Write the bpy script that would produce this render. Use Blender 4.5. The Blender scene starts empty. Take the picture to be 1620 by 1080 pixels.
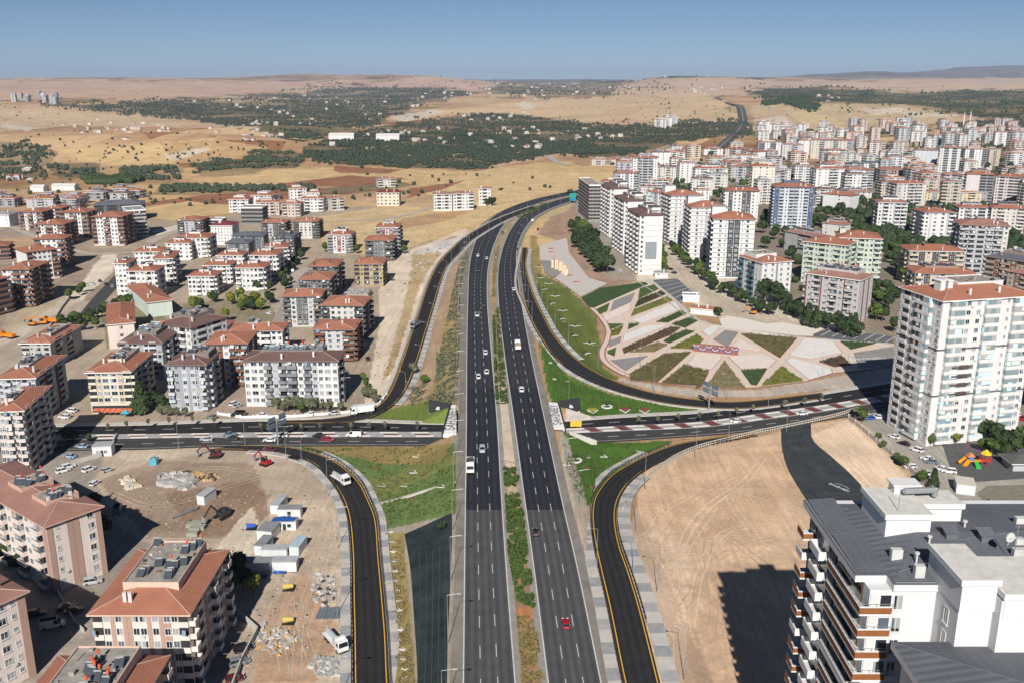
import bpy, math, random
import numpy as np
from mathutils import Vector, Matrix, noise as mnoise
R = math.radians
random.seed(7); rng = np.random.default_rng(11)
S = bpy.context.scene; COL = S.collection

# ---------------------------------------------------------------- camera
CAM_H = 120.0; PITCH = 15.45; FPX = 1500.0
SP, CP = math.sin(R(PITCH)), math.cos(R(PITCH))
cam_d = bpy.data.cameras.new('camera'); cam = bpy.data.objects.new('camera', cam_d); COL.objects.link(cam)
cam.location = (0, 0, CAM_H); cam.rotation_euler = (R(90 - PITCH), 0, 0)
cam_d.sensor_width = 36; cam_d.lens = 36 * FPX / 1620; cam_d.clip_start = 1; cam_d.clip_end = 120000
S.camera = cam
# ---------------------------------------------------------------- light
SUN_EL, SUN_AZ = 34.5, 5.8            # light travels towards +Y, slightly to +X
w = bpy.data.worlds.new('World'); S.world = w; w.use_nodes = True
nt = w.node_tree; bg = nt.nodes['Background']
sky = nt.nodes.new('ShaderNodeTexSky'); sky.sky_type = 'NISHITA'; sky.sun_disc = False
sky.sun_elevation = R(SUN_EL); sky.sun_rotation = R(180 + SUN_AZ)
sky.altitude = 1500; sky.air_density = 0.6; sky.dust_density = 0.35; sky.ozone_density = 4.0
nt.links.new(sky.outputs[0], bg.inputs[0]); bg.inputs[1].default_value = 0.05
sl = bpy.data.lights.new('sun', 'SUN'); sun = bpy.data.objects.new('sun', sl); COL.objects.link(sun)
sl.energy = 5.0; sl.angle = R(0.5); sl.color = (1.0, 0.955, 0.89)
dv = Vector((math.sin(R(SUN_AZ)) * math.cos(R(SUN_EL)), math.cos(R(SUN_AZ)) * math.cos(R(SUN_EL)), -math.sin(R(SUN_EL))))
sun.rotation_euler = dv.to_track_quat('-Z', 'Y').to_euler()
S.view_settings.view_transform = 'Standard'; S.view_settings.look = 'None'
S.view_settings.exposure = 0.25; S.view_settings.gamma = 1.0
S.view_settings.use_curve_mapping = False
S.render.engine = 'CYCLES'
S.cycles.max_bounces = 5; S.cycles.diffuse_bounces = 1; S.cycles.glossy_bounces = 2
S.cycles.transparent_max_bounces = 6; S.cycles.volume_bounces = 0

# ---------------------------------------------------------------- survey helpers
def G(px, py, h=0.0):
    """point at height h seen in direction (px,py) of the survey photograph"""
    a = (py - 540) / FPX; d = SP + a * CP; f = CP - a * SP
    z = (CAM_H - h) / d
    return ((px - 810) / FPX * z, f * z)
def proj(X, Y, Z):
    dz = CAM_H - Z
    z = Y * CP + dz * SP; yc = -Y * SP + dz * CP
    return 810 + FPX * X / z, 540 + FPX * yc / z
def sm(t):
    t = np.clip(t, 0, 1); return t * t * (3 - 2 * t)
def vnoise(x, y, seed=0):
    """smooth value noise, numpy"""
    xi = np.floor(x); yi = np.floor(y); fx = x - xi; fy = y - yi
    fx = fx * fx * (3 - 2 * fx); fy = fy * fy * (3 - 2 * fy)
    def hsh(a, b):
        t = np.sin(a * 127.1 + b * 311.7 + seed * 74.7) * 43758.5453
        return t - np.floor(t)
    return (hsh(xi, yi) * (1 - fx) + hsh(xi + 1, yi) * fx) * (1 - fy) + (hsh(xi, yi + 1) * (1 - fx) + hsh(xi + 1, yi + 1) * fx) * fy
def fbm(x, y, seed=0, o=4):
    r = 0; a = .5; s = 0
    for i in range(o):
        r = r + a * vnoise(x, y, seed + i); s += a; a *= .5; x = x * 2.03 + 7; y = y * 2.03 + 3
    return r / s
def far_h(X, Y):
    D = np.hypot(X, Y)
    base = 95 * sm((D - 2200) / 10500)
    n = fbm(X / 1500, Y / 1500, 3) - .5
    h = base + n * (105 * sm((D - 1500) / 3500)) * (1 - .35 * sm((D - 9000) / 5000))
    n2 = fbm(X / 450, Y / 450, 9, 3) - .5
    h = h + n2 * 22 * sm((D - 1300) / 2500)
    h = h + 9 * sm((D - 700) / 900) * (fbm(X / 300, Y / 300, 21, 2) - .5)
    # dark wooded hill and bare shoulder on the right, blue range at the back
    h = h + 340 * np.exp(-((X - 10800) / 3000) ** 2 - ((Y - 20500) / 2500) ** 2) * (.8 + .4 * fbm(X / 900, Y / 900, 61, 3))
    h = h + 150 * np.exp(-((X - 6300) / 1900) ** 2 - ((Y - 17500) / 2200) ** 2) * (.8 + .4 * fbm(X / 700, Y / 700, 62, 3))
    h = h + 42 * np.exp(-((X - 1400) / 900) ** 2 - ((Y - 9500) / 1300) ** 2)
    h = h + 38 * np.exp(-((X - 1150) / 900) ** 2 - ((Y - 4300) / 800) ** 2)
    h = h + 100 * (fbm(X / 2300, Y / 5200, 5, 4) - .45) * sm((D - 7500) / 3500) * (1 - .6 * sm((D - 15000) / 4000))
    for gx, gy, sx, sy, a in ((-2700, 13000, 1000, 1500, 75), (-1200, 12000, 700, 1300, 50), (500, 11500, 1000, 2500, -70), (1800, 11500, 650, 1300, 75), (3300, 12500, 900, 1400, 60), (5200, 12500, 900, 1400, 40), (-5600, 12500, 1300, 1500, 40), (-3900, 9000, 800, 900, 30)):
        h = h + a * np.exp(-((X - gx) / sx) ** 2 - ((Y - gy) / sy) ** 2)
    h = h + 30 * np.exp(-((X + 620) / 330) ** 2 - ((Y - 1680) / 170) ** 2) + 24 * np.exp(-((X + 500) / 200) ** 2 - ((Y - 2150) / 130) ** 2)
    h = h + 26 * np.exp(-((X + 80) / 380) ** 2 - ((Y - 3900) / 350) ** 2) + 20 * np.exp(-((X + 2100) / 900) ** 2 - ((Y - 3600) / 400) ** 2) + 16 * np.exp(-((X - 1450) / 500) ** 2 - ((Y - 3300) / 250) ** 2)
    h = h - 28 * np.exp(-((X + 300) / 1300) ** 2 - ((Y - 7000) / 2500) ** 2)
    return h

# roads: lists of (left edge px, right edge px) pairs, with a height profile
def smooth(pts, n):
    P = np.array(pts, float); t = np.concatenate([[0], np.cumsum(np.hypot(*(P[1:, :2] - P[:-1, :2]).T))])
    m = np.zeros_like(P)
    m[1:-1] = (P[2:] - P[:-2]) / (t[2:] - t[:-2])[:, None]
    m[0] = (P[1] - P[0]) / (t[1] - t[0]); m[-1] = (P[-1] - P[-2]) / (t[-1] - t[-2])
    s = np.linspace(0, t[-1], n); i = np.clip(np.searchsorted(t, s, 'right') - 1, 0, len(t) - 2)
    h = (t[i + 1] - t[i]); u = (s - t[i]) / h; u = u[:, None]; h = h[:, None]
    return (2*u**3-3*u**2+1)*P[i] + (u**3-2*u**2+u)*h*m[i] + (-2*u**3+3*u**2)*P[i+1] + (u**3-u**2)*h*m[i+1]
def edge(pts, zf, n=120):
    out = []
    for p in pts:
        z = 0.0
        for _ in range(8):
            X, Y = G(p[0], p[1], z); z = float(zf(X, Y))
        out.append((X, Y, z))
    Q = smooth(out, n)
    for q in Q: q[2] = zf(q[0], q[1])
    return Q
def z_hw(X, Y): return 6.0 - 5.2 * float(sm((Y - 420) / 260))
def z_D(X, Y): return .1 + 5.88 * (1 - float(sm((Y - 205) / 90)))
def z_A(X, Y): return 0.25
def z_B(X, Y): return 0.25 + 0.6 * float(sm((Y - 400) / 200))
def z_C(X, Y): t = float(sm((Y - 350) / 75)); return .25 * (1 - t) + t * (z_hw(X, Y) - .05)
def z_0(X, Y): return 0.12
HW_L_out = [(704,1180),(712,1080),(719,900),(722,780),(725,660),(727,560),(728,480),(730,440),(736,402),(746,378),(765,352),(800,331),(850,316),(905,303),(960,293)]
HW_L_l = [(731,1180),(733,1080),(735,900),(736.5,780),(738,660),(738.5,560),(740,480),(742,430),(746,402),(753,381),(766,358),(788,338),(831,319.5),(887,306),(945,296)]
HW_L_r = [(824,1180),(815,1080),(801,900),(793,780),(786,660),(777.5,560),(771,480),(771.5,430),(777,401),(784,381),(795,359),(814,339),(856,320.5),(913,307),(970,297)]
HW_R_l = [(881,1180),(867.5,1080),(845,900),(828.8,780),(812.6,660),(798,560),(789,480),(788,430),(793,401),(799.5,381),(810,360.5),(828,340.5),(865,322),(915,309),(972,298.5)]
HW_R_r = [(972,1180),(951,1080),(914,900),(886.5,780),(861,660),(840,560),(825,480),(818,430),(817,402),(821,382),(831,361),(850,341),(887,324),(932,312),(985,301)]
HW_R_out = [(1000,1180),(974,1080),(931,900),(900,780),(873,660),(849,560),(832,480),(824,430),(823,402),(827,382),(837,361),(857,341),(894,324.5),(938,313),(990,302)]
RA_l = [(559,1180),(558.5,1080),(557.8,1000),(556.7,940),(556,880),(551,820),(541.9,790),(525,762),(495.6,733),(447,716),(388,711),(330,710)]
RA_r = [(624,1180),(616,1080),(612,1000),(606.7,940),(601,880),(595.6,820),(584,790),(567.8,760),(532.6,730),(488,712),(440,704.5),(380,703)]
RB_l = [(842,326),(786.7,346.7),(739.4,373),(711.7,396.7),(692,419),(675.6,452),(661.7,494),(649,530),(634,574.4),(621.8,607),(608,631),(587,647),(554.6,656),(508,662),(440,664)]
RB_r = [(850,330),(800,349),(750,378),(725.6,402),(708,421),(698,444),(687.5,480),(675.6,520),(658,577),(647,606),(634,628),(615,646),(585,660.6),(550,667.6),(440,669)]
RC_l = [(826,392),(819,430),(819,455),(831,485.6),(842,510.6),(856,535.6),(875.6,563.5),(897.8,583),(931,602),(972.8,618),(1014,629.4),(1056,637.8),(1100,643),(1150,646),(1200,644),(1300,630)]
RC_r = [(836,392),(832.5,419),(838,446.7),(847.8,474.4),(861.7,502),(878,531),(900,556),(921,574),(945,589),(975.6,603),(1014,615.6),(1056,625),(1100,631),(1150,635),(1200,632),(1300,620)]
RD_l = [(1012,1180),(986,1080),(962,960),(947,895),(939.6,858.5),(935.7,827),(935.5,806.7),(939.6,786),(952.6,765),(970.7,747),(1002,729),(1035.6,713),(1072,701),(1113,694),(1180,684)]
RD_r = [(1070,1180),(1045,1080),(1014,960),(997,905),(983,866),(977,840),(974.6,817),(977,796),(986,775.6),(1001.9,757.4),(1025,740.6),(1061.5,722.4),(1103,709),(1145,698),(1200,688)]
X1_t = [(-60,676),(90,674.5),(231,672),(400,666),(560,667),(700,671),(790,669),(905,665.5),(984,660),(1103,653.5),(1165,646),(1217,638),(1295,625),(1400,608),(1500,592),(1700,560)]
X1_m1 = [(-60,689),(90,687),(231,686),(400,683.5),(560,682.5),(700,682.5),(790,680),(905,677),(984,673),(1103,667),(1165,659),(1217,651.5),(1295,641),(1400,624),(1500,606),(1700,574)]
X1_m2 = [(-60,698),(90,696),(231,692.5),(400,691),(560,690.5),(700,690.5),(790,688),(905,684.5),(984,681),(1103,676),(1165,669.5),(1217,662),(1295,651.5),(1400,634),(1500,616),(1700,584)]
X1_b = [(-60,714),(90,712),(231,710),(330,706),(400,705),(560,704.5),(700,704),(790,701),(905,700),(984,697),(1103,689),(1165,684),(1238,675),(1295,666),(1400,648),(1500,630),(1700,596)]
E = {}
for k, pts, zf in [('hlo',HW_L_out,z_hw),('hll',HW_L_l,z_hw),('hlr',HW_L_r,z_hw),('hrl',HW_R_l,z_hw),('hrr',HW_R_r,z_hw),('hro',HW_R_out,z_hw),
                   ('al',RA_l,z_A),('ar',RA_r,z_A),('bl',RB_l,z_B),('br',RB_r,z_B),('cl',RC_l,z_C),('cr',RC_r,z_C),('dl',RD_l,z_D),('dr',RD_r,z_D),
                   ('xt',X1_t,z_0),('xm1',X1_m1,z_0),('xm2',X1_m2,z_0),('xb',X1_b,z_0)]:
    E[k] = edge(pts, zf)
for k in ('bl', 'br', 'cl', 'cr'): E[k] = E[k][::-1].copy()
def corridor(a, b):
    A, B = E[a], E[b]; c = (A + B) / 2; return c, np.hypot(*(A - B)[:, :2].T) / 2
CORR = [corridor('hlo', 'hro'), corridor('dl', 'dr'), corridor('al', 'ar'), corridor('bl', 'br'), corridor('cl', 'cr')]
XC, XH = corridor('xt', 'xb')
def seg_dist(X, Y, c, hw):
    """distance beyond the corridor edge and the road height there"""
    best = np.full(X.shape, 1e9); zz = np.zeros(X.shape)
    for i in range(0, len(c) - 1, 2):
        j = min(i + 2, len(c) - 1)
        ax, ay, az = c[i]; bx, by, bz = c[j]; dx, dy = bx - ax, by - ay; L2 = dx * dx + dy * dy + 1e-9
        t = np.clip(((X - ax) * dx + (Y - ay) * dy) / L2, 0, 1)
        d = np.hypot(X - ax - t * dx, Y - ay - t * dy) - (hw[i] + (hw[j] - hw[i]) * t)
        m = d < best; best = np.where(m, d, best); zz = np.where(m, az + (bz - az) * t, zz)
    return best, zz
def H(X, Y):
    X = np.asarray(X, float); Y = np.asarray(Y, float); shp = X.shape; X = X.ravel(); Y = Y.ravel()
    h = far_h(X, Y)
    near = np.where((Y < 1100) & (X > -330) & (X < 380))[0]
    if len(near):
        x, y = X[near], Y[near]; hh = h[near]
        on = np.zeros(len(x), bool)
        emb = np.full(len(x), -9.)
        for c, hw in CORR:
            d, z = seg_dist(x, y, c, hw)
            emb = np.maximum(emb, z - .12 - .5 * np.clip(d - .6, 0, None))
            on |= d < -.2
        hh = np.maximum(hh, np.minimum(emb, 50))
        hh = np.where(on, np.maximum(emb, -9) - .25, hh)
        pit = ((x > 24) & (x < 110) & (y > 120) & (y < 300) | (x > -115) & (x < -36) & (y > 170) & (y < 285)) & ~on & (emb < hh + .001)
        pit &= hh < .6
        hh = hh + pit * np.where(x > 0, 1.5 * (fbm(x / 24, y / 24, 71, 3) - .45) + .5 * (fbm(x / 5, y / 5, 72, 3) - .5), .7 * (fbm(x / 7, y / 7, 73, 3) - .5))
        d, z = seg_dist(x, y, XC, XH)
        hh = np.where(d < 1.6, -.25, hh)
        h[near] = hh
    return h.reshape(shp)
def GT(px, py, n=14):
    z = 0.0
    for _ in range(n):
        X, Y = G(px, py, min(z, 100)); z = z * .4 + .6 * float(H(X, Y))
    return X, Y, float(H(X, Y))
def GTv(px, py, n=10):
    z = np.zeros(len(px)); a = (py - 540) / FPX; d = SP + a * CP; f = CP - a * SP
    for _ in range(n):
        q = (CAM_H - np.minimum(z, 100)) / d; X = (px - 810) / FPX * q; Y = f * q; z = z * .4 + .6 * H(X, Y)
    q = (CAM_H - np.minimum(z, 100)) / d; X = (px - 810) / FPX * q; Y = f * q
    return X, Y, H(X, Y)
def inpoly(px, py, poly):
    poly = np.array(poly, float); r = np.zeros(px.shape, bool)
    x0, y0 = poly.min(0); x1, y1 = poly.max(0)
    idx = np.where((px >= x0) & (px <= x1) & (py >= y0) & (py <= y1))[0]
    if not len(idx): return r
    x, y = px[idx], py[idx]; c = np.zeros(len(idx), bool); n = len(poly)
    for i in range(n):
        ax, ay = poly[i]; bx, by = poly[(i + 1) % n]
        if ay == by: continue
        m = ((ay > y) != (by > y)) & (x < (bx - ax) * (y - ay) / (by - ay) + ax); c ^= m
    r[idx] = c; return r

# ---------------------------------------------------------------- materials
MATS = {}
def newmat(name):
    m = bpy.data.materials.new(name); m.use_nodes = True; nt = m.node_tree
    return m, nt, nt.nodes['Principled BSDF']
def nd(nt, t, **kw):
    n = nt.nodes.new(t)
    for k, v in kw.items():
        if k.startswith('i_'): n.inputs[k[2:]].default_value = v
        else: setattr(n, k, v)
    return n
def mat(name, col, rough=.85, var=.12, scale=.6, spec=.3, metal=0, bump=0, bscale=3, streak=0, fine=0):
    """plain surface with broad and fine colour variation"""
    if name in MATS: return MATS[name]
    m, nt, b = newmat(name); L = nt.links
    b.inputs['Roughness'].default_value = rough; b.inputs['Metallic'].default_value = metal
    b.inputs['Specular IOR Level'].default_value = spec
    geo = nd(nt, 'ShaderNodeNewGeometry'); 
    no = nd(nt, 'ShaderNodeTexNoise'); no.inputs['Scale'].default_value = scale; no.inputs['Detail'].default_value = 5
    L.new(geo.outputs['Position'], no.inputs['Vector'])
    mr = nd(nt, 'ShaderNodeMapRange'); mr.inputs['From Min'].default_value = .3; mr.inputs['From Max'].default_value = .7
    mr.inputs['To Min'].default_value = 1 - var; mr.inputs['To Max'].default_value = 1 + var * .6
    L.new(no.outputs[0], mr.inputs[0]); fac = mr.outputs[0]
    if streak:
        mp = nd(nt, 'ShaderNodeMapping'); mp.inputs['Scale'].default_value = (1.3, 1.3, .07)
        n2 = nd(nt, 'ShaderNodeTexNoise'); n2.inputs['Scale'].default_value = 1.6; n2.inputs['Detail'].default_value = 4
        L.new(geo.outputs['Position'], mp.inputs[0]); L.new(mp.outputs[0], n2.inputs['Vector'])
        m2 = nd(nt, 'ShaderNodeMapRange'); m2.inputs['From Min'].default_value = .45; m2.inputs['From Max'].default_value = .75
        m2.inputs['To Min'].default_value = 1; m2.inputs['To Max'].default_value = 1 - streak; L.new(n2.outputs[0], m2.inputs[0])
        mu = nd(nt, 'ShaderNodeMath', operation='MULTIPLY'); L.new(fac, mu.inputs[0]); L.new(m2.outputs[0], mu.inputs[1]); fac = mu.outputs[0]
    if fine:
        n3 = nd(nt, 'ShaderNodeTexNoise'); n3.inputs['Scale'].default_value = scale * 14; n3.inputs['Detail'].default_value = 3
        L.new(geo.outputs['Position'], n3.inputs['Vector'])
        m3 = nd(nt, 'ShaderNodeMapRange'); m3.inputs['From Min'].default_value = .3; m3.inputs['From Max'].default_value = .7
        m3.inputs['To Min'].default_value = 1 - fine; m3.inputs['To Max'].default_value = 1 + fine; L.new(n3.outputs[0], m3.inputs[0])
        mu = nd(nt, 'ShaderNodeMath', operation='MULTIPLY'); L.new(fac, mu.inputs[0]); L.new(m3.outputs[0], mu.inputs[1]); fac = mu.outputs[0]
    vm = nd(nt, 'ShaderNodeVectorMath', operation='SCALE'); vm.inputs[0].default_value = col[:3]
    L.new(fac, vm.inputs['Scale']); L.new(vm.outputs[0], b.inputs['Base Color'])
    if bump:
        bp = nd(nt, 'ShaderNodeBump'); bp.inputs['Strength'].default_value = bump
        n4 = nd(nt, 'ShaderNodeTexNoise'); n4.inputs['Scale'].default_value = bscale; n4.inputs['Detail'].default_value = 4
        L.new(geo.outputs['Position'], n4.inputs['Vector']); L.new(n4.outputs[0], bp.inputs['Height']); L.new(bp.outputs[0], b.inputs['Normal'])
    MATS[name] = m; return m
def tile_mat(name, col, pitch=.42, amp=.07):
    """roof tiles: barrels running down the slope and courses across, from the roof's UV in metres"""
    if name in MATS: return MATS[name]
    m, nt, b = newmat(name); L = nt.links; b.inputs['Roughness'].default_value = .9; b.inputs['Specular IOR Level'].default_value = .15
    uv = nd(nt, 'ShaderNodeUVMap'); sp = nd(nt, 'ShaderNodeSeparateXYZ'); L.new(uv.outputs[0], sp.inputs[0])
    def wv(out, freq):
        mu = nd(nt, 'ShaderNodeMath', operation='MULTIPLY'); mu.inputs[1].default_value = freq; L.new(out, mu.inputs[0])
        s = nd(nt, 'ShaderNodeMath', operation='SINE'); L.new(mu.outputs[0], s.inputs[0]); return s.outputs[0]
    a = wv(sp.outputs[0], 6.283 / pitch); c = wv(sp.outputs[1], 6.283 / .38)
    ad = nd(nt, 'ShaderNodeMath', operation='MULTIPLY_ADD'); ad.inputs[1].default_value = .5; L.new(c, ad.inputs[0]); L.new(a, ad.inputs[2])
    geo = nd(nt, 'ShaderNodeNewGeometry')
    n1 = nd(nt, 'ShaderNodeTexNoise'); n1.inputs['Scale'].default_value = .22; n1.inputs['Detail'].default_value = 5; L.new(geo.outputs['Position'], n1.inputs['Vector'])
    n2 = nd(nt, 'ShaderNodeTexNoise'); n2.inputs['Scale'].default_value = 4; n2.inputs['Detail'].default_value = 2; L.new(geo.outputs['Position'], n2.inputs['Vector'])
    f = nd(nt, 'ShaderNodeMath', operation='MULTIPLY_ADD'); f.inputs[1].default_value = amp; f.inputs[2].default_value = .55; L.new(ad.outputs[0], f.inputs[0])
    g = nd(nt, 'ShaderNodeMath', operation='MULTIPLY_ADD'); g.inputs[1].default_value = .5; L.new(n1.outputs[0], g.inputs[0]); L.new(f.outputs[0], g.inputs[2])
    h = nd(nt, 'ShaderNodeMath', operation='MULTIPLY_ADD'); h.inputs[1].default_value = .4; L.new(n2.outputs[0], h.inputs[0]); L.new(g.outputs[0], h.inputs[2])
    vm = nd(nt, 'ShaderNodeVectorMath', operation='SCALE'); vm.inputs[0].default_value = col[:3]; L.new(h.outputs[0], vm.inputs['Scale'])
    L.new(vm.outputs[0], b.inputs['Base Color'])
    bp = nd(nt, 'ShaderNodeBump'); bp.inputs['Strength'].default_value = .5; bp.inputs['Distance'].default_value = .06; L.new(ad.outputs[0], bp.inputs['Height']); L.new(bp.outputs[0], b.inputs['Normal'])
    MATS[name] = m; return m
def glass_mat(name, col, rough=.12):
    if name in MATS: return MATS[name]
    m, nt, b = newmat(name); L = nt.links
    b.inputs['Roughness'].default_value = rough; b.inputs['Specular IOR Level'].default_value = .8
    geo = nd(nt, 'ShaderNodeNewGeometry')
    sc = nd(nt, 'ShaderNodeVectorMath', operation='SNAP'); sc.inputs[1].default_value = (1.7, 1.7, 3.0); L.new(geo.outputs['Position'], sc.inputs[0])
    wn = nd(nt, 'ShaderNodeTexWhiteNoise'); wn.noise_dimensions = '3D'; L.new(sc.outputs[0], wn.inputs['Vector'])
    cr = nd(nt, 'ShaderNodeValToRGB'); L.new(wn.outputs[0], cr.inputs[0])
    cr.color_ramp.interpolation = 'CONSTANT'
    e = cr.color_ramp.elements; e[0].color = (*col, 1); e[1].position = .38; e[1].color = (col[0] * 3.4 + .03, col[1] * 3.4 + .03, col[2] * 3.4 + .03, 1)
    x = cr.color_ramp.elements.new(.62); x.color = (.34, .35, .35, 1)     # drawn curtains
    L.new(cr.outputs[0], b.inputs['Base Color']); MATS[name] = m; return m
def asphalt(name, base, new=None):
    """road surface: u across the road (0..lanes), v along in metres"""
    if name in MATS: return MATS[name]
    m, nt, b = newmat(name); L = nt.links; b.inputs['Roughness'].default_value = .9; b.inputs['Specular IOR Level'].default_value = .15
    uv = nd(nt, 'ShaderNodeUVMap'); sp = nd(nt, 'ShaderNodeSeparateXYZ'); L.new(uv.outputs[0], sp.inputs[0])
    geo = nd(nt, 'ShaderNodeNewGeometry')
    mu = nd(nt, 'ShaderNodeMath', operation='MULTIPLY'); mu.inputs[1].default_value = 6.283 * 2; L.new(sp.outputs[0], mu.inputs[0])
    sn = nd(nt, 'ShaderNodeMath', operation='COSINE'); L.new(mu.outputs[0], sn.inputs[0])
    mp = nd(nt, 'ShaderNodeMapping'); mp.inputs['Scale'].default_value = (3.5, .03, 1); L.new(uv.outputs[0], mp.inputs[0])
    n1 = nd(nt, 'ShaderNodeTexNoise'); n1.inputs['Scale'].default_value = 1.0; n1.inputs['Detail'].default_value = 5; L.new(mp.outputs[0], n1.inputs['Vector'])
    n2 = nd(nt, 'ShaderNodeTexNoise'); n2.inputs['Scale'].default_value = .35; n2.inputs['Detail'].default_value = 6; L.new(geo.outputs['Position'], n2.inputs['Vector'])
    f = nd(nt, 'ShaderNodeMath', operation='MULTIPLY_ADD'); f.inputs[1].default_value = .17; f.inputs[2].default_value = .5; L.new(sn.outputs[0], f.inputs[0])
    g = nd(nt, 'ShaderNodeMath', operation='MULTIPLY_ADD'); g.inputs[1].default_value = .7; L.new(n1.outputs[0], g.inputs[0]); L.new(f.outputs[0], g.inputs[2])
    h = nd(nt, 'ShaderNodeMath', operation='MULTIPLY_ADD'); h.inputs[1].default_value = .6; L.new(n2.outputs[0], h.inputs[0]); L.new(g.outputs[0], h.inputs[2])
    if new:
        sy = nd(nt, 'ShaderNodeSeparateXYZ'); L.new(geo.outputs['Position'], sy.inputs[0])
        a = nd(nt, 'ShaderNodeMath', operation='GREATER_THAN'); a.inputs[1].default_value = new[1]; L.new(sy.outputs[1], a.inputs[0])
        mx = nd(nt, 'ShaderNodeMix', data_type='RGBA'); mx.inputs['A'].default_value = (*base, 1); mx.inputs['B'].default_value = (*new[0], 1)
        L.new(a.outputs[0], mx.inputs['Factor'])
        a2 = nd(nt, 'ShaderNodeMath', operation='GREATER_THAN'); a2.inputs[1].default_value = new[3]; L.new(sy.outputs[1], a2.inputs[0])
        mx2 = nd(nt, 'ShaderNodeMix', data_type='RGBA'); mx2.inputs['B'].default_value = (*new[2], 1)
        L.new(a2.outputs[0], mx2.inputs['Factor']); L.new(mx.outputs['Result'], mx2.inputs['A'])
        vm = nd(nt, 'ShaderNodeVectorMath', operation='SCALE'); L.new(mx2.outputs['Result'], vm.inputs[0])
    else:
        vm = nd(nt, 'ShaderNodeVectorMath', operation='SCALE'); vm.inputs[0].default_value = base
    L.new(h.outputs[0], vm.inputs['Scale']); L.new(vm.outputs[0], b.inputs['Base Color'])
    MATS[name] = m; return m
def leaf_mat(name, c1, c2):
    if name in MATS: return MATS[name]
    m, nt, b = newmat(name); L = nt.links; b.inputs['Roughness'].default_value = .75; b.inputs['Specular IOR Level'].default_value = .2
    geo = nd(nt, 'ShaderNodeNewGeometry'); oi = nd(nt, 'ShaderNodeObjectInfo')
    ad = nd(nt, 'ShaderNodeMath', operation='ADD'); L.new(geo.outputs['Random Per Island'], ad.inputs[0]); L.new(oi.outputs['Random'], ad.inputs[1])
    hf = nd(nt, 'ShaderNodeMath', operation='MULTIPLY'); hf.inputs[1].default_value = .5; L.new(ad.outputs[0], hf.inputs[0])
    mx = nd(nt, 'ShaderNodeMix', data_type='RGBA'); mx.inputs['A'].default_value = (*c1, 1); mx.inputs['B'].default_value = (*c2, 1)
    L.new(hf.outputs[0], mx.inputs['Factor']); L.new(mx.outputs['Result'], b.inputs['Base Color'])
    MATS[name] = m; return m

# ---------------------------------------------------------------- mesh builder
class MB:
    def __init__(s): s.v = []; s.f = []; s.m = []; s.uv = {}
    def quad(s, a, b, c, d, m=0, uv=None):
        i = len(s.v); s.v += [a, b, c, d]; s.f.append((i, i+1, i+2, i+3)); s.m.append(m)
        if uv: s.uv[len(s.f) - 1] = uv
    def poly(s, pts, m=0, uv=None):
        i = len(s.v); s.v += list(pts); s.f.append(tuple(range(i, i + len(pts)))); s.m.append(m)
        if uv: s.uv[len(s.f) - 1] = uv
    def box(s, x0, y0, z0, x1, y1, z1, m=0, bottom=True):
        i = len(s.v)
        s.v += [(x0,y0,z0),(x1,y0,z0),(x1,y1,z0),(x0,y1,z0),(x0,y0,z1),(x1,y0,z1),(x1,y1,z1),(x0,y1,z1)]
        fs = [(i,i+1,i+5,i+4),(i+1,i+2,i+6,i+5),(i+2,i+3,i+7,i+6),(i+3,i,i+4,i+7),(i+4,i+5,i+6,i+7)]
        if bottom: fs.append((i+3,i+2,i+1,i))
        s.f += fs; s.m += [m] * len(fs)
    def hexa(s, lo, hi, m=0):
        i = len(s.v); s.v += list(lo) + list(hi); n = len(lo)
        s.f.append(tuple(range(i + n - 1, i - 1, -1))); s.f.append(tuple(range(i + n, i + 2 * n)))
        for k in range(n): s.f.append((i + k, i + (k+1) % n, i + n + (k+1) % n, i + n + k))
        s.m += [m] * (n + 2)
    def prism(s, poly, z0, z1, m=0):
        s.hexa([(x, y, z0) for x, y in poly], [(x, y, z1) for x, y in poly], m)
    def tube(s, a, b, r, n=6, m=0, r2=None):
        a = Vector(a); b = Vector(b); d = (b - a)
        if d.length < 1e-6: return
        d.normalize(); u = d.orthogonal().normalized(); w2 = d.cross(u); r2 = r if r2 is None else r2
        lo = [tuple(a + (u * math.cos(t) + w2 * math.sin(t)) * r) for t in [6.2832 * k / n for k in range(n)]]
        hi = [tuple(b + (u * math.cos(t) + w2 * math.sin(t)) * r2) for t in [6.2832 * k / n for k in range(n)]]
        s.hexa(lo, hi, m)
    def mesh(s, name, mats):
        me = bpy.data.meshes.new(name); me.from_pydata(s.v, [], s.f)
        for m in mats: me.materials.append(m)
        if len(mats) > 1: me.polygons.foreach_set('material_index', s.m)
        if s.uv:
            ul = me.uv_layers.new(name='UVMap'); data = [0.0] * (2 * len(me.loops)); k = 0
            for fi, f in enumerate(s.f):
                u = s.uv.get(fi)
                for j in range(len(f)):
                    if u: data[2*k], data[2*k+1] = u[j]
                    k += 1
            ul.data.foreach_set('uv', data)
        me.update(); return me
    def build(s, name, mats, parent=None, **kw):
        return mk(name, s.mesh(name, mats if isinstance(mats, (list, tuple)) else [mats]), parent, **kw)
def mk(name, me, parent=None, loc=None, rz=None, scale=None, label=None, cat=None, group=None, kind=None):
    o = bpy.data.objects.new(name, me); COL.objects.link(o)
    if parent: o.parent = parent
    if loc is not None: o.location = loc
    if rz is not None: o.rotation_euler = (0, 0, rz)
    if scale is not None: o.scale = scale if isinstance(scale, (tuple, list)) else (scale,) * 3
    tag(o, label, cat, group, kind); return o
def tag(o, label=None, cat=None, group=None, kind=None):
    if label: o['label'] = label
    if cat: o['category'] = cat
    if group: o['group'] = group
    if kind: o['kind'] = kind
    return o
def copy_tree(o, parent=None):
    c = o.copy(); COL.objects.link(c); c.parent = parent
    for ch in o.children: copy_tree(ch, c)
    return c
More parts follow.
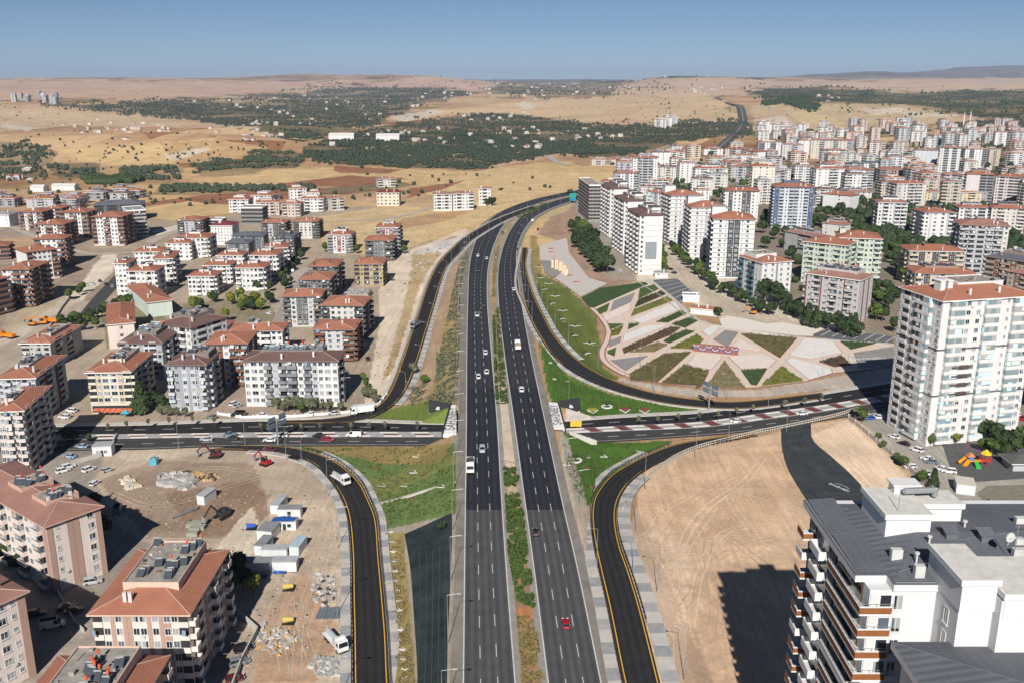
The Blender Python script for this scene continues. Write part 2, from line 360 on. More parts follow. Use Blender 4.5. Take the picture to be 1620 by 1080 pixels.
# ---------------------------------------------------------------- terrain
iy = np.concatenate([np.linspace(1 / 62., 1 / 150., 12)[:-1], np.linspace(1 / 150., 1 / 700., 320)[:-1], np.linspace(1 / 700., 1 / 34000., 340)]); NR, NC = len(iy), 820; tx = np.linspace(-1.0, 1.0, NC)
TX, IY = np.meshgrid(tx, iy); TY = 1 / IY; TXX = TX * TY
TZ = H(TXX, TY)
def HF(X, Y):
    X = np.asarray(X, float); Y = np.maximum(np.asarray(Y, float), 63)
    u = np.clip((X / Y + 1.0) / 2.0 * (NC - 1), 0, NC - 1.001); v = np.clip(np.interp(-1 / Y, -iy, np.arange(NR)), 0, NR - 1.001)
    i = u.astype(int); j = v.astype(int); a = u - i; b = v - j
    return (TZ[j, i] * (1-a) + TZ[j, i+1] * a) * (1-b) + (TZ[j+1, i] * (1-a) + TZ[j+1, i+1] * a) * b
def P(px, py, n=14):
    """ground point seen at a photo pixel; scalars or arrays"""
    px = np.asarray(px, float); py = np.asarray(py, float); z = np.zeros(px.shape)
    a = (py - 540) / FPX; d = SP + a * CP; f = CP - a * SP
    for _ in range(n):
        q = (CAM_H - np.minimum(z, 100)) / d; X = (px - 810) / FPX * q; Y = f * q; z = z * .35 + .65 * HF(X, Y)
    q = (CAM_H - np.minimum(z, 100)) / d; X = (px - 810) / FPX * q; Y = f * q
    return X, Y, HF(X, Y)
def P3(px, py): X, Y, Z = P(px, py); return (float(X), float(Y), float(Z))

px, py = proj(TXX, TY, TZ); px = px.ravel(); py = py.ravel()
XX = TXX.ravel(); YY = TY.ravel(); DD = np.hypot(XX, YY)
SAND = (.60, .43, .29); TAN = (.52, .365, .225); STRAW = (.62, .45, .235); REDB = (.34, .165, .10); DIRT = (.36, .25, .17)
CONC = (.37, .32, .265); DGREEN = (.040, .055, .030); SCRUB = (.22, .19, .10); WHITE = (.66, .58, .48); GRASS = (.085, .165, .03); DRYG = (.27, .24, .08)
col = np.zeros((len(px), 4)); col[:, :3] = TAN; col[:, 3] = 1
big = fbm(XX / 800, YY / 800, 41, 5); big2 = fbm(XX / 260, YY / 260, 55, 4)
def mixc(mask, c, a=1.0):
    c = np.array(c); a = np.asarray(a)
    if a.ndim: a = a[mask][:, None]
    col[mask, :3] = col[mask, :3] * (1 - a) + c * a
mixc(np.ones(len(px), bool), REDB, np.clip((big - .52) * 4, 0, .55))
mixc(np.ones(len(px), bool), STRAW, np.clip((.48 - big2) * 4, 0, .6))
mixc(np.ones(len(px), bool), SCRUB, np.clip((fbm(XX/180, YY/180, 77, 5) - .58) * 5, 0, .6) * sm((DD - 900) / 600))
allm = np.ones(len(px), bool)
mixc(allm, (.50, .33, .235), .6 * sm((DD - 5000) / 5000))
st1 = fbm(XX / 1300, YY / 420, 91, 5); st2 = fbm(XX / 700, YY / 300, 97, 5); st3 = fbm(XX / 2600, YY / 700, 103, 5)
mixc(allm, (.20, .16, .10), np.clip((st1 - .56) * 7, 0, .45) * sm((DD - 2600) / 1800))
mixc(allm, (.36, .175, .12), np.clip((st2 - .58) * 7, 0, .45) * sm((DD - 1800) / 1500))
mixc(allm, (.62, .47, .34), np.clip((st3 - .55) * 7, 0, .6) * sm((DD - 2600) / 2000))
mixc(allm, (.05, .065, .045), np.clip((fbm(XX / 1500, YY / 380, 111, 5) - .58) * 8, 0, .8) * sm((DD - 4000) / 2500))
mixc(allm, (.15, .15, .14), .85 * sm((DD - 14500) / 2500)); mixc((np.abs(XX - 1750) < 800) & (YY > 9500) & (YY < 12500), (.06, .08, .05), .8)  # farthest range greyed with distance, haze put into the ground colour
jx = (fbm(XX / 30, YY / 30, 5, 4) - .5); jy = (fbm(XX / 30, YY / 30, 8, 4) - .5)
fx_ = (fbm(XX / 250, YY / 250, 15, 4) - .5); fy_ = (fbm(XX / 250, YY / 250, 18, 4) - .5)
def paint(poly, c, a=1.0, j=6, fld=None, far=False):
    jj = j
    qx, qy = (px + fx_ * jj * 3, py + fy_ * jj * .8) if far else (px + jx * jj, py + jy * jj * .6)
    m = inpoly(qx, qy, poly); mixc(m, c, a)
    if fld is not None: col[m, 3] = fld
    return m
# far country
GREENS = [
 ([(60,168),(230,160),(420,161),(470,150),(520,140),(600,136),(700,138),(760,150),(690,158),(640,172),(600,195),(560,206),(490,222),(400,206),(330,196),(200,182)], .8),
 ([(480,232),(560,214),(640,196),(700,186),(790,180),(870,190),(930,196),(1060,192),(1180,190),(1190,215),(1060,225),(1000,242),(940,248),(880,244),(830,257),(760,270),(640,264),(540,260),(480,250)], .85),
 ([(-80,222),(60,228),(95,245),(60,278),(-80,294)], .6), ([(75,262),(150,256),(150,275),(85,280)], .7),
 ([(190,268),(230,258),(285,262),(270,287),(210,285)], .5), ([(300,262),(340,253),(430,262),(410,276),(320,276)], .55),
 ([(385,252),(420,240),(480,245),(480,264),(400,263)], .7), ([(130,282),(230,284),(200,292),(140,292)], .5),
 ([(1165,143),(1230,137),(1300,139),(1420,146),(1560,142),(1720,147),(1720,176),(1560,184),(1500,176),(1400,166),(1350,166),(1290,160),(1200,153)], 1),
 ([(1205,155),(1260,157),(1300,163),(1285,169),(1230,164)], 1),
 ([(740,132),(900,131),(1000,128),(1090,132),(1020,146),(960,153),(860,156),(790,150)], .75),
 ([(970,128),(1000,122),(1090,120),(1120,122),(1040,131)], 1),
 ([(250,295),(500,297),(500,306),(255,304)], .5), ([(480,296),(690,281),(700,288),(560,307),(480,306)], .7),
 ([(880,300),(1620,215),(1700,215),(1700,480),(1400,500),(1100,420),(1000,330)], .45),
 ([(1480,196),(1540,188),(1700,184),(1700,215),(1560,214)], .8), ([(1240,205),(1400,208),(1480,200),(1480,214),(1250,214)], .6),
 ([(150,150),(330,150),(500,148),(520,152),(420,156),(300,157)], .5), ([(100,140),(160,136),(190,140),(150,146)], .4),
 ([(1180,128),(1320,130),(1330,137),(1210,138)], .6),
]
for poly, a in GREENS: paint(poly, DGREEN, np.clip(a * (1.25 - .9 * fbm(XX/120, YY/120, 66, 3)), 0, 1), 22, .15, True)
for poly, c in [([(600,197),(700,174),(850,160),(1000,150),(1130,150),(1180,192),(1000,197),(870,190),(790,180),(700,184)], (.62,.46,.29)), ([(1190,160),(1240,168),(1420,166),(1560,190),(1400,206),(1190,206)], (.54,.42,.26)), ([(1000,125),(1130,121),(1190,127),(1180,152),(1050,152),(960,156)], (.60,.43,.31)),
  ([(1180,129),(1300,128),(1720,121),(1720,142),(1420,144),(1300,138),(1180,142)], (.60,.44,.32)), ([(-80,163),(110,168),(330,195),(440,202),(330,206),(110,197),(-80,220)], (.58,.43,.28)), ([(-80,128),(500,130),(560,138),(420,149),(240,157),(-80,160)], (.58,.40,.285)), ([(560,128),(800,130),(760,146),(600,136)], (.56,.38,.29)), ([(1250,176),(1300,174),(1345,206),(1270,200)], (.64,.50,.28))]:
    paint(poly, c, .8, 14, .25, True)
for poly in [[(575,230),(660,225),(685,232),(600,240)],[(620,249),(700,244),(725,250),(640,257)],[(815,239),(862,238),(860,248),(812,249)],[(560,262),(760,274),(900,256),(930,268),(880,300),(700,300),(620,285),(400,292),(300,282)],
             [(100,240),(240,226),(330,218),(420,232),(400,250),(290,258),(170,262),(110,255)],[(640,300),(760,285),(960,262),(1010,282),(930,300),(800,335),(730,320)]]:
    paint(poly, STRAW, .85, 16, .4, True)
for poly in [[(200,322),(330,306),(470,298),(520,306),(420,322),(300,338),(230,338)],[(430,290),(560,275),(650,283),(560,293)],[(650,298),(740,286),(700,300),(650,314)],[(540,262),(640,268),(620,274),(540,270)]]:
    paint(poly, (.30, .135, .08), .95, 14, .2, True)
for poly in [[(615,186),(690,172),(702,177),(640,192)],[(1370,174),(1430,171),(1440,177),(1380,182)],[(1196,188),(1240,183),(1262,205),(1200,210)],[(20,195),(0,200),(40,208),(60,202)],[(820,160),(850,166),(840,175),(822,172)],
             [(1430,178),(1520,180),(1520,183),(1430,182)],[(1590,186),(1620,190),(1600,198)],[(250,246),(320,232),(330,236),(270,256)],[(1080,250),(1110,252),(1100,262),(1070,260)]]:
    paint(poly, WHITE, .75, 10, .1, True)
# near ground
paint([(-600,330),(60,345),(240,345),(330,345),(420,330),(640,330),(700,345),(640,480),(600,660),(-600,1200)], CONC, .75, 14, .3)
paint([(-600,1200),(-600,660),(640,690),(740,690),(720,1300)], CONC, .9, 6, .1)
paint([(870,310),(1000,290),(2400,200),(2400,900),(1330,640),(1420,560),(1300,500),(1040,440),(920,360)], (.24,.215,.18), .8, 10, .2)
paint([(225,345),(300,352),(330,340),(440,330),(300,320),(215,330)], STRAW, .9, 10, .2)
paint([(503,345),(590,330),(780,322),(810,335),(700,372),(640,395),(610,415),(560,400),(505,382)], STRAW, .8, 10, .3)
paint([(640,345),(760,330),(700,352),(620,362)], REDB, .5, 10, .2)
paint([(0,300),(130,300),(240,335),(130,330),(0,335)], TAN, .8, 10, .3)
paint([(0,378),(60,372),(55,390),(0,400)], TAN, .9, 6, .2); paint([(60,455),(125,450),(115,470),(40,520),(0,545),(0,530)], STRAW, .8, 8, .2)
for poly in [[(165,400),(185,400),(180,430),(130,475),(70,505),(40,530),(0,548),(0,536),(60,500),(120,460)],[(240,365),(300,352),(300,362),(250,375)]]: paint(poly, (.74,.64,.52), .9, 5, 0)
paint([(600,420),(640,400),(735,362),(745,372),(700,405),(680,440),(640,560),(600,650),(575,652),(585,600),(600,520)], (.72,.60,.47), .9, 5, 0)
paint([(655,400),(720,372),(725,380),(690,410),(664,450),(650,500),(620,590),(606,600),(640,480)], (.46,.34,.18), .9, 7, .1)
paint([(655,402),(690,385),(735,372),(722,382),(700,400)], (.62,.60,.57), .9, 3, 0)
paint([(724,384),(738,370),(790,345),(850,325),(905,310),(907,316),(850,338),(780,362),(742,400),(730,480),(728,640),(700,640),(640,640),(660,590),(690,490),(705,430)], (.43,.30,.20), .95, 5, .1)
paint([(735,402),(745,400),(736,440),(732,560),(722,600),(700,640),(665,640),(690,600),(700,520),(722,440)], (.36,.27,.12), .9, 5, .1)
paint([(880,330),(915,312),(930,335),(915,350),(960,430),(1010,445),(940,460),(900,400),(880,380),(850,372),(840,385)], (.37,.25,.18), .95, 5, .1)
paint([(860,322),(905,312),(912,320),(900,332),(850,352)], (.5,.40,.22), .9, 5, .1)
paint([(905,315),(960,330),(1000,430),(1010,445),(960,440),(925,380)], (.34,.30,.25), .9, 5, 0)
paint([(1010,380),(1110,400),(1200,470),(1410,540),(1412,560),(1290,530),(1170,520),(1080,470),(1010,445)], (.62,.54,.44), .95, 5, 0)
# verge grass
paint([(600,655),(640,640),(700,630),(722,630),(720,678),(650,670),(560,668)], (.12,.19,.03), .9, 8, 0)
paint([(455,703),(560,706),(640,707),(722,700),(722,812),(608,838),(596,790),(560,745),(510,718)], (.10,.18,.03), .85, 6, 0)
paint([(470,704),(650,706),(700,690),(722,690),(700,730),(620,735),(540,722)], (.36,.24,.10), .75, 14, 0)
paint([(580,760),(722,712),(722,732),(600,790)], (.24,.21,.07), .5, 14, 0)
paint([(603,838),(640,842),(668,1200),(634,1200),(606,900)], (.31,.25,.10), .95, 4, 0)
paint([(838,372),(850,375),(858,440),(905,470),(945,520),(955,580),(985,598),(940,594),(880,540),(848,480),(834,430)], (.30,.23,.085), .95, 4, 0)
paint([(850,430),(900,455),(945,500),(955,580),(990,605),(940,592),(880,535),(848,475)], (.10,.15,.03), .85, 9, 0)
paint([(852,540),(900,590),(960,622),(1060,640),(1110,648),(1108,656),(984,662),(905,668),(880,664),(862,600)], GRASS, 1, 4, 0)
paint([(893,640),(925,655),(905,662),(888,660)], (.45,.22,.12), .9, 4, 0)
paint([(886,684),(984,700),(1070,696),(1035,712),(1000,728),(955,762),(932,800),(912,796),(900,760)], GRASS, 1, 4, 0)
paint([(884,670),(900,700),(930,800),(946,900),(1000,1200),(960,1200),(925,900),(895,780)], (.47,.40,.32), .85, 4, 0)
paint([(786,662),(815,662),(826,740),(800,740)], (.62,.50,.38), .9, 3, 0); EXTRA_MED = True
# median
paint([(801,338),(870,318),(880,322),(815,345),(795,385),(783,430),(788,480),(798,600),(808,662),(786,662),(776,480),(779,400)], (.33,.25,.15), .9, 2, 0)
paint([(794,740),(826,740),(870,1200),(840,1200),(806,900)], (.34,.20,.12), .9, 2, 0); paint([(816,962),(842,958),(846,984),(818,986)], (.50,.22,.09), .9, 3, 0); paint([(800,766),(822,766),(823,784),(802,786)], (.50,.38,.22), .9, 2, 0)
# sand pit on the right
paint([(1010,790),(1002,768),(1030,735),(1080,714),(1145,700),(1230,682),(1300,668),(1352,660),(1400,700),(1500,780),(1700,900),(1900,1300),(1080,1300),(1000,940),(992,850)], (.62,.435,.29), 1, 5, 0)
paint([(1020,800),(1080,730),(1200,700),(1245,690),(1260,760),(1200,850),(1060,860)], (.58,.385,.245), .6, 24, 0)
paint([(1000,850),(1060,830),(1100,900),(1080,1080),(1120,1200),(1060,1200)], (.70,.52,.37), .7, 20, 0)
paint([(1110,960),(1165,930),(1230,1080),(1110,1100),(1085,1020)], (.52,.35,.235), .5, 14, 0)
paint([(1275,690),(1340,665),(1400,715),(1440,760),(1380,790),(1340,760),(1300,720)], (.78,.60,.43), .8, 10, 0)
# construction yard on the left
paint([(150,712),(330,708),(430,715),(500,742),(545,790),(552,880),(556,1200),(330,1200),(380,1060),(380,930),(330,880),(230,860),(150,810)], (.47,.375,.285), .95, 5, 0)
paint([(160,760),(250,730),(400,735),(420,800),(350,850),(230,850)], (.30,.22,.16), .75, 22, 0)
paint([(260,780),(390,760),(440,800),(400,840),(300,850)], (.25,.16,.105), .7, 20, 0)
paint([(420,790),(545,790),(554,1200),(500,1200),(500,900),(440,860)], (.58,.46,.34), .6, 16, 0)
paint([(370,830),(400,800),(420,860),(370,900),(340,870)], (.68,.58,.46), .8, 8, 0)
paint([(480,900),(430,960),(400,1080),(440,1200),(520,1200),(500,1080),(540,1000)], (.46,.27,.16), .65, 16, 0)
paint([(170,712),(330,706),(300,722),(200,730)], (.60,.50,.38), .8, 8, 0)
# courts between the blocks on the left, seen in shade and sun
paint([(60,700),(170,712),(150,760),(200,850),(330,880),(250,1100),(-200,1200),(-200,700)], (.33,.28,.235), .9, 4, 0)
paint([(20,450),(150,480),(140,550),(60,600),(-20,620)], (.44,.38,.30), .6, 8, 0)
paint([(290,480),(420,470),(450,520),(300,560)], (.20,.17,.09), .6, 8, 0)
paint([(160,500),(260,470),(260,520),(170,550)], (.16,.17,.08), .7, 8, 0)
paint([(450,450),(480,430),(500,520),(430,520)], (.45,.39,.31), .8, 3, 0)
paint([(985,598),(1045,610),(1120,618),(1200,616),(1310,598),(1420,575),(1420,606),(1300,616),(1200,628),(1100,628),(1050,621),(970,600)], (.50,.435,.37), .95, 2, 0)
# streets right
paint([(1015,400),(1045,395),(1085,420),(1120,460),(1200,490),(1300,520),(1170,515),(1080,460)], (.50,.42,.32), .9, 4, 0)
paint([(1325,340),(1370,350),(1400,370),(1350,380),(1320,360)], (.42,.36,.29), .9, 4, 0)
paint([(1352,655),(1405,640),(1460,700),(1620,700),(1900,760),(1900,900),(1570,800),(1480,790)], (.36,.33,.29), .95, 2, 0)
paint([(1640,790),(1560,815),(1560,830),(2000,950),(2000,800)], (.47,.37,.30), .9, 2, 0)
ao = np.ones((len(px),)); 
me = bpy.data.meshes.new('terrain')
me.vertices.add(NR * NC); me.vertices.foreach_set('co', np.stack([TXX, TY, TZ], -1).astype(np.float32).ravel())
I = np.arange(NR * NC).reshape(NR, NC); q = np.stack([I[:-1, :-1], I[:-1, 1:], I[1:, 1:], I[1:, :-1]], -1).reshape(-1, 4)
me.loops.add(q.size); me.loops.foreach_set('vertex_index', q.ravel().astype(np.int32))
me.polygons.add(len(q)); me.polygons.foreach_set('loop_start', np.arange(0, q.size, 4, dtype=np.int32)); me.polygons.foreach_set('loop_total', np.full(len(q), 4, np.int32))
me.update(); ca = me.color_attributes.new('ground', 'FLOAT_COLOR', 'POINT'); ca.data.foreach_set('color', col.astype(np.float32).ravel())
me.polygons.foreach_set('use_smooth', np.ones(len(q), bool)); me.update()
m, nt, b = newmat('ground'); L = nt.links; b.inputs['Roughness'].default_value = .95; b.inputs['Specular IOR Level'].default_value = .08
at = nd(nt, 'ShaderNodeAttribute'); at.attribute_name = 'ground'; geo = nd(nt, 'ShaderNodeNewGeometry')
def tnoise(sc, det=6, vec=None, rough=.5, dist=0):
    n = nd(nt, 'ShaderNodeTexNoise'); n.inputs['Scale'].default_value = sc; n.inputs['Detail'].default_value = det; n.inputs['Roughness'].default_value = rough; n.inputs['Distortion'].default_value = dist
    L.new(vec or geo.outputs['Position'], n.inputs['Vector']); return n.outputs[0]
def mrange(x, a, c, d, e):
    n = nd(nt, 'ShaderNodeMapRange'); n.inputs[1].default_value = a; n.inputs[2].default_value = c; n.inputs[3].default_value = d; n.inputs[4].default_value = e; L.new(x, n.inputs[0]); return n.outputs[0]
def mul(x, y):
    n = nd(nt, 'ShaderNodeMath', operation='MULTIPLY'); L.new(x, n.inputs[0]); L.new(y, n.inputs[1]); return n.outputs[0]
f1 = mrange(tnoise(.045, 8, rough=.6), .3, .7, .80, 1.18); f2 = mrange(tnoise(.9, 6, rough=.65), .3, .7, .86, 1.11)
mp = nd(nt, 'ShaderNodeMapping'); mp.inputs['Rotation'].default_value = (0, 0, R(25)); mp.inputs['Scale'].default_value = (.6, .04, 1); L.new(geo.outputs['Position'], mp.inputs[0])
f3 = mrange(tnoise(.8, 4, mp.outputs[0], dist=1.5), .35, .7, .93, 1.06)
mp2 = nd(nt, 'ShaderNodeMapping'); mp2.inputs['Rotation'].default_value = (0, 0, R(-50)); mp2.inputs['Scale'].default_value = (.5, .035, 1); L.new(geo.outputs['Position'], mp2.inputs[0])
f4 = mrange(tnoise(.8, 4, mp2.outputs[0], dist=2), .4, .7, .93, 1.13)
tot = mul(mul(f1, f2), mul(f3, f4))
vo = nd(nt, 'ShaderNodeTexVoronoi'); vo.inputs['Scale'].default_value = 1; mp3 = nd(nt, 'ShaderNodeMapping'); mp3.inputs['Rotation'].default_value = (0, 0, R(20)); mp3.inputs['Scale'].default_value = (1/160, 1/330, 0)
L.new(geo.outputs['Position'], mp3.inputs[0]); L.new(mp3.outputs[0], vo.inputs['Vector'])
cr = nd(nt, 'ShaderNodeValToRGB'); cr.color_ramp.interpolation = 'CONSTANT'; sx = nd(nt, 'ShaderNodeSeparateColor'); L.new(vo.outputs['Color'], sx.inputs[0]); L.new(sx.outputs[0], cr.inputs[0])
e = cr.color_ramp.elements; e[0].color = (1.0, 1.0, 1.0, 1); e[1].position = .25; e[1].color = (.82, .74, .68, 1)
for pos, c in [(.4, (1.12, 1.1, 1.0)), (.6, (.95, .88, .8)), (.72, (.66, .50, .42)), (.8, (1.05, 1.03, .95)), (.93, (.6, .62, .45))]:
    x = cr.color_ramp.elements.new(pos); x.color = (*c, 1)
fm = nd(nt, 'ShaderNodeMix', data_type='RGBA'); fm.inputs['A'].default_value = (1, 1, 1, 1); L.new(at.outputs['Alpha'], fm.inputs['Factor']); L.new(cr.outputs[0], fm.inputs['B'])
mm = nd(nt, 'ShaderNodeMix', data_type='RGBA', blend_type='MULTIPLY'); mm.inputs['Factor'].default_value = 1; L.new(at.outputs['Color'], mm.inputs['A']); L.new(fm.outputs['Result'], mm.inputs['B'])
vm = nd(nt, 'ShaderNodeVectorMath', operation='SCALE'); L.new(mm.outputs['Result'], vm.inputs[0]); L.new(tot, vm.inputs['Scale']); L.new(vm.outputs[0], b.inputs['Base Color'])
bp = nd(nt, 'ShaderNodeBump'); bp.inputs['Strength'].default_value = .4; bp.inputs['Distance'].default_value = .4; L.new(tnoise(.7, 8, rough=.6), bp.inputs['Height']); L.new(bp.outputs[0], b.inputs['Normal'])
me.materials.append(m); mk('terrain', me, kind='structure')

# ---------------------------------------------------------------- flat sheets and roads
Mc = lambda n, c, **k: mat(n, c, **k)
white_paint = Mc('road_paint', (.62, .61, .59), rough=.7, var=.2, scale=1.5)
yellow_paint = Mc('yellow_paint', (.75, .42, .05), rough=.7, var=.15, scale=1.5)
concrete = Mc('concrete', (.47, .43, .38), var=.18, scale=.5, fine=.1)
conc_light = Mc('concrete_light', (.52, .485, .44), var=.12, scale=.4, fine=.08)
conc_dark = Mc('paving_dark', (.31, .315, .32), var=.2, scale=.5, fine=.1)
conc_grey = Mc('paving_grey', (.38, .375, .37), var=.15, scale=.5, fine=.1)
white_wall = Mc('white_render', (.80, .79, .76), var=.05, scale=.2, streak=.08)
asph_hw = asphalt('asphalt_highway', (.070, .069, .072), ((.024, .025, .032), 239.0, (.034, .035, .041), 345.0))
asph_new = asphalt('asphalt_ramp', (.024, .023, .024)); asph_x = asphalt('asphalt_street', (.052, .050, .050)); asph_dk = asphalt('asphalt_street_new', (.022, .022, .024))
shoulder = Mc('shoulder_gravel', (.24, .215, .185), var=.25, scale=.25, fine=.2)
def ribbon(name, A, B, m, dz=.02, u=(0, 1), parent=None, kind='structure', skirt=0, **kw):
    n = len(A); mb = MB(); v = 0
    for i in range(n - 1):
        a0, b0, a1, b1 = A[i], B[i], A[i+1], B[i+1]; v1 = v + float(np.hypot(a1[0]-a0[0], a1[1]-a0[1]))
        mb.quad((a0[0],a0[1],a0[2]+dz),(b0[0],b0[1],b0[2]+dz),(b1[0],b1[1],b1[2]+dz),(a1[0],a1[1],a1[2]+dz),0,[(u[0],v),(u[1],v),(u[1],v1),(u[0],v1)])
        if skirt:
            for p, q2, s in ((a0, a1, 1), (b0, b1, -1)):
                pts = [(p[0],p[1],p[2]+dz),(q2[0],q2[1],q2[2]+dz),(q2[0],q2[1],q2[2]-skirt),(p[0],p[1],p[2]-skirt)]
                mb.quad(*(pts if s < 0 else pts[::-1]), 0, [(u[0],v),(u[0],v1),(u[0],v1),(u[0],v)])
        v = v1
    return mb.build(name, m, parent, kind=kind, **kw)
def lerp(A, B, t): return A * (1 - t) + B * t
def offset(A, d, dz=0):
    T = np.gradient(A[:, :2], axis=0); T /= np.linalg.norm(T, axis=1)[:, None] + 1e-9
    Q = A.copy(); Q[:, 0] -= T[:, 1] * d; Q[:, 1] += T[:, 0] * d; Q[:, 2] += dz; return Q
def along(A, step, start=0.0):
    t = np.concatenate([[0], np.cumsum(np.hypot(*(A[1:, :2] - A[:-1, :2]).T))])
    s = np.arange(start, t[-1], step); return np.stack([np.interp(s, t, A[:, k]) for k in range(3)], 1), s
def sub(A, s0, s1, n=3):
    t = np.concatenate([[0], np.cumsum(np.hypot(*(A[1:, :2] - A[:-1, :2]).T))]); s = np.linspace(s0, min(s1, t[-1]), n)
    return np.stack([np.interp(s, t, A[:, k]) for k in range(3)], 1)
def length(A): return float(np.hypot(*(A[1:, :2] - A[:-1, :2]).T).sum())
def line(mb, A, wd, dz=.03, s0=0, s1=None, n=None):
    L_ = length(A); s1 = L_ if s1 is None else s1; n = n or max(2, int((s1 - s0) / 4)); Q = sub(A, s0, s1, n)
    a, b2 = offset(Q, -wd / 2), offset(Q, wd / 2)
    for i in range(len(Q) - 1):
        mb.quad((*b2[i][:2], b2[i][2]+dz), (*a[i][:2], a[i][2]+dz), (*a[i+1][:2], a[i+1][2]+dz), (*b2[i+1][:2], b2[i+1][2]+dz))
def dashes(mb, A, wd, on, gap, dz=.03, s0=0, s1=None):
    s1 = length(A) if s1 is None else s1; s = s0
    while s < s1: line(mb, A, wd, dz, s, s + on, 2); s += on + gap
ribbon('highway_shoulder', E['hlo'], E['hll'], shoulder, .0, skirt=.5)
hwl = ribbon('highway', E['hll'], E['hlr'], asph_hw, .012, (0, 3), skirt=.5)
ribbon('highway_shoulder', E['hrr'], E['hro'], shoulder, .0, skirt=.5)
hwr = ribbon('highway', E['hrl'], E['hrr'], asph_hw, .012, (0, 3), skirt=.5)
gutter = Mc('gutter_concrete', (.30, .28, .25), var=.2, scale=.4, fine=.15)
ribbon('gutter_strip', E['hlr'], offset(E['hlr'], -1.5), gutter, .004, skirt=.3); ribbon('gutter_strip', offset(E['hrl'], 1.5), E['hrl'], gutter, .004, skirt=.3)
for hw, a, c in ((hwl, 'hll', 'hlr'), (hwr, 'hrl', 'hrr')):
    mb = MB(); line(mb, E[a], .26, .04); line(mb, E[c], .26, .04)
    for t in (1/3, 2/3): dashes(mb, lerp(E[a], E[c], t), .15, 4.6, 6.8, .04, s0=3 + 2 * t)
    mb.build('road_marking', white_paint, hw)
med_l = offset(E['hlr'], -1.5); med_r = offset(E['hrl'], 1.5)
RAMPS = {}
for key, nm in (('a', 'slip_road'), ('b', 'slip_road'), ('c', 'slip_road'), ('d', 'slip_road')):
    o = ribbon(nm, E[key + 'l'], E[key + 'r'], asph_new, .02 if key != 'c' else .028, (0, 2), skirt=.4)
    mb = MB(); line(mb, offset(E[key + 'l'], -.55), .22, .05); line(mb, offset(E[key + 'r'], .55), .22, .05); mb.build('edge_line', yellow_paint, o); RAMPS[key] = o
o = ribbon('street', E['xt'], E['xm1'], asph_dk, .004, (0, 3)); mb = MB(); c = lerp(E['xt'], E['xm1'], .5); dashes(mb, c, .3, 4, 6, .03); mb.build('road_marking', white_paint, o)
o = ribbon('street', E['xm2'], E['xb'], asph_x, .004, (0, 3)); mb = MB(); c = lerp(E['xm2'], E['xb'], .5); dashes(mb, c, .3, 4, 6, .03); line(mb, offset(E['xb'], 1.0), .2, .03); mb.build('road_marking', white_paint, o)
ribbon('central_reservation', E['xm1'], E['xm2'], conc_grey, .10, skirt=.2)
# white and brick-red blocks set in the central reservation
wblk = Mc('white_kerb_block', (.78, .72, .66), var=.1, scale=.6); rblk = Mc('red_paving', (.17, .055, .045), var=.2, scale=.6)
cm = lerp(E['xm1'], E['xm2'], .5); Lm = length(cm); s = 2.0; k = 0
pvr = mk('reservation_paving', None); tag(pvr, 'white edging bars and brick red paving along the reservation of the underpass street', 'paving')
while s < Lm - 6:
    mid = sub(cm, s, s + 6, 2)[0]; 
    if not (-12 < mid[0] < 14):
        right = mid[0] > 0
        for t in (.18, .82):
            if t < .5 or True:
                Q = sub(lerp(E['xm1'], E['xm2'], t), s, s + 6.2, 3); a, b2 = offset(Q, -.55), offset(Q, .55); ribbon('white_bar', b2, a, wblk, .16, parent=pvr, kind=None, skirt=.02)
        if right and 18 < mid[0]:
            Q0, Q1 = sub(lerp(E['xm1'], E['xm2'], .06), s + 6.6, s + 10.4, 2), sub(lerp(E['xm1'], E['xm2'], .94), s + 6.6, s + 10.4, 2); ribbon('red_panel', Q0, Q1, rblk, .13, parent=pvr, kind=None)
        elif not right:
            Q0, Q1 = sub(lerp(E['xm1'], E['xm2'], .36), s + .5, s + 5.5, 2), sub(lerp(E['xm1'], E['xm2'], .64), s + .5, s + 5.5, 2); ribbon('red_panel', Q0, Q1, rblk, .13, parent=pvr, kind=None)
    s += 11.0
# chequered pavements beside the slip roads
def pavement(A, side, wd, s0, s1, step=9.0, kerb=.12, name='pavement', gap=0.4):
    L_ = length(A); s1 = min(s1, L_); Q = sub(A, s0, s1, max(3, int((s1 - s0) / 4)))
    a = offset(Q, side * gap, kerb); c = offset(Q, side * (gap + wd), kerb)
    base = ribbon(name, a, c, conc_light, 0, skirt=.3) if side < 0 else ribbon(name, c, a, conc_light, 0, skirt=.3)
    s = s0 + 2
    while s + step * .5 < s1:
        q = sub(A, s, s + step * .46, 3); a = offset(q, side * (gap + .02), kerb); c = offset(q, side * (gap + wd - .05), kerb)
        mm = conc_dark if random.random() < .5 else conc_grey
        ribbon('paving_panel', *((a, c) if side < 0 else (c, a)), mm, .03, parent=base, kind=None); s += step
    return base
pavement(E['al'], 1, 2.3, 8, length(E['al']) - 14); pavement(E['ar'], -1, 2.2, 14, length(E['ar']) - 30)
pavement(E['dl'], 1, 2.6, 8, length(E['dl']) - 42); 
pavement(E['dr'], -1, 3.5, 8, length(E['dr']) - 60, 8.5)
pavement(E['br'], -1, 2.6, 50, length(E['br']) - 30, 7.5); pavement(E['cr'], -1, 2.4, 115, length(E['cr']) - 8, 8.0); pavement(E['cl'], 1, 2.0, 90, 210, 8.0)
ribbon('kerb_wall', offset(E['bl'], 1.6), offset(E['bl'], .5), conc_light, .25, skirt=.5)
ribbon('kerb_strip', offset(E['cl'], 1.6), offset(E['cl'], .4), conc_light, .12, skirt=.3)
ribbon('street_pavement', offset(E['xt'], 3.2), offset(E['xt'], .2), conc_light, .14, skirt=.2)
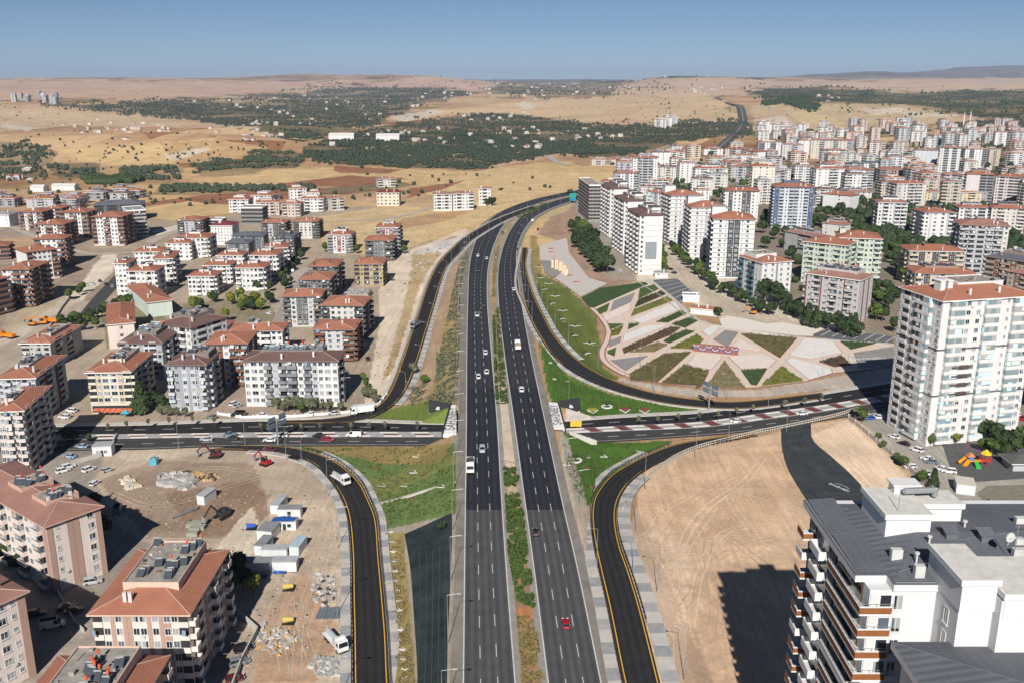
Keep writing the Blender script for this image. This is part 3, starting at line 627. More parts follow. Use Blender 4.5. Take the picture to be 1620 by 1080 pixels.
def sheet(name, pts, m, dz=.05, kind='structure', parent=None, sub_=0, zfix=None, **kw):
    """flat-ish sheet draped on the ground, from a polygon of pixels"""
    W = [P3(*p) for p in pts]
    z = [w_[2] for w_ in W]
    mb = MB()
    if zfix is not None or max(z) - min(z) < .4:
        zz = zfix if zfix is not None else max(z); mb.poly([(w_[0], w_[1], zz + dz) for w_ in W])
    else: mb.poly([(w_[0], w_[1], w_[2] + dz) for w_ in W])
    if sum(W[i][0]*W[(i+1)%len(W)][1]-W[(i+1)%len(W)][0]*W[i][1] for i in range(len(W))) < 0: mb.f = [tuple(reversed(f)) for f in mb.f]
    return mb.build(name, m, parent, kind=kind, **kw)
def zpoly(pts, z=0.0): return [G(x, y, z) for x, y in pts]
# ---------------------------------------------------------------- buildings
T_RED = tile_mat('tile_terracotta', (.355, .148, .095)); T_OR = tile_mat('tile_orange', (.39, .165, .105)); T_PINK = tile_mat('tile_faded', (.33, .175, .14))
T_BR = tile_mat('tile_brown', (.17, .105, .09)); T_DK = tile_mat('sheet_roof_dark', (.125, .133, .153), 1.3, .03); T_MAR = tile_mat('sheet_roof_maroon', (.20, .045, .05), .8)
T_GR = tile_mat('sheet_roof_grey', (.28, .28, .28), .9)
deckm = mat('roof_screed', (.33, .30, .265), var=.3, scale=.5, fine=.2, bump=.2); ridgem = mat('ridge_mortar', (.52, .36, .28), var=.2)
glass = glass_mat('window_glass', (.020, .026, .034)); glassb = glass_mat('balcony_glass', (.03, .045, .05), .08); glassg = glass_mat('glazed_balcony', (.16, .24, .26), .08)
framew = mat('window_frame', (.62, .61, .60), rough=.5, var=.05); dark_in = mat('dark_recess', (.035, .034, .036), rough=.8, var=.2)
steel = mat('galvanised_steel', (.42, .43, .44), rough=.45, metal=.6, var=.1); solar = mat('solar_panel', (.07, .08, .095), rough=.15, spec=.8, var=.1)
tankw = mat('tank_white', (.60, .60, .58), rough=.4); tankr = mat('tank_red', (.62, .10, .04), rough=.4); tankg = mat('tank_grey', (.33, .33, .34), rough=.4)
solar_l = mat('solar_panel_light', (.16, .20, .23), rough=.2, spec=.8)
raw = mat('raw_concrete', (.33, .31, .285), var=.2, fine=.1); brickm = mat('red_blockwork', (.40, .20, .13), var=.2, fine=.15)
def wm(c, st=.16):
    c = tuple(x * .84 for x in c); n = 'render_%02d_%02d_%02d' % tuple(int(x * 99) for x in c); return mat(n, c, rough=.9, var=.06, scale=.15, streak=st, spec=.15)
WHT = (.80, .79, .775); OFF = (.70, .67, .62); CRE = (.74, .68, .55); GRY = (.33, .34, .36); LGR = (.52, .53, .55); DGR = (.085, .088, .095); BRN = (.22, .105, .065)
PNK = (.68, .56, .49); TNP = (.50, .335, .265); MNT = (.60, .68, .56); BLU = (.05, .10, .22); LBL = (.50, .58, .66); YEL = (.70, .56, .33); BRN2 = (.13, .09, .075); REDW = (.42, .07, .06); BEI = (.62, .55, .45); TEAL = (.09, .20, .24)
BW = {'w': 1.25, 'W': 1.7, 'n': .9, 'B': 1.7, 'D': 2.3, 'G': 1.9, 'R': 1.7, '.': .8, 'a': .8, 'x': 1.25, 's': .35, 'b': 1.3, 'L': 1.3}
WIN = {}
def win_mesh(wd, ht, near):
    k = (round(wd, 1), round(ht, 1), near)
    if k in WIN: return WIN[k]
    wd, ht = k[:2]; mb = MB()
    mb.quad((-wd/2, -.03, 0), (wd/2, -.03, 0), (wd/2, -.03, ht), (-wd/2, -.03, ht), 1)
    t = .10
    mb.box(-wd/2-t, -.09, -t, wd/2+t, 0, 0, 0); mb.box(-wd/2-t, -.09, ht, wd/2+t, 0, ht+t, 0)
    mb.box(-wd/2-t, -.09, 0, -wd/2, 0, ht, 0); mb.box(wd/2, -.09, 0, wd/2+t, 0, ht, 0)
    if near: mb.box(-.04, -.07, 0, .04, 0, ht, 0); mb.box(-wd/2-.2, -.2, -t-.08, wd/2+.2, 0, -t, 0)
    WIN[k] = mb.mesh('window', [framew, glass]); return WIN[k]
BAL = {}
def bal_mesh(wd, kind, wmat, fm, near, pr=1.35):
    """balcony: slab, parapet or glazed front, door glass at the wall; origin at the floor line on the wall"""
    k = (round(wd, 1), kind, wmat.name, near, pr)
    if k in BAL: return BAL[k]
    wd = k[0]; mb = MB(); h = wd / 2
    mb.quad((-h+.15, -.02, 0.1), (h-.15, -.02, .1), (h-.15, -.02, 2.5), (-h+.15, -.02, 2.5), 1)
    if kind == 'R':
        mb.box(-h, -.25, 0, h, 0, .95, 0); mb.box(-h, -.22, 2.62, h, 0, 2.9, 0); mb.quad((-h, -.14, .95), (h, -.14, .95), (h, -.14, 2.62), (-h, -.14, 2.62), 2)  # no real recess: a flat dark sheet carries its shade
    else:
        mb.box(-h, -pr, -.18, h, 0, 0, 0)
        if kind == 'L':
            for sx in (-1, 1): mb.box(sx*h-(.1 if sx > 0 else 0), -pr, 0, sx*h+(.1 if sx < 0 else 0), 0, .3, 0)
            mb.box(-h, -pr, 0, h, -pr+.1, .3, 0); mb.box(-h, -pr, .95, h, -pr+.06, 1.02, 3)
            for q in range(int(wd / .5) + 1): x = -h + .05 + q * (wd - .1) / int(wd / .5); mb.box(x-.02, -pr+.02, .3, x+.02, -pr+.06, .95, 3)
        else:
            mb.box(-h, -pr, 0, h, -pr+.12, 1.0, 0); mb.box(-h, -pr+.12, 0, -h+.12, 0, 1.0, 0); mb.box(h-.12, -pr+.12, 0, h, 0, 1.0, 0)
        if kind == 'G':
            mb.box(-h+.04, -pr+.04, 1.0, h-.04, -.02, 2.72, 4); mb.box(-h, -pr, 2.72, h, 0, 2.8, 0)
            n = max(3, int(wd / (.55 if near else 1.1)))
            for q in range(n + 1): x = -h + .06 + q * (wd - .12) / n; mb.box(x-.025, -pr+.0, 1.0, x+.025, -pr+.04, 2.72, 3)
    BAL[k] = mb.mesh('balcony', [wmat, glass, dark_in, framew, fm]); return BAL[k]
def add_mesh(mb, me, M, mi):
    """merge a small mesh into a builder"""
    i0 = len(mb.v); mb.v += [tuple(M @ v.co) for v in me.vertices]
    for p in me.polygons: mb.f.append(tuple(i0 + k for k in p.vertices)); mb.m.append(mi[p.material_index])
def solar_mesh(light, red):
    mb = MB(); mb.hexa([(-1,-1,.3),(1,-1,.3),(1,.9,1.35),(-1,.9,1.35)], [(-1,-1.04,.38),(1,-1.04,.38),(1,.86,1.43),(-1,.86,1.43)], 0)
    mb.tube((-.8,1.05,1.6), (.8,1.05,1.6), .22, 8, 3 if red else 1)
    for x in (-.8, .8): mb.box(x-.04, .95, 0, x+.04, 1.1, 1.5, 2); mb.box(x-.04, -.9, 0, x+.04, -.82, .35, 2)
    if red: mb.tube((.3, 1.3, 2.0), (.3, 1.55, 2.9), .32, 8, 1); mb.box(.26, 1.3, 0, .34, 1.38, 2.1, 2)
    return mb.mesh('solar_water_heater', [solar_l if light else solar, tankr if red else (tankw if light else tankg), steel, tankg])
SOL = None
def hip(mb, x0, y0, x1, y1, z, rise, over, m=0, fm=1, ridge=2, near=False, fasc=.35):
    """hip roof with fascia; returns ridge z"""
    X0, Y0, X1, Y1 = x0-over, y0-over, x1+over, y1+over; w_, d_ = X1-X0, Y1-Y0; r = min(w_, d_) / 2
    zr = z + rise * r; t = z
    if w_ >= d_: a, b2 = (X0+r, (Y0+Y1)/2, zr), (X1-r, (Y0+Y1)/2, zr)
    else: a, b2 = ((X0+X1)/2, Y0+r, zr), ((X0+X1)/2, Y1-r, zr)
    A, B, C, D = (X0,Y0,t), (X1,Y0,t), (X1,Y1,t), (X0,Y1,t); sl = math.hypot(r, rise * r)
    if w_ >= d_:
        mb.poly([A, B, b2, a], m, [(0,0),(w_,0),(w_-r,sl),(r,sl)]); mb.poly([C, D, a, b2], m, [(0,0),(w_,0),(w_-r,sl),(r,sl)])
        mb.poly([B, C, b2], m, [(0,0),(d_,0),(r,sl)]); mb.poly([D, A, a], m, [(0,0),(d_,0),(r,sl)])
    else:
        mb.poly([A, B, a], m, [(0,0),(w_,0),(r,sl)]); mb.poly([C, D, b2], m, [(0,0),(w_,0),(r,sl)])
        mb.poly([B, C, b2, a], m, [(0,0),(d_,0),(d_-r,sl),(r,sl)]); mb.poly([D, A, a, b2], m, [(0,0),(d_,0),(d_-r,sl),(r,sl)])
    mb.box(X0, Y0, z-fasc, X1, Y1, z-.002, fm)
    if near:
        for p, q in ((A, a), (D, a if w_ >= d_ else b2), (B, b2 if w_ >= d_ else a), (C, b2), (a, b2)): mb.tube(p, q, .13, 4, ridge)
    return zr
GND = {}
def building(A, rot, Wd, Dp, h, label, fl=None, wall=WHT, acc=GRY, front='wBwwBw', side='wBwBw', left=None, right=None, roof=T_RED, rtype='hip', deck=(.25,.75,.35,.8), sol=0, near=False,
             group=None, shop=False, fascia=WHT, line=None, balc=None, light=False, red=.15, cat='apartment building', name='apartment_building', z0=0, glz=None, over=.8, pent=None, fh=None, rise=.25, linesides='fl', sidew=None):
    root = bpy.data.objects.new(name, None); COL.objects.link(root); root.location = (A[0], A[1], z0); root.rotation_euler = (0, 0, rot); root.empty_display_size = 2
    tag(root, label, cat, group)
    fl = fl or max(1, round((h - .6) / 3.0)); base = .9 if not shop else 3.6; fh = fh or (h - base) / (fl if not shop else max(1, fl - 1)); nf = fl if not shop else max(1, fl - 1)
    wmt = wm(wall); am = wm(acc, .05); fm = mat('fascia_%02d_%02d' % (int(fascia[0]*99), int(fascia[2]*99)), fascia, var=.05); bm = wm(balc or wall)
    gz = {None: glassg, 'd': glassb}[glz]
    mb = MB(); mb.box(0, 0, -1.5, Wd, Dp, h, 0)
    WB, BB, AB = MB(), MB(), MB(); cnt = 0; wins = []; bals = []
    def M(sd, u, z):
        if sd == 'f': return Matrix.Translation((u, 0, z))
        if sd == 'l': return Matrix.Translation((0, Dp - u, z)) @ Matrix.Rotation(-math.pi/2, 4, 'Z')
        if sd == 'r': return Matrix.Translation((Wd, u, z)) @ Matrix.Rotation(math.pi/2, 4, 'Z')
    def fbox(mbx, sd, u0, u1, w1, zz0, zz1, m=0):
        if sd == 'f': mbx.box(u0, -w1, zz0, u1, 0, zz1, m)
        elif sd == 'l': mbx.box(-w1, Dp-u1, zz0, 0, Dp-u0, zz1, m)
        else: mbx.box(Wd, u0, zz0, Wd+w1, u1, zz1, m)
    sides = [('f', Wd, front)]
    mid = A[0] + Wd / 2 * math.cos(rot)
    if left is None and right is None:
        if A[0] > 20: left = side
        if mid < 20: right = side
    if left: sides.append(('l', Dp, left))
    if right: sides.append(('r', Dp, right))
    for sd, Ls, pat in sides:
        tot = sum(BW[c] for c in pat); sc = Ls / tot; u = 0
        for c in pat:
            bw = BW[c] * sc; uc = u + bw / 2
            if c in 'ax': fbox(AB, sd, u + bw*.04, u + bw*.96, .10, base if c == 'x' else 0, h-.36)
            elif c == 's': fbox(AB, sd, u + bw*.1, u + bw*.9, .16, 0, h-.36)
            for f in range(nf):
                zf = base + f * fh
                if c in 'wWnx':
                    wd = {'w': 1.35, 'W': 2.1, 'n': .7, 'x': 1.35}[c]; wd = min(wd, bw * .72); ht = 1.45 if c != 'n' else 1.0; dz = .95 if c != 'n' else 1.3
                    T = M(sd, uc, zf + dz) @ Matrix.Translation((0, -.10 if c == 'x' else 0, 0)); wins.append((win_mesh(wd, ht, near), T))
                elif c in 'BDGRbL':
                    kk = {'B': 'B', 'D': 'B', 'G': 'G', 'R': 'R', 'b': 'B', 'L': 'L'}[c]
                    bals.append((bal_mesh(bw * .94, kk, bm, gz, near, 1.3 if Ls > 8 else 1.0), M(sd, uc, zf)))
            u += bw
        if line and sd in linesides:
            for f in range(0, nf): fbox(AB, sd, 0, Ls, .07, base + f*fh - .12, base + f*fh + .12)
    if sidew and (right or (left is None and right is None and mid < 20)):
        sm_ = MB(); sm_.box(Wd + .001, .02, -1, Wd + .018, Dp - .02, h - .36); sm_.build('side_panel', [wm(sidew)], root)  # thin darker panel laid over the whole right side face
    if shop:
        for sd, Ls, pat in sides: fbox(AB, sd, .4, Ls-.4, .06, .3, 2.9, 1)
    mb.build('wall', [wmt], root)
    if A[1] < 760:
        rr = random.Random(int(A[0] * 7 + A[1])); CB, LB = MB(), MB()
        for me_, T in bals:
            u_ = rr.random(); wb = max(v.co.x for v in me_.vertices)
            if u_ < .30:
                q = MB(); a_ = rr.uniform(-wb * .9, wb * .2); q.box(a_, -1.33, rr.uniform(1.15, 1.9), a_ + rr.uniform(wb * .5, wb * .9), -1.27, 2.65); me2 = q
                i0 = len(LB.v); LB.v += [tuple(T @ Vector(v)) for v in q.v]; LB.f += [tuple(i0 + k for k in f) for f in q.f]; LB.m += [rr.choice((0, 0, 0, 1, 2))] * len(q.f)
        for me_, T in wins:
            if rr.random() < .12:
                q = MB(); q.box(.8, -.38, -.75, 1.6, -.05, -.2); i0 = len(CB.v); CB.v += [tuple(T @ Vector(v)) for v in q.v]; CB.f += [tuple(i0 + k for k in f) for f in q.f]; CB.m += [0] * len(q.f)
        if LB.v: LB.build('awning_cloth', [mat('cloth_white', (.66, .65, .62)), mat('cloth_blue', (.22, .32, .42)), mat('cloth_sand', (.50, .42, .30))], root, kind='stuff')
        if CB.v: CB.build('air_conditioner', [mat('ac_unit', (.55, .55, .53))], root, kind='stuff')
    if AB.v: AB.build('facade_trim', [am, dark_in], root)
    if near:
        for me_, T in wins: o = mk('window', me_, root); o.matrix_local = T
        for me_, T in bals: o = mk('balcony', me_, root); o.matrix_local = T
    else:
        if wins:
            for me_, T in wins: add_mesh(WB, me_, T, {0: 0, 1: 1})
            WB.build('window', [framew, glass], root, kind='stuff')
        if bals:
            for me_, T in bals: add_mesh(BB, me_, T, {0: 0, 1: 1, 2: 2, 3: 3, 4: 4})
            BB.build('balcony', [bm, glass, dark_in, framew, gz], root, kind='stuff')
    rb = MB()
    if rtype == 'hip':
        zr = hip(rb, 0, 0, Wd, Dp, h, rise, over, near=near or A[1] < 520); ro = rb.build('roof', [roof, fm, ridgem], root)
        zd = zr + .04
    else:
        rb.box(-.3, -.3, h-.02, Wd+.3, Dp+.3, h+.45, 1); rb.box(-.3, -.3, h+.45, Wd+.3, -.0, h+.95, 1); rb.box(-.3, Dp, h+.45, Wd+.3, Dp+.3, h+.95, 1)
        rb.box(-.3, 0, h+.45, 0, Dp, h+.95, 1); rb.box(Wd, 0, h+.45, Wd+.3, Dp, h+.95, 1); rb.quad((0,0,h+.46),(Wd,0,h+.46),(Wd,Dp,h+.46),(0,Dp,h+.46),0)
        ro = rb.build('roof', [deckm if roof in (T_RED, T_OR) else roof, fm], root); zd = h + .4; ro_ = ro
    decks = [] if not deck else (deck if isinstance(deck, list) else [deck]); spots = []
    for deck in (decks if rtype == 'hip' else []):
        x0, x1, y0, y1 = deck[0]*Wd, deck[1]*Wd, deck[2]*Dp, deck[3]*Dp; db = MB(); spots.append((x0, x1, y0, y1))
        db.box(x0, y0, h, x1, y1, zd+.05, 1); t = .18
        db.quad((x0+t,y0+t,zd+.06),(x1-t,y0+t,zd+.06),(x1-t,y1-t,zd+.06),(x0+t,y1-t,zd+.06),0)
        for q in ((x0,y0,x1,y0+t),(x0,y1-t,x1,y1),(x0,y0+t,x0+t,y1-t),(x1-t,y0+t,x1,y1-t)): db.box(q[0],q[1],zd+.05,q[2],q[3],zd+.38,1)
        dk = db.build('roof_deck', [deckm, wmt if fascia == WHT else fm], ro)
        if A[1] < 700:
            kb = MB(); rr = random.Random(int(x0 * 9 + A[0]))
            for q in range(int((x1-x0)*(y1-y0) / (9 if near else 16)) + 2):
                cx, cy, s_ = rr.uniform(x0+.8, x1-.8), rr.uniform(y0+.8, y1-.8), rr.uniform(.15, .6); kb.box(cx-s_, cy-s_*rr.uniform(.4,1.5), zd+.07, cx+s_, cy+s_*.6, zd+.07+s_*rr.uniform(.3,1.6), rr.choice((0,0,1,2,3)))
            for q in range(3): a_ = (rr.uniform(x0+.5, x1-.5), rr.uniform(y0+.5, y1-.5), zd+.15); kb.tube(a_, (rr.uniform(x0+.5, x1-.5), a_[1]+rr.uniform(-3,3), zd+.15), .05, 4, 3)
            kb.build('roof_clutter', [deckm, mat('clutter_white', (.55,.54,.52)), mat('clutter_rust', (.28,.14,.08)), mat('clutter_dark', (.06,.06,.06))], dk, kind='stuff')
    if not spots: spots = [(.1*Wd, .9*Wd, .25*Dp, .85*Dp)]; dk = ro
    if pent:
        for (a, b_, c_, d_, ph) in pent:
            pb = MB(); pb.box(a*Wd, c_*Dp, h-.3, b_*Wd, d_*Dp, zd+ph, 0); pb.box(a*Wd-.25, c_*Dp-.25, zd+ph, b_*Wd+.25, d_*Dp+.25, zd+ph+.25, 1); pb.build('stair_tower', [wmt, fm], root)
    if sol:
        sb = MB(); SM = [solar_mesh(light, False), solar_mesh(light, True)]
        for q in range(sol):
            x0, x1, y0, y1 = spots[q % len(spots)]
            T = Matrix.Translation((random.uniform(x0+1, max(x0+1.1, x1-1)), random.uniform(y0+1, max(y0+1.1, y1-1)), zd+.1)) @ Matrix.Rotation(-rot + R(random.uniform(-12, 12)), 4, 'Z') @ Matrix.Scale(.8, 4)
            rd = random.random() < red
            if near: o = mk('solar_water_heater', SM[rd], dk); o.matrix_local = T
            else: add_mesh(sb, SM[0], T, {0: 0, 1: 2 if rd else 1, 2: 3, 3: 1})
        if sb.v: sb.build('solar_water_heater', [solar_l if light else solar, tankw if light else tankg, tankr, steel], dk, kind='stuff')
    cb = MB()
    for q in range(2 if Wd > 12 else 1):
        cx, cy = random.uniform(.15, .85) * Wd, random.uniform(.05, .3) * Dp
        cb.box(cx-.35, cy-.3, h, cx+.35, cy+.3, h+2.0+(rise*min(cy+.8, 4) if rtype == 'hip' else 0), 0)
    cb.build('chimney', wmt, ro)
    GND[root.name] = (A, rot, Wd, Dp, h)
    return root
def BP(xl, yl, xr, yr, yb, dep, label, fl=None, **kw):
    """place a block from its two front eave corners in the survey and the line where it meets the ground"""
    X1_, Y1_ = G(xl, yb, 0)
    if fl is None or yb:
        a = (yl - 540) / FPX; d = SP + a * CP; f = CP - a * SP; h = CAM_H - Y1_ * d / f
    if not yb: h = fl * 3.0 + .8; 
    A = G(xl, yl, h); B = G(xr, yr, h); rot = math.atan2(B[1]-A[1], B[0]-A[0]); Wd = math.hypot(B[0]-A[0], B[1]-A[1])
    if abs(rot) > R(75): rot = 0
    ov = kw.get('over', .8); o = ov * .8    # eave corner to wall corner
    A = (A[0] + o*math.cos(rot) - o*math.sin(rot), A[1] + o*math.sin(rot) + o*math.cos(rot)); Wd = max(5, Wd - 2*o)
    return building(A, rot, Wd, dep, h, label, fl=fl, **kw)

# --- blocks in front, lower left
sal = dict(wall=(.86, .76, .69), acc=TNP, roof=T_OR, near=True, sol=12, deck=(.2, .8, .26, .97), fascia=(.62, .45, .36), red=.5, fl=6, rise=.25)
building((-83.2, 166.6), 0.0, 19.0, 25.5, 18.3, 'salmon six storey block with brown strips whose flat roof platform overlooks the site cabins', front='RwawaawwawaxwR', right='BwaRwsawBxRwaB', **{**sal})
building((-82.4, 126), 0.0, 19.0, 25.5, 18.3, 'salmon block cut off by the bottom of the picture with red tanks on its roof', front='RwawaawwawaxwR', right='BwaRwsawBxRwaB', **{**sal, 'roof': T_RED, 'red': .6})
building((-110.6, 205.0), R(51.5), 13.6, 46, 18.2, 'long pink block with rotated gable end and two solar panel rows on its roof', front='an.aa.wa', left='wBwaBnaBwaBwnBa', right=None, wall=(.84, .74, .67), acc=TNP, roof=T_PINK, near=True, sol=16, red=.15, deck=[(.3, .9, .16, .32), (.3, .9, .44, .6)], fascia=(.55, .36, .28), fl=6)
building((-107.6, 161.5), R(55), 14, 40, 19.4, 'pink block clipped by the left edge with only its end wall showing', front='an.nwna', left='wBwaBnaBwaBwnBa', right=None, wall=(.84, .74, .68), acc=TNP, roof=T_PINK, near=True, sol=0, deck=None, fascia=(.5, .36, .28), fl=6)
# --- left, along the street
BP(381.5, 571, 535.8, 571, 643, 14, 'long grey and white six storey block with brown roof behind the street trees', front='wWwBxBDwBxwWw', right='wBwn', wall=WHT, acc=(.50, .53, .57), roof=T_BR, near=True, sol=26, deck=(.14, .82, .45, 1.0), fascia=(.2, .18, .18), balc=(.26, .27, .29), fl=6, red=.25, light=True)
BP(260, 577, 326.6, 577, 650, 17, 'pale blue block with brown hip roof and curved balconies next to the pines', front='BxawawxB', right='wBwwBw', wall=(.60, .63, .67), acc=(.36, .39, .43), roof=T_BR, near=True, sol=9, deck=(.35, .95, .4, .98), fascia=(.2, .17, .17), fl=6)
BP(133.7, 589, 207.5, 588, 654, 26, 'cream five storey block with red roof above the shops with orange awnings', front='RxWWxR', right='BwRwBwRw', wall=(.78, .72, .60), acc=YEL, roof=T_RED, near=True, sol=10, deck=(.32, .72, .3, .95), shop=True, fl=6)
BP(-12, 651, 38, 649, 752, 24, 'pinkish tower at the left edge with long balconies', front='wwDwD', right='wRwsRwBwRw', wall=(.72, .64, .60), acc=TNP, roof=T_RED, near=True, sol=4, deck=(.0, .35, .3, .7), fl=8)
BP(-8, 599, 56.7, 597.5, 672, 28, 'block with pale blue front and dark brown side behind the left edge tower', front='wDwxDw', right='wRaRwaRw', wall=(.60, .63, .68), acc=BRN, roof=T_RED, near=True, sol=8, deck=(.2, .6, .3, .8), fl=7)
BP(29, 543, 79.9, 543, 585, 30, 'grey five storey block with a tall dark roof box beside the pavement diggers', front='RnWW', right='wRwRww', wall=(.52, .50, .48), acc=GRY, roof=T_OR, sol=2, deck=(.45, .8, .25, .8), fl=5)
BP(185, 543, 257, 543, 600, 22, 'light grey block with brown roof crowded with solar tanks behind the cream block', front='RwwxwRx', right='wBwBw', wall=(.66, .69, .73), acc=(.40, .43, .47), roof=T_BR, sol=16, deck=(.2, .75, .3, .95), fl=6, fascia=(.2, .17, .16), light=True)
BP(246, 511, 301, 519, 575, 22, 'white block with maroon brown roof and a large cluttered roof platform', front='wBxwBw', right='wRwRw', wall=WHT, acc=DGR, roof=T_BR, sol=12, deck=(.1, .7, .3, .95), fl=6, fascia=(.2, .16, .15))
BP(322, 545, 391.4, 544, 612, 20, 'white block with brown vertical strips tucked behind the long grey block', front='wxawBB', right='wRwR', wall=WHT, acc=BRN, roof=T_OR, sol=0, deck=None, fl=6, balc=BRN, fascia=DGR)
BP(360, 524, 448, 523, 572, 14, 'wide white block with orange tiled roof and a grey balcony band', front='wwwBwDww', right='wBw', wall=WHT, acc=LGR, roof=T_OR, sol=2, deck=(.3, .5, .4, .8), fl=5, fascia=GRY)
BP(321, 519.5, 356.7, 519.5, 546, 14, 'small pink three storey house with red hip roof by the garden', front='wwn', right='ww', wall=PNK, roof=T_RED, sol=0, deck=None, fl=2, cat='house', name='house')
BP(166.7, 514, 214, 510, 553, 44, 'pink school wing with blank gable end and long tiled roof', front='..w..', right='wwwwwwww', wall=(.80, .68, .63), roof=T_RED, deck=None, fl=3, cat='school', name='school_building', rise=.25, fascia=OFF)
BP(231.5, 479, 274, 474, 503, 50, 'mint green school wing with a long red tiled roof', front='...', right='wwwwwwwwww', wall=(.66, .74, .66), roof=T_RED, deck=None, fl=3, cat='school', name='school_building', rise=.25, fascia=OFF)
# dark blocks by the dirt street on the left
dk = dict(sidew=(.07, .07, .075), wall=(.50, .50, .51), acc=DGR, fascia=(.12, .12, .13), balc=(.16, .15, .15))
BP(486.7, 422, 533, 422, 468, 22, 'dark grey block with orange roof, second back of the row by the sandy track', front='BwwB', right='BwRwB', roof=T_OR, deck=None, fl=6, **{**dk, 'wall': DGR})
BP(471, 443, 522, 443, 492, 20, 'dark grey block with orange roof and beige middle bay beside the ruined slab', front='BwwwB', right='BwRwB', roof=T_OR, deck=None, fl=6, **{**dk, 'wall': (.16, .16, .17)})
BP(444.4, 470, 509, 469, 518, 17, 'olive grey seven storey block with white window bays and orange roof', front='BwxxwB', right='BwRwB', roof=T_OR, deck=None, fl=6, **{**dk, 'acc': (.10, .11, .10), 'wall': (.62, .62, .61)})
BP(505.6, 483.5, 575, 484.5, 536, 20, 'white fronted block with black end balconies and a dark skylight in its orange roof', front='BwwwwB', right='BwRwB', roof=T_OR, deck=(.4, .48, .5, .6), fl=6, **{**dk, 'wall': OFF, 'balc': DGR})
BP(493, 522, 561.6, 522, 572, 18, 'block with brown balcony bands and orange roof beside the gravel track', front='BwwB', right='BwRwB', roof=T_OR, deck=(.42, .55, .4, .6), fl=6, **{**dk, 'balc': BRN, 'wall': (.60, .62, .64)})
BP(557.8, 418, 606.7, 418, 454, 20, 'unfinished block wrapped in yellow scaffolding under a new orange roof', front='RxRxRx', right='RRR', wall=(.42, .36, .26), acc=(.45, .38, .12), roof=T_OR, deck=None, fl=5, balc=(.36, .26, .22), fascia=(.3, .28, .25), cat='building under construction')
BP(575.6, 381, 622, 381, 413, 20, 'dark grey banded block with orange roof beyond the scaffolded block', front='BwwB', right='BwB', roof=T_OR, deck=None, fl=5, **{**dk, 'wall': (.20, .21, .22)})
BP(593, 360, 631, 360, 397, 20, 'white block with a red arched top storey behind the dark banded block', front='BxwxB', right='BwB', wall=(.6, .6, .6), acc=REDW, roof=T_RED, deck=(.25, .75, .4, .9), fl=6, balc=GRY)
BP(515.6, 372, 555.6, 372, 401, 18, 'white block with dark red crosses and grey balconies near the dry field', front='BwxwB', right='BwB', wall=WHT, acc=REDW, roof=T_RED, deck=(.2, .75, .4, .9), sol=3, fl=6, balc=GRY)
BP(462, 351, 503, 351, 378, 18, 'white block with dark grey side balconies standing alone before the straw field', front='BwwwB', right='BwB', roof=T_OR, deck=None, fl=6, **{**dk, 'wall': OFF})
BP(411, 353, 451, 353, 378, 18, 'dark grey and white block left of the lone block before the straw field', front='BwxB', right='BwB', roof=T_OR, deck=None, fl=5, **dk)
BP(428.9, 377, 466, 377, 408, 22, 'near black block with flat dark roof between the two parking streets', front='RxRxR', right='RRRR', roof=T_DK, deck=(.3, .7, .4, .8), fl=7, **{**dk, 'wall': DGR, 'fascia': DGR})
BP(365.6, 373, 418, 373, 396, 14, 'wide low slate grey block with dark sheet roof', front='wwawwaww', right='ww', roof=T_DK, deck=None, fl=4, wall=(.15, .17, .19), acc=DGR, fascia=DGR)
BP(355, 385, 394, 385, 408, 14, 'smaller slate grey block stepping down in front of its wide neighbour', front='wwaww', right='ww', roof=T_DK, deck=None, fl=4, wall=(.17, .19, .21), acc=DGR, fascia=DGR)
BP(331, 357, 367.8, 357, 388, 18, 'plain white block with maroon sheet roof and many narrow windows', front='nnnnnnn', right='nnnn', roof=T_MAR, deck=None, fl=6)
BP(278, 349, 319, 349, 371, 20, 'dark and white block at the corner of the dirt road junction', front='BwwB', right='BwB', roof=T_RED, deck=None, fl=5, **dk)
BP(331, 349, 352, 349, 365, 12, 'small grey concrete shell with flat roof behind the plain white block', front='RRR', right='RR', rtype='flat', wall=(.33, .32, .31), fl=3, deck=None, cat='building under construction')
WT = dict(wall=WHT, acc=LGR, roof=T_RED)
for a in [
 (273.6,377,329,377,408,20,'white block with red roof and shaded side in the second row by the dirt road','wwBwwB'),
 (240.6,410,273.6,409,453,26,'tall white block with deep receding side behind the corner block by the asphalt street','wnnB'),
 (210,399,262,398,436,14,'white block with long red roof seen over its taller neighbour','wwBBww'),
 (196,429,245,429,474,16,'white block with dark stacked balconies at the corner of the asphalt street','nRwwRn'),
 (178,417,200,417,468,16,'slim white block with ornament discs at the edge of the dirt street','nww'),
 (294,437,340,437,468,15,'white block with pale roof hatch, left of the pair by the garden','wwBwwB'),
 (320,420,364.4,420,449,15,'white block with roof hatch behind the garden pair','wBwwBw'),
 (370,424,417.8,424,460,17,'white block with twin stacks of white balconies facing the shrubs','BwwwwB'),
 (393,404,437.8,404,444,20,'white block with grey side directly behind the twin balcony block','wBwwBw'),
 (341,404,384,404,434,14,'small roofed white block in the middle of the white group','wwBww'),
 (415.6,393,455.6,392,428,18,'white block with brown side trim at the head of the parking street','wBwwB'),
 (260,385,300,385,412,14,'white block showing mostly its red roof behind the second row','wwww')]:
    BP(*a[:6], a[6], front=a[7], right='BwwBw', deck=(.35, .7, .35, .75), sol=(3 if a[0] < 320 else 0), **WT)
BW2 = dict(sidew=(.10, .085, .085), wall=WHT, acc=DGR, balc=(.30, .17, .13), roof=T_RED, deck=None, fascia=(.15, .1, .09))
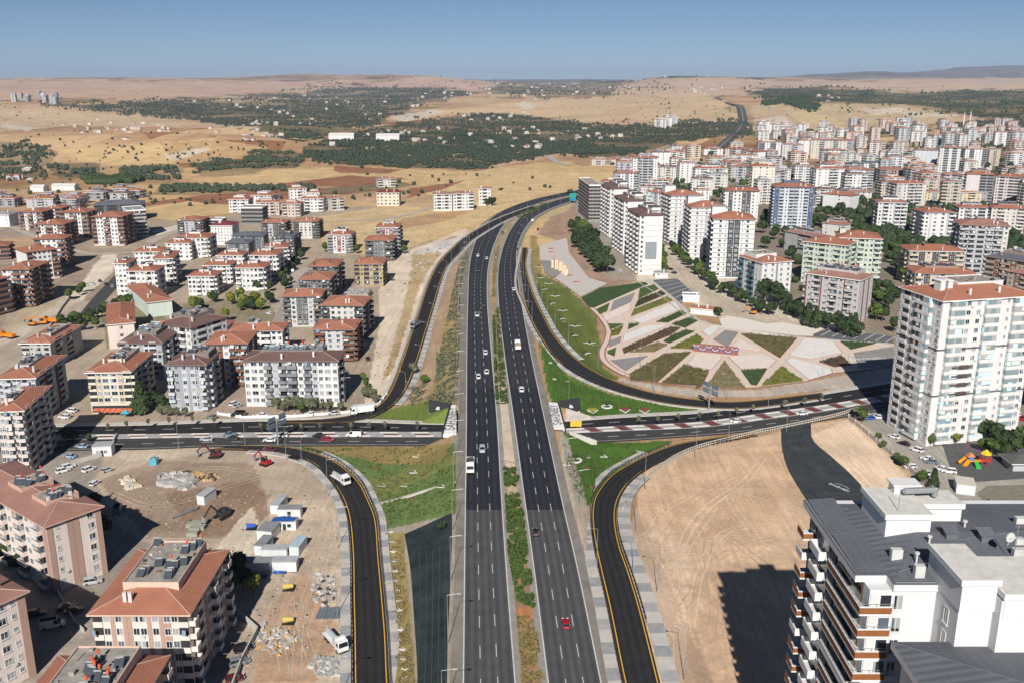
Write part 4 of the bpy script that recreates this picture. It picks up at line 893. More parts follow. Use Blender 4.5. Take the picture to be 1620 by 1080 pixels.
for a in [
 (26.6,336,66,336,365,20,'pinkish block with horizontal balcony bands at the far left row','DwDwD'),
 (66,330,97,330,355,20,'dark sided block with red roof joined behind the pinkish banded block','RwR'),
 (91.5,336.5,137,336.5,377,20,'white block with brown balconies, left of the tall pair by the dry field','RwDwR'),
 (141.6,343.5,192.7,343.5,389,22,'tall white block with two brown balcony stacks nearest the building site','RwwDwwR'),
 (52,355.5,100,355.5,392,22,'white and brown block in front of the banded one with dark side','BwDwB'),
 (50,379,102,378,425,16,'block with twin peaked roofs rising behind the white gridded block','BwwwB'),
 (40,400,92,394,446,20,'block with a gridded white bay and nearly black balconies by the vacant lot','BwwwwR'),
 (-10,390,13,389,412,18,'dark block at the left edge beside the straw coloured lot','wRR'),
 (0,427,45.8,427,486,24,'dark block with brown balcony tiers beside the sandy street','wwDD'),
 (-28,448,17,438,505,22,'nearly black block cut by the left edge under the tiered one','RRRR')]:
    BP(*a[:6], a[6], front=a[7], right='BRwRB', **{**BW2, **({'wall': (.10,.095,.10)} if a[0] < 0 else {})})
BP(-20, 340, 14, 340, 360, 20, 'plain white block with grey roof at the far left margin', front='nn.n', right='nn', wall=WHT, roof=T_GR, deck=None)
BP(199, 335, 232, 333, 378, 26, 'white building frame with open storeys and flat white roof', front='RRRR', right='RwRwR', wall=(.55,.55,.54), acc=DGR, roof=T_GR, rtype='flat', deck=None, cat='building under construction')
BP(147, 326, 228, 323, 352, 24, 'charcoal block with dark sheet roof behind the white frame', front='RwRwRwR', right='RwR', wall=DGR, acc=GRY, roof=T_DK, deck=None, fascia=DGR, fl=5)
for a in [
 (360,316,393,316,337,18,'white block with wide roof hatch at the edge of the ploughed field','wBwBw',WHT),
 (395.6,309,429,310,328,18,'white block with two roof huts behind the ploughed field corner','wwBww',WHT),
 (404,321,442,320,342,16,'pinkish block with red hip roof in the hamlet of white blocks','wBwBw',PNK),
 (444,323,475.6,323,344,16,'pinkish block with dark balcony gaps, right of the open concrete frame','BwwB',PNK),
 (456.7,299,485.6,298,319,14,'tall white block with grey side at the back of the hamlet','wwBw',WHT),
 (473,314.5,512,314.5,336,16,'white block with maroon roof edge in front of the tallest hamlet block','wBwwB',WHT),
 (484,305,506,305,322,14,'small white block with pink roof tucked behind the maroon edged block','www',WHT),
 (524.4,314.5,545.6,313,335,12,'single white block with grey balconies apart from the hamlet','RwR',OFF),
 (597.8,284,626.7,283,298,14,'grey and white banded block behind the cream public building','RwwR',OFF),
 (685,308,716,307.5,334.5,14,'left part of the twin white blocks beside the slip road','wRwRw',WHT),
 (716,307,750.6,306,334,14,'right part of the twin white blocks beside the slip road','wRwwR',WHT),
 (756,298.5,777.5,298.5,326,10,'slender white tower with red cap beside the slip road','wRw',WHT)]:
    BP(*a[:6], a[6], front=a[7], right='wRw', wall=a[8], acc=GRY, roof=T_PINK if a[0] > 590 else T_RED, deck=(.2, .7, .3, .8) if a[0] < 520 else None)
BP(594.4, 305, 632, 305, 327, 16, 'cream public building with maroon roof and rows of windows', front='wWWWWw', right='www', wall=CRE, roof=T_MAR, deck=None, fascia=OFF, cat='public building')
BP(379, 330, 415.6, 330, 356, 18, 'open concrete frame building with no walls amid the hamlet', front='RRRRR', right='RRR', wall=(.30,.29,.28), acc=GRY, rtype='flat', deck=None, cat='building under construction')

# --- right of the highway
trip = dict(wall=WHT, acc=GRY, roof=T_BR, fascia=(.12, .08, .08), fl=12)
for (x, y, dp, lb, hh) in [(80, 592, 32, 'nearest of the three slender white towers with a grey panel on its end wall', 38), (78.5, 665, 32, 'middle one of the three slender white towers above the tree belt', 38), (76.5, 742, 34, 'farthest of the three slender white towers, beside the bare concrete frame', 38)]:
    o = building((x, y), R(7), 15, dp, hh, lb, front='w.....', left='wBnRBwwBRnBw', rtype='hip', deck=(.45, 1.02, .1, 1.0), pent=[(.55, .95, .1, .4, 2.2), (.6, .98, .6, .85, 2.2)], **trip)
    mb = MB(); mb.box(4.2, -.08, 10, 11.5, 0, 21, 0); mb.build('grey_panel', wm((.30, .33, .35)), o)
    mb = MB()
    for z in (24.5, 28, 31.5, 6, 3): mb.box(3.6, -.07, z, 14.5, 0, z + .16, 0)
    mb.build('facade_joint', wm(GRY), o)
fr = dict(wall=(.36, .35, .33), rtype='flat', deck=None, cat='building under construction')
building((67, 826), R(4.6), 10.5, 62, 31, 'bare concrete frame ten storeys high without windows by the motorway sign', front='RRR', left='RRRRRRRRRRRR', balc=(.40,.38,.36), fl=10, **fr)
tri2 = dict(wall=WHT, acc=(.085, .09, .10), fl=12, roof=T_OR, line=True, linesides='f', fascia=GRY)
for (a, lb, ft) in [((1128, 347, 1197, 348, 440), 'nearest of three white towers striped with black lines and red hip roof', '.wnxxnw.'), ((1093, 328.5, 1153, 328.5, 410), 'middle one of three white striped towers, half hidden by the nearest', '.wnwwnw.'), ((1061, 310, 1115, 309, 386), 'rear one of three white striped towers with dark blue side', '.wnwwnw.')]:
    BP(*a, 26, lb, front=ft, left='BwBsBxB', deck=None, pent=[(.02, .35, .65, .95, 2.0)], **tri2)
BP(1225, 296, 1290, 297, 362, 24, 'blue and white tower with navy corner strips and red roof', front='xbwbbwbx', left='BxaxB', wall=(.70,.75,.80), acc=BLU, roof=T_RED, fascia=BLU, deck=(.25, .7, .4, .8), fl=13, balc=(.55,.6,.66))
BP(1146.7, 302, 1202.5, 303, 350, 22, 'white tower with black upper storeys and red roof', front='nxwwxxwn', left='BwaB', wall=WHT, acc=DGR, roof=T_RED, fascia=DGR, deck=(.3, .7, .4, .8), fl=9)
BP(1190, 263.5, 1228, 264, 314, 22, 'cream tower with square windows and a red roof corner', front='nwwn', left='nBn', wall=(.78,.73,.62), roof=T_RED, deck=(.3, .9, .4, .9), fl=10)
BP(1269, 381.5, 1340, 389, 446, 22, 'pale mint seven storey block with plain red hip roof in front', front='wBwRwwBw', left='wBwBw', right='BwBw', wall=MNT, acc=TEAL, roof=T_RED, deck=None, over=1.0)
BP(1326, 376, 1397, 378.5, 447, 24, 'second pale mint block with white tiered balconies behind the first', front='wwwwBwwB', right='BwBwB', wall=MNT, acc=TEAL, roof=T_RED, deck=(.05, .2, .5, .8), over=1.0)
BP(1273, 432, 1362, 444, 500, 18, 'pinkish grey block outlined with dark red lines under red solar tanks', front='swBsWBwsBw', right='wswsw', left='BwB', wall=(.56,.53,.53), acc=(.22,.09,.08), roof=T_PINK, sol=22, deck=(.12, .85, .35, 1.0), red=.5, fl=7, near=True, line=False)
BP(1206, 416.5, 1256, 413, 478, 24, 'white block with curved blue balconies by the pavement works', front='wwsww', left='BwsBwn', wall=WHT, acc=(.25,.3,.33), roof=T_RED, balc=TEAL, deck=(.1, .8, .4, .9), near=True, fl=7, sol=0)
# big white tower
tw = building((140.5, 301), R(13.5), 36, 22, 50.5, 'tall white sixteen storey tower with glazed balconies beside the car park', front='.GwwG.nGw', left='nRnwBGnw', wall=WHT, acc=(.10, .10, .11), roof=T_OR, fascia=WHT, near=True, deck=(.35, .85, .45, .95), fl=16, over=.9, pent=[(.12, .17, .35, .5, 1.6), (.2, .25, .35, .5, 1.6)], rise=.24)
mb = MB()
for zz in (17.5, 33.5): mb.box(-.12, -.12, zz, 36.1, 0, zz + .5); mb.box(-.12, 0, zz, 0, 22, zz + .5)
mb.build('band', wm((.12,.12,.13)), tw)
mb = MB()
for zz in range(4): mb.box(7.0 - 1.6, -1.42, 18.2 + 3.08 * zz * 1.0, 12.5, -.0, 18.75 + 3.08 * zz)
mb.build('brown_cladding', wm(BRN2), tw)
building((200, 312), R(13.5), 30, 22, 44, 'white tower clipped by the right edge behind the parked red car', front='wGwwG', left='nwRwn', wall=WHT, acc=DGR, roof=T_OR, deck=None, fl=14)
BK = [
 (1283,221.5,1350,223,253,16,'long cream slab block high on the slope','wwBwwBwwB',(.70,.64,.55)),
 (1302,238,1340,238,262,14,'white block with pale blue balconies below the long cream slab','BwwB',WHT),
 (1348,259,1394.5,257.5,277,14,'white block with nearly black sheet roof','wBwBw',WHT),
 (1416,251,1458,251,275,16,'white block with stacked balconies and brown red roof on the slope','nBwBn',OFF),
 (1447.5,237.5,1485.5,238.5,271,18,'pale blank sided block with small windows up the slope','nnnnn',(.66,.70,.72)),
 (1487,233.5,1521,234.5,277,18,'white tower with three dark vertical balcony slots','wRnRn',WHT),
 (1527.6,236,1564,236,265,16,'white block with red roof right of the slotted tower','wRwwR',WHT),
 (1261.5,263.5,1287,262,285,14,'cream and yellow strip block beside the wooded gap','xwxw',CRE),
 (1291,267.5,1337.5,267.5,304,22,'white tower with charcoal side, first of two alike below the wood','wnBn',WHT),
 (1343,270,1383.7,268.5,300,22,'white tower with charcoal side, second of two alike below the wood','nwwB',WHT),
 (1392,268.5,1438,268.5,289,18,'dark brown and pink block with low red roof','RwxwR',(.40,.30,.29)),
 (1301,306,1345.7,310,334,18,'white low block with plain end and white chimneys by the road','..w.',WHT),
 (1336,304,1381,304,319,14,'white low block with long red roof behind the bend','wwwww',OFF),
 (1389,320.5,1438,321.5,363,20,'white tower with dark left side and crowded roof by the bend','wBwsBB',WHT),
 (1419,291,1468,290.5,327,18,'beige and white tower with one brown strip and plain right face','xwBBn',(.70,.66,.62)),
 (1465,304,1564,305.5,322,12,'very long yellow ochre block with low red roof','wxwBwxwBwx',(.72,.60,.38)),
 (1473,286.5,1527.6,289,301,14,'dark red low building on the slope','wwwww',(.26,.08,.06)),
 (1529,275.5,1575,277,322,24,'pinkish white tower with black window columns, left part','....RR',(.72,.66,.66)),
 (1575,279,1614.5,281,322,24,'pinkish white tower with black window columns, right part','wRwRR',(.72,.66,.66)),
 (1617,283,1680,286,326,24,'pinkish white blank walled tower at the right margin','....w',(.72,.66,.66)),
 (1462.5,336.5,1515.4,336.5,382,22,'white tower with grey blue stacked balconies down its left side','wsWWsB',WHT),
 (1517,328.5,1571,329.5,356,18,'white block with dark slate corner and dense roof tanks','wBwRw',WHT),
 (1568,328.5,1625,331,368,18,'cream pink tower with curved dark balconies','wBwwB',(.74,.68,.62)),
 (1518,355.5,1599.6,358.5,434,22,'grey white tower with round roof cap and a dark central slot','DBsRsBDw',OFF),
 (1438,397,1529,398.5,450,20,'beige block with curved balconies and brown panels','BxwxBxB',(.66,.56,.42)),
 (1447,432,1548,434.5,482,18,'beige block with brown curved balconies directly behind the big tower','BxwBwBxB',(.62,.53,.42)),
 (1558,405,1640,417,458,22,'brown sided beige block with dark roof tanks at the right margin','RxBxRB',(.46,.36,.28)),
 (1592,428.5,1665,441,476,20,'grey beige block in front of the brown sided one at the right margin','wxBRB',(.44,.38,.32)),
 (1240,365,1294,375.5,394,12,'low dark walled villa block with L shaped red roof among trees','nnRn',(.45,.45,.45)),
 (1001,249.5,1041.7,250,297,18,'white tower with dark central balconies and wide red cap','wBRBw',WHT),
 (1031.7,241,1060,241,267,14,'white tower with dark roof behind the red capped tower','nwwn',WHT),
 (971.7,274,1013,274,303,14,'white block with an orange brown strip next to the concrete frame','BwxwB',WHT),
 (1024,285,1065,284.5,298,12,'low white block with wide red roof and red end wall','wBBBx',WHT),
 (1021.7,303.5,1046.7,305.5,332,16,'white block with a teal bay and a red strip','Gxn',WHT),
 (1080,237,1109,237,252,12,'light grey low block behind the white city towers','wBw',LGR),
 (1114,235.5,1145,235.5,249,12,'white low block with brown roof at the city edge','wBw',WHT),
 (1146.7,234.5,1200,238.5,254,12,'long red roofed white block at the city edge by the motorway','wBwBwB',WHT),
 (1075,258,1100,258,290,18,'white block with dark right side and tiled cap in the middle of the slope','wwn',WHT),
 (1100,267,1152.5,267,298,18,'white tower with a line of black windows down its stair core','wBnnBw',WHT),
 (1156.7,263.5,1181.7,264.5,289,18,'pale block with one brown strip left of the cream tower','xwBw',LGR),
 (1156.7,245.5,1198,246.5,262,14,'white low block with red roof above the pale strip block','wBwBw',WHT),
 (1100,300.5,1124,300.5,318,12,'white low block with red roof between the striped towers','www',WHT),
 (936,252,966,252,263,12,'beige low block, left one at the field edge','wBwB',BEI),
 (967,251.5,998,252,264,12,'beige low block with many chimneys, right one at the field edge','wBwB',BEI),
 (1200,225.5,1237,225.5,250,14,'white block with black banded windows right of the motorway','RwRw',WHT),
 (1237,228,1263,229.5,254,14,'white block with stepped balconies next to the banded one','wwB',WHT),
 (1264,222,1281,222,254,14,'slim white tower beside the long cream slab','nwn',WHT),
 (1180,238.5,1199,240.5,260,14,'white block with hidden left half behind the low red roofed block','wBw',WHT),
 (1300,352,1335,356,372,12,'small white house with red roof among the garden trees','w.w',OFF)]
for a in BK:
    rf = T_DK if 'black sheet' in a[6] or 'with dark roof' in a[6] else (T_PINK if random.random() < .3 else T_RED)
    wl = a[8]; s = random.random()
    BP(*a[:6], a[6], front=a[7], left=random.choice(['BwwB', 'RwBwR', 'wBwBw', 'BwaBw']), right=('BwB' if 'cream slab' in a[6] else None), wall=wl, acc=random.choice([GRY, TNP, DGR, LGR]) if wl[0] > .5 else BRN, balc=random.choice([None, None, GRY, LGR]), roof=rf,
       deck=(.2, .75, .35, .9) if s < .75 else None, sol=(random.randint(12, 26) if s < .75 and a[4] > 262 else 4), fascia=random.choice([WHT, (.3,.2,.17), GRY]), light=random.random() < .4)
# distant rows and infill on the slope, one object per block
NAMES = {}
STOP = set('with beside behind in at on between above below by near next before under whose seen tucked nearest cut clipped far rising overlooking showing beyond, facing left right crowded outlined high up directly wrapped stepping one first second'.split())
def landmarks():
    out = []; seen = {}
    for o in COL.objects:
        if o.type == 'EMPTY' and o.get('category') in ('apartment building', 'school', 'public building', 'building under construction') and not o.get('group'):
            ws = o['label'].replace(',', ' ,').split(); k = 2
            while k < len(ws) and ws[k] not in STOP and ws[k] != ',' and k < 6: k += 1
            s_ = ' '.join(w_ for w_ in ws[:k]); seen[s_] = seen.get(s_, 0) + 1; out.append((o.location.x, o.location.y, s_))
    return [q for q in out if seen[q[2]] == 1]
LMK = []
USED = set()
def uniq(pre, X, Y):
    for k in range(6):
        s_ = pre + near_phrase(X, Y, k)
        if s_ not in USED: break
    else:
        k = 1
        while s_ + ', ' + ORD[k] + ' one' in USED and k < 19: k += 1
        s_ = s_ + ', ' + ORD[k] + ' one'
    USED.add(s_); return s_
def near_phrase(X, Y, k=0):
    if not LMK: LMK.extend(landmarks())
    q = sorted(LMK, key=lambda l: math.hypot(l[0] - X, (l[1] - Y) * .6))[k]; dx, dy = X - q[0], Y - q[1]
    rel = ('behind' if dy > 0 else 'before') if abs(dy) * .5 > abs(dx) else ('right of' if dx > 0 else 'left of')
    dd = math.hypot(dx, dy); return ('well ' if dd > 120 else ('just ' if dd < 45 else '')) + rel + ' the ' + q[2]
CW = [(WHT, 'white'), (OFF, 'off white'), (PNK, 'pink'), (BEI, 'beige'), (LGR, 'grey'), (GRY, 'dark grey'), ((.62,.64,.66), 'pale grey')]
def cname(c): return min(CW, key=lambda q: sum((a - b_) ** 2 for a, b_ in zip(q[0], c)))[1]
NUM = 'zero one two three four five six seven eight nine ten eleven twelve thirteen fourteen fifteen sixteen'.split()
ORD = 'first second third fourth fifth sixth seventh eighth ninth tenth eleventh twelfth thirteenth fourteenth fifteenth sixteenth seventeenth eighteenth nineteenth twentieth'.split()
def infill(n, x0, x1, y0, y1, hmin, hmax, label, group, walls, sd, lmk=True):
    rr = random.Random(sd); done = []; k = 0; tries = 0
    while k < n and tries < n * 40:
        tries += 1
        x = rr.uniform(x0, x1); y = rr.uniform(y0, y1); X, Y, Z = P3(x, y); wd = rr.uniform(14, 24); dp = rr.uniform(12, 18)
        if Y > 5200: continue
        c = (X, Y); rad = 9 if Y < 1500 else 12
        if any(math.hypot(c[0] - q[0], (c[1] - q[1])) < rad + 13 for q in done): continue
        bad = False
        for (A, rot, W_, D_, h_) in GND.values():
            cx = A[0] + W_/2*math.cos(rot) - D_/2*math.sin(rot); cy = A[1] + W_/2*math.sin(rot) + D_/2*math.cos(rot)
            if math.hypot(cx - X, cy - Y) < (math.hypot(W_, D_) / 2 + 9): bad = True; break
        if bad: continue
        done.append(c); k += 1
        hh = rr.uniform(hmin, hmax); wl = rr.choice(walls)
        rf = rr.choice([T_RED, T_RED, T_OR, T_PINK, T_BR, T_GR]); rn = {T_RED: 'red', T_OR: 'orange', T_PINK: 'faded pink', T_BR: 'brown', T_GR: 'grey'}[rf]
        lb = uniq('%s storey %s block, %s roof, ' % (NUM[min(16, max(1, round((hh - .6) / 3)))], cname(wl), rn), X, Y) if lmk else label
        building((X - wd/2, Y - dp/2), R(rr.uniform(-14, 16)), wd, dp, hh, lb, wall=wl, acc=rr.choice([GRY, TNP, LGR, BRN, DGR]), front=rr.choice(['wBwBw', 'BwwB', 'RwwRw', 'nwBwn', 'wRwxB']), left='wBwB' if X > 0 else None, right='wBwB' if X <= 0 else None, roof=rf, deck=(.25,.75,.35,.85) if rr.random() < .7 else None, group=group, z0=Z, sol=9 if rr.random() < .7 and Y < 1900 else 0, light=rr.random() < .5)
infill(90, 1195, 1630, 202, 236, 14, 30, 'small pale apartment block far up the right hand city', 'far blocks of the right hand city', [WHT, OFF, WHT, (.62,.64,.66), PNK, WHT], 3)
infill(70, 1180, 1640, 234, 330, 10, 26, 'low pale apartment block squeezed between the towers of the right hand city', 'infill blocks of the right hand city', [WHT, OFF, WHT, PNK, BEI, LGR], 5)
infill(30, 960, 1240, 240, 310, 8, 20, 'low pale block at the valley side of the right hand city', 'valley side blocks of the right hand city', [WHT, OFF, BEI, LGR], 8)
infill(14, 0, 90, 153, 166, 24, 40, 'white high rise far away on the left skyline ridge', 'high rises on the left ridge', [WHT, LGR], 12, lmk=False)
infill(8, 1040, 1066, 196, 205, 18, 26, 'tiny white block beside the valley trees near the motorway climb', 'tiny blocks near the motorway climb', [WHT], 13, lmk=False)
infill(9, 0, 130, 322, 330, 8, 9, 'dark roofed row house far out on the left plain', 'row houses on the left plain', [GRY, LGR], 17, lmk=False)
infill(8, 150, 215, 308, 318, 7, 8, 'grey unfinished villa on the left plain', 'unfinished villas on the left plain', [GRY, LGR], 19, lmk=False)
# ---------------------------------------------------------------- dark roofed tower, lower right
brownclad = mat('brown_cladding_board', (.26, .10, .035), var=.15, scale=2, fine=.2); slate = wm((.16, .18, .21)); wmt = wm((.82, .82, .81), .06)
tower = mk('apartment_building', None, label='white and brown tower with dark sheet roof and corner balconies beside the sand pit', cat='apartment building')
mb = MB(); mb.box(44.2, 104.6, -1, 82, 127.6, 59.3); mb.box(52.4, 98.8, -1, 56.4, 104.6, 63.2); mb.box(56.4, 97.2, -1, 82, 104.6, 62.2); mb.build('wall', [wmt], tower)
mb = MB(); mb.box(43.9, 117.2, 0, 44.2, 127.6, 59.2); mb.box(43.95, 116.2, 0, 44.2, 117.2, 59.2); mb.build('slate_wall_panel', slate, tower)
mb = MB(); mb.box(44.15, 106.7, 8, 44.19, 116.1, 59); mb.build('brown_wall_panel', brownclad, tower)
mb = MB()
def slab_roof(x0, y0, x1, y1, z, fz=.9):
    mb.box(x0, y0, z - fz, x1, y1, z - .01, 1); mb.box(x0, y0, z - .009, x1, y0 + .3, z + .12, 0); mb.box(x0, y0 + .3, z - .009, x0 + .3, y1, z + .12, 0)
slab_roof(43.0, 117.0, 60, 128.6, 60.2); slab_roof(43.0, 106.6, 46.9, 117.0, 60.2); slab_roof(46.9, 104.2, 53, 117.0, 60.25); slab_roof(53.0, 106, 83, 117.0, 60.25); slab_roof(60, 117, 83, 128.6, 60.2)
x0, y0, x1, y1 = 47.2, 104.6, 83, 127; zt = 61.6
mb.poly([(x0,y0,60.4),(x1,y0,60.4),(x1,115.8,zt),(x0+7,115.8,zt)], 0, [(0,0),(36,0),(36,11),(7,11)]); mb.poly([(x1,y1,60.4),(x0,y1,60.4),(x0+7,115.8,zt),(x1,115.8,zt)], 0, [(0,0),(36,0),(29,11),(0,11)])
mb.poly([(x0,y1,60.4),(x0,y0,60.4),(x0+7,115.8,zt)], 0, [(0,0),(22,0),(11,7)])
mb.poly([(43.4,117.4,60.35),(47.2,117.4,60.35),(47.2,128,60.9),(43.4,128,60.6)], 0, [(0,0),(4,0),(4,10),(0,10)]); mb.poly([(43.4,106.9,60.35),(47.2,106.9,60.35),(47.2,117,60.9),(43.4,117,60.6)], 0, [(0,0),(4,0),(4,10),(0,10)])
rf_ = mb.build('roof', [T_DK, wmt], tower)
for (a, c, b_, d_, zt_) in [(50, 115.7, 56, 124.4, 64), (56.3, 119.8, 62, 124.4, 63.6), (52.3, 98.5, 56.4, 107.4, 64), (56.7, 97.1, 83, 106, 63)]:
    mb = MB(); mb.box(a, c, 60, b_, d_, zt_ - .5, 0); mb.box(a-.3, c-.3, zt_-.5, b_+.3, d_+.3, zt_, 0); mb.box(a-.3, c-.3, zt_, b_+.3, c-.05, zt_+.25, 0); mb.box(a-.3, c-.05, zt_, a-.05, d_+.3, zt_+.25, 0); mb.quad((a-.05,c-.05,zt_+.03),(b_+.3,c-.05,zt_+.03),(b_+.3,d_+.3,zt_+.03),(a-.05,d_+.3,zt_+.03),1)
    mb.build('stair_tower', [wmt, mat('roof_membrane', (.62,.60,.55), var=.15, scale=.8)], tower)
for (x, y) in [(58.2, 114.6), (62.5, 113.8)]:
    mb = MB(); mb.box(x-.8, y-.7, 61, x+.8, y+.7, 62.3, 0); mb.poly([(x-1,y-.9,62.3),(x+1,y-.9,62.3),(x+1,y+.9,62.8),(x-1,y+.9,62.8)], 0, [(0,0),(2,0),(2,2),(0,2)]); mb.build('roof_hatch', T_DK, rf_)
for (x, y) in [(51.3, 108.5), (54.8, 113), (61.5, 117.5)]:
    mb = MB(); mb.tube((x, y, 60.6), (x, y, 62.2), .12, 8); mb.tube((x, y, 62.2), (x, y, 62.4), .3, 8); mb.build('vent_pipe', framew, rf_)
mb = MB(); mb.tube((54.5, 121.5, 64.9), (59, 121.9, 64.9), .45, 10); mb.tube((59, 121.9, 64.9), (59, 121.9, 64), .4, 10); mb.build('roof_duct', steel, tower)
mb = MB(); mb.box(53.6, 122.6, 64, 57, 124.6, 65.2, 0); mb.box(53.3, 122.3, 65.2, 57.3, 124.9, 65.4); mb.build('lift_housing', wmt, tower)
def dish(x, y, z, r, parent):
    m2 = MB(); pts = [(x + r*math.cos(t)*.8, y - .15 - .1*math.sin(t), z + r*math.sin(t)) for t in [6.283*k/12 for k in range(12)]]
    m2.poly(pts); m2.poly([(p[0], p[1]+.12, p[2]) for p in reversed(pts)]); m2.tube((x, y, z), (x, y+.3, z-1.3), .06, 6); m2.tube((x, y-.1, z), (x, y-.7, z+.1), .03, 4); return m2.build('satellite_dish', tankw, parent)
dish(62.6, 108.3, 64.6, .7, tower)
mb = MB(); mb.tube((63.3, 108, 63), (63.3, 108, 66.5), .05, 5); mb.tube((62.8, 108, 66.2), (63.8, 108, 66.2), .03, 4); mb.tube((52, 117, 64.2), (52, 117, 67.2), .05, 5); mb.build('antenna', steel, tower)
for k in range(15):
    z = 56.2 - k * 3.12
    if z < 1: break
    # long wrap-around balcony at the corner
    bm_ = brownclad if k % 5 < 4 else wmt
    mb = MB(); mb.box(43.0, 104.2, z - .25, 47.0, 106.6, z, 1); mb.box(43.0, 106.6, z - .25, 44.2, 116.6, z, 1)
    mb.box(43.0, 104.2, z, 47.0, 104.35, z + .9, 0); mb.box(43.0, 104.35, z, 43.15, 116.6, z + .9, 0); mb.box(42.95, 104.15, z + .9, 47.0, 104.4, z + 1.0, 1); mb.box(42.95, 104.4, z + .9, 43.2, 116.6, z + 1.0, 1)
    mb.box(43.02, 104.2, z + 1.35, 47.0, 104.26, z + 1.4, 2); mb.box(43.02, 104.26, z + 1.35, 43.08, 116.6, z + 1.4, 2)
    for q in range(5): mb.box(43.05 + q, 104.21, z + 1, 43.1 + q, 104.25, z + 1.35, 2)
    for q in range(11): mb.box(43.03, 104.7 + q * 1.1, z + 1, 43.07, 104.75 + q * 1.1, z + 1.35, 2)
    mb.build('corner_balcony', [bm_, wmt, steel], tower)
    mb = MB(); mb.box(44.1, 107, z + .1, 44.2, 116, z + 2.5, 1); mb.box(45.6, 104.5, z + .1, 46.9, 104.6, z + 2.4, 1); mb.box(44.3, 104.45, z, 45.3, 104.6, z + 2.8, 0); mb.build('glazed_door', [framew, glass], tower)
    # middle white balcony and small brown one at the back
    mb = MB(); mb.box(42.3, 118.2, z - .25, 43.9, 122.2, z, 0); mb.box(42.3, 118.2, z, 42.42, 122.2, z + 1.05, 0); mb.box(42.42, 118.2, z, 43.9, 118.32, z + 1.05, 0); mb.box(42.42, 122.08, z, 43.9, 122.2, z + 1.05, 0)
    mb.box(43.8, 118.6, z + .1, 43.9, 121.8, z + 2.4, 1); mb.build('white_balcony', [wmt, glass], tower)
    mb = MB(); b2 = brownclad if k % 4 != 1 else wmt
    mb.box(42.0, 124.2, z - .25, 43.9, 127.2, z, 1); mb.box(42.0, 124.2, z, 42.12, 127.2, z + .8, 0); mb.box(42.12, 124.2, z, 43.9, 124.32, z + .8, 0); mb.box(41.95, 124.15, z + .8, 43.9, 124.4, z + .9, 1); mb.box(42.02, 124.2, z + 1.25, 42.06, 127.2, z + 1.3, 2); mb.box(43.8, 124.6, z + .1, 43.9, 126.9, z + 2.4, 3)
    mb.build('small_balcony', [b2, wmt, steel, glass], tower)
    me_ = win_mesh(1.0, 1.9, True); o = mk('window', me_, tower); o.matrix_local = Matrix.Translation((51.2 - 3.4, 104.6, z + .5))
    o = mk('window', me_, tower); o.matrix_local = Matrix.Translation((52.4, 101.5, z + .6)) @ Matrix.Rotation(-math.pi/2, 4, 'Z')
    o = mk('window', win_mesh(1.4, 1.5, True), tower); o.matrix_local = Matrix.Translation((43.95, 123.2, z + .8)) @ Matrix.Rotation(-math.pi/2, 4, 'Z')
for (x, y, w_) in [(49.3, 110, .7), (56.5, 109.3, .9), (65, 110, .8), (70, 119, .9), (66.5, 113, .6), (50.5, 105.8, .6)]:
    mb = MB(); mb.box(x - w_, y - .4, 60.5, x + w_, y + .4, 61.9 + .3 * w_); mb.build('air_conditioner', mat('ac_unit', (.55, .55, .53)), rf_)
mb = MB()
for (xa, ya, xb, yb) in [(48, 106, 60, 111), (50, 112, 70, 116), (62, 108, 80, 118)]: mb.tube((xa, ya, 61.0), (xb, yb, 61.8), .04, 4)
mb.build('cable', steel, rf_)
wing = mk('apartment_building', None, label='lower wing with grey hipped sheet roof cut by the bottom right corner', cat='apartment building')
mb = MB(); mb.box(46.6, 66, -1, 80, 99, 54.2); mb.build('wall', wmt, wing)
mb = MB(); hip(mb, 46.6, 66, 80, 99, 55, .16, 1.1, 0, 1, 0, True, .9); o = mb.build('roof', [T_DK, wmt], wing)
mb = MB(); mb.box(58, 89, 56.3, 59.2, 90.4, 57.1); mb.build('skylight', [solar_l], o)
for k in range(6):
    o = mk('window', win_mesh(2.0, 1.6, True), wing); o.matrix_local = Matrix.Translation((46.6, 92, 50 - 3.1 * k)) @ Matrix.Rotation(-math.pi/2, 4, 'Z')
GND['w1'] = ((43, 98), 0, 40, 32, 60)

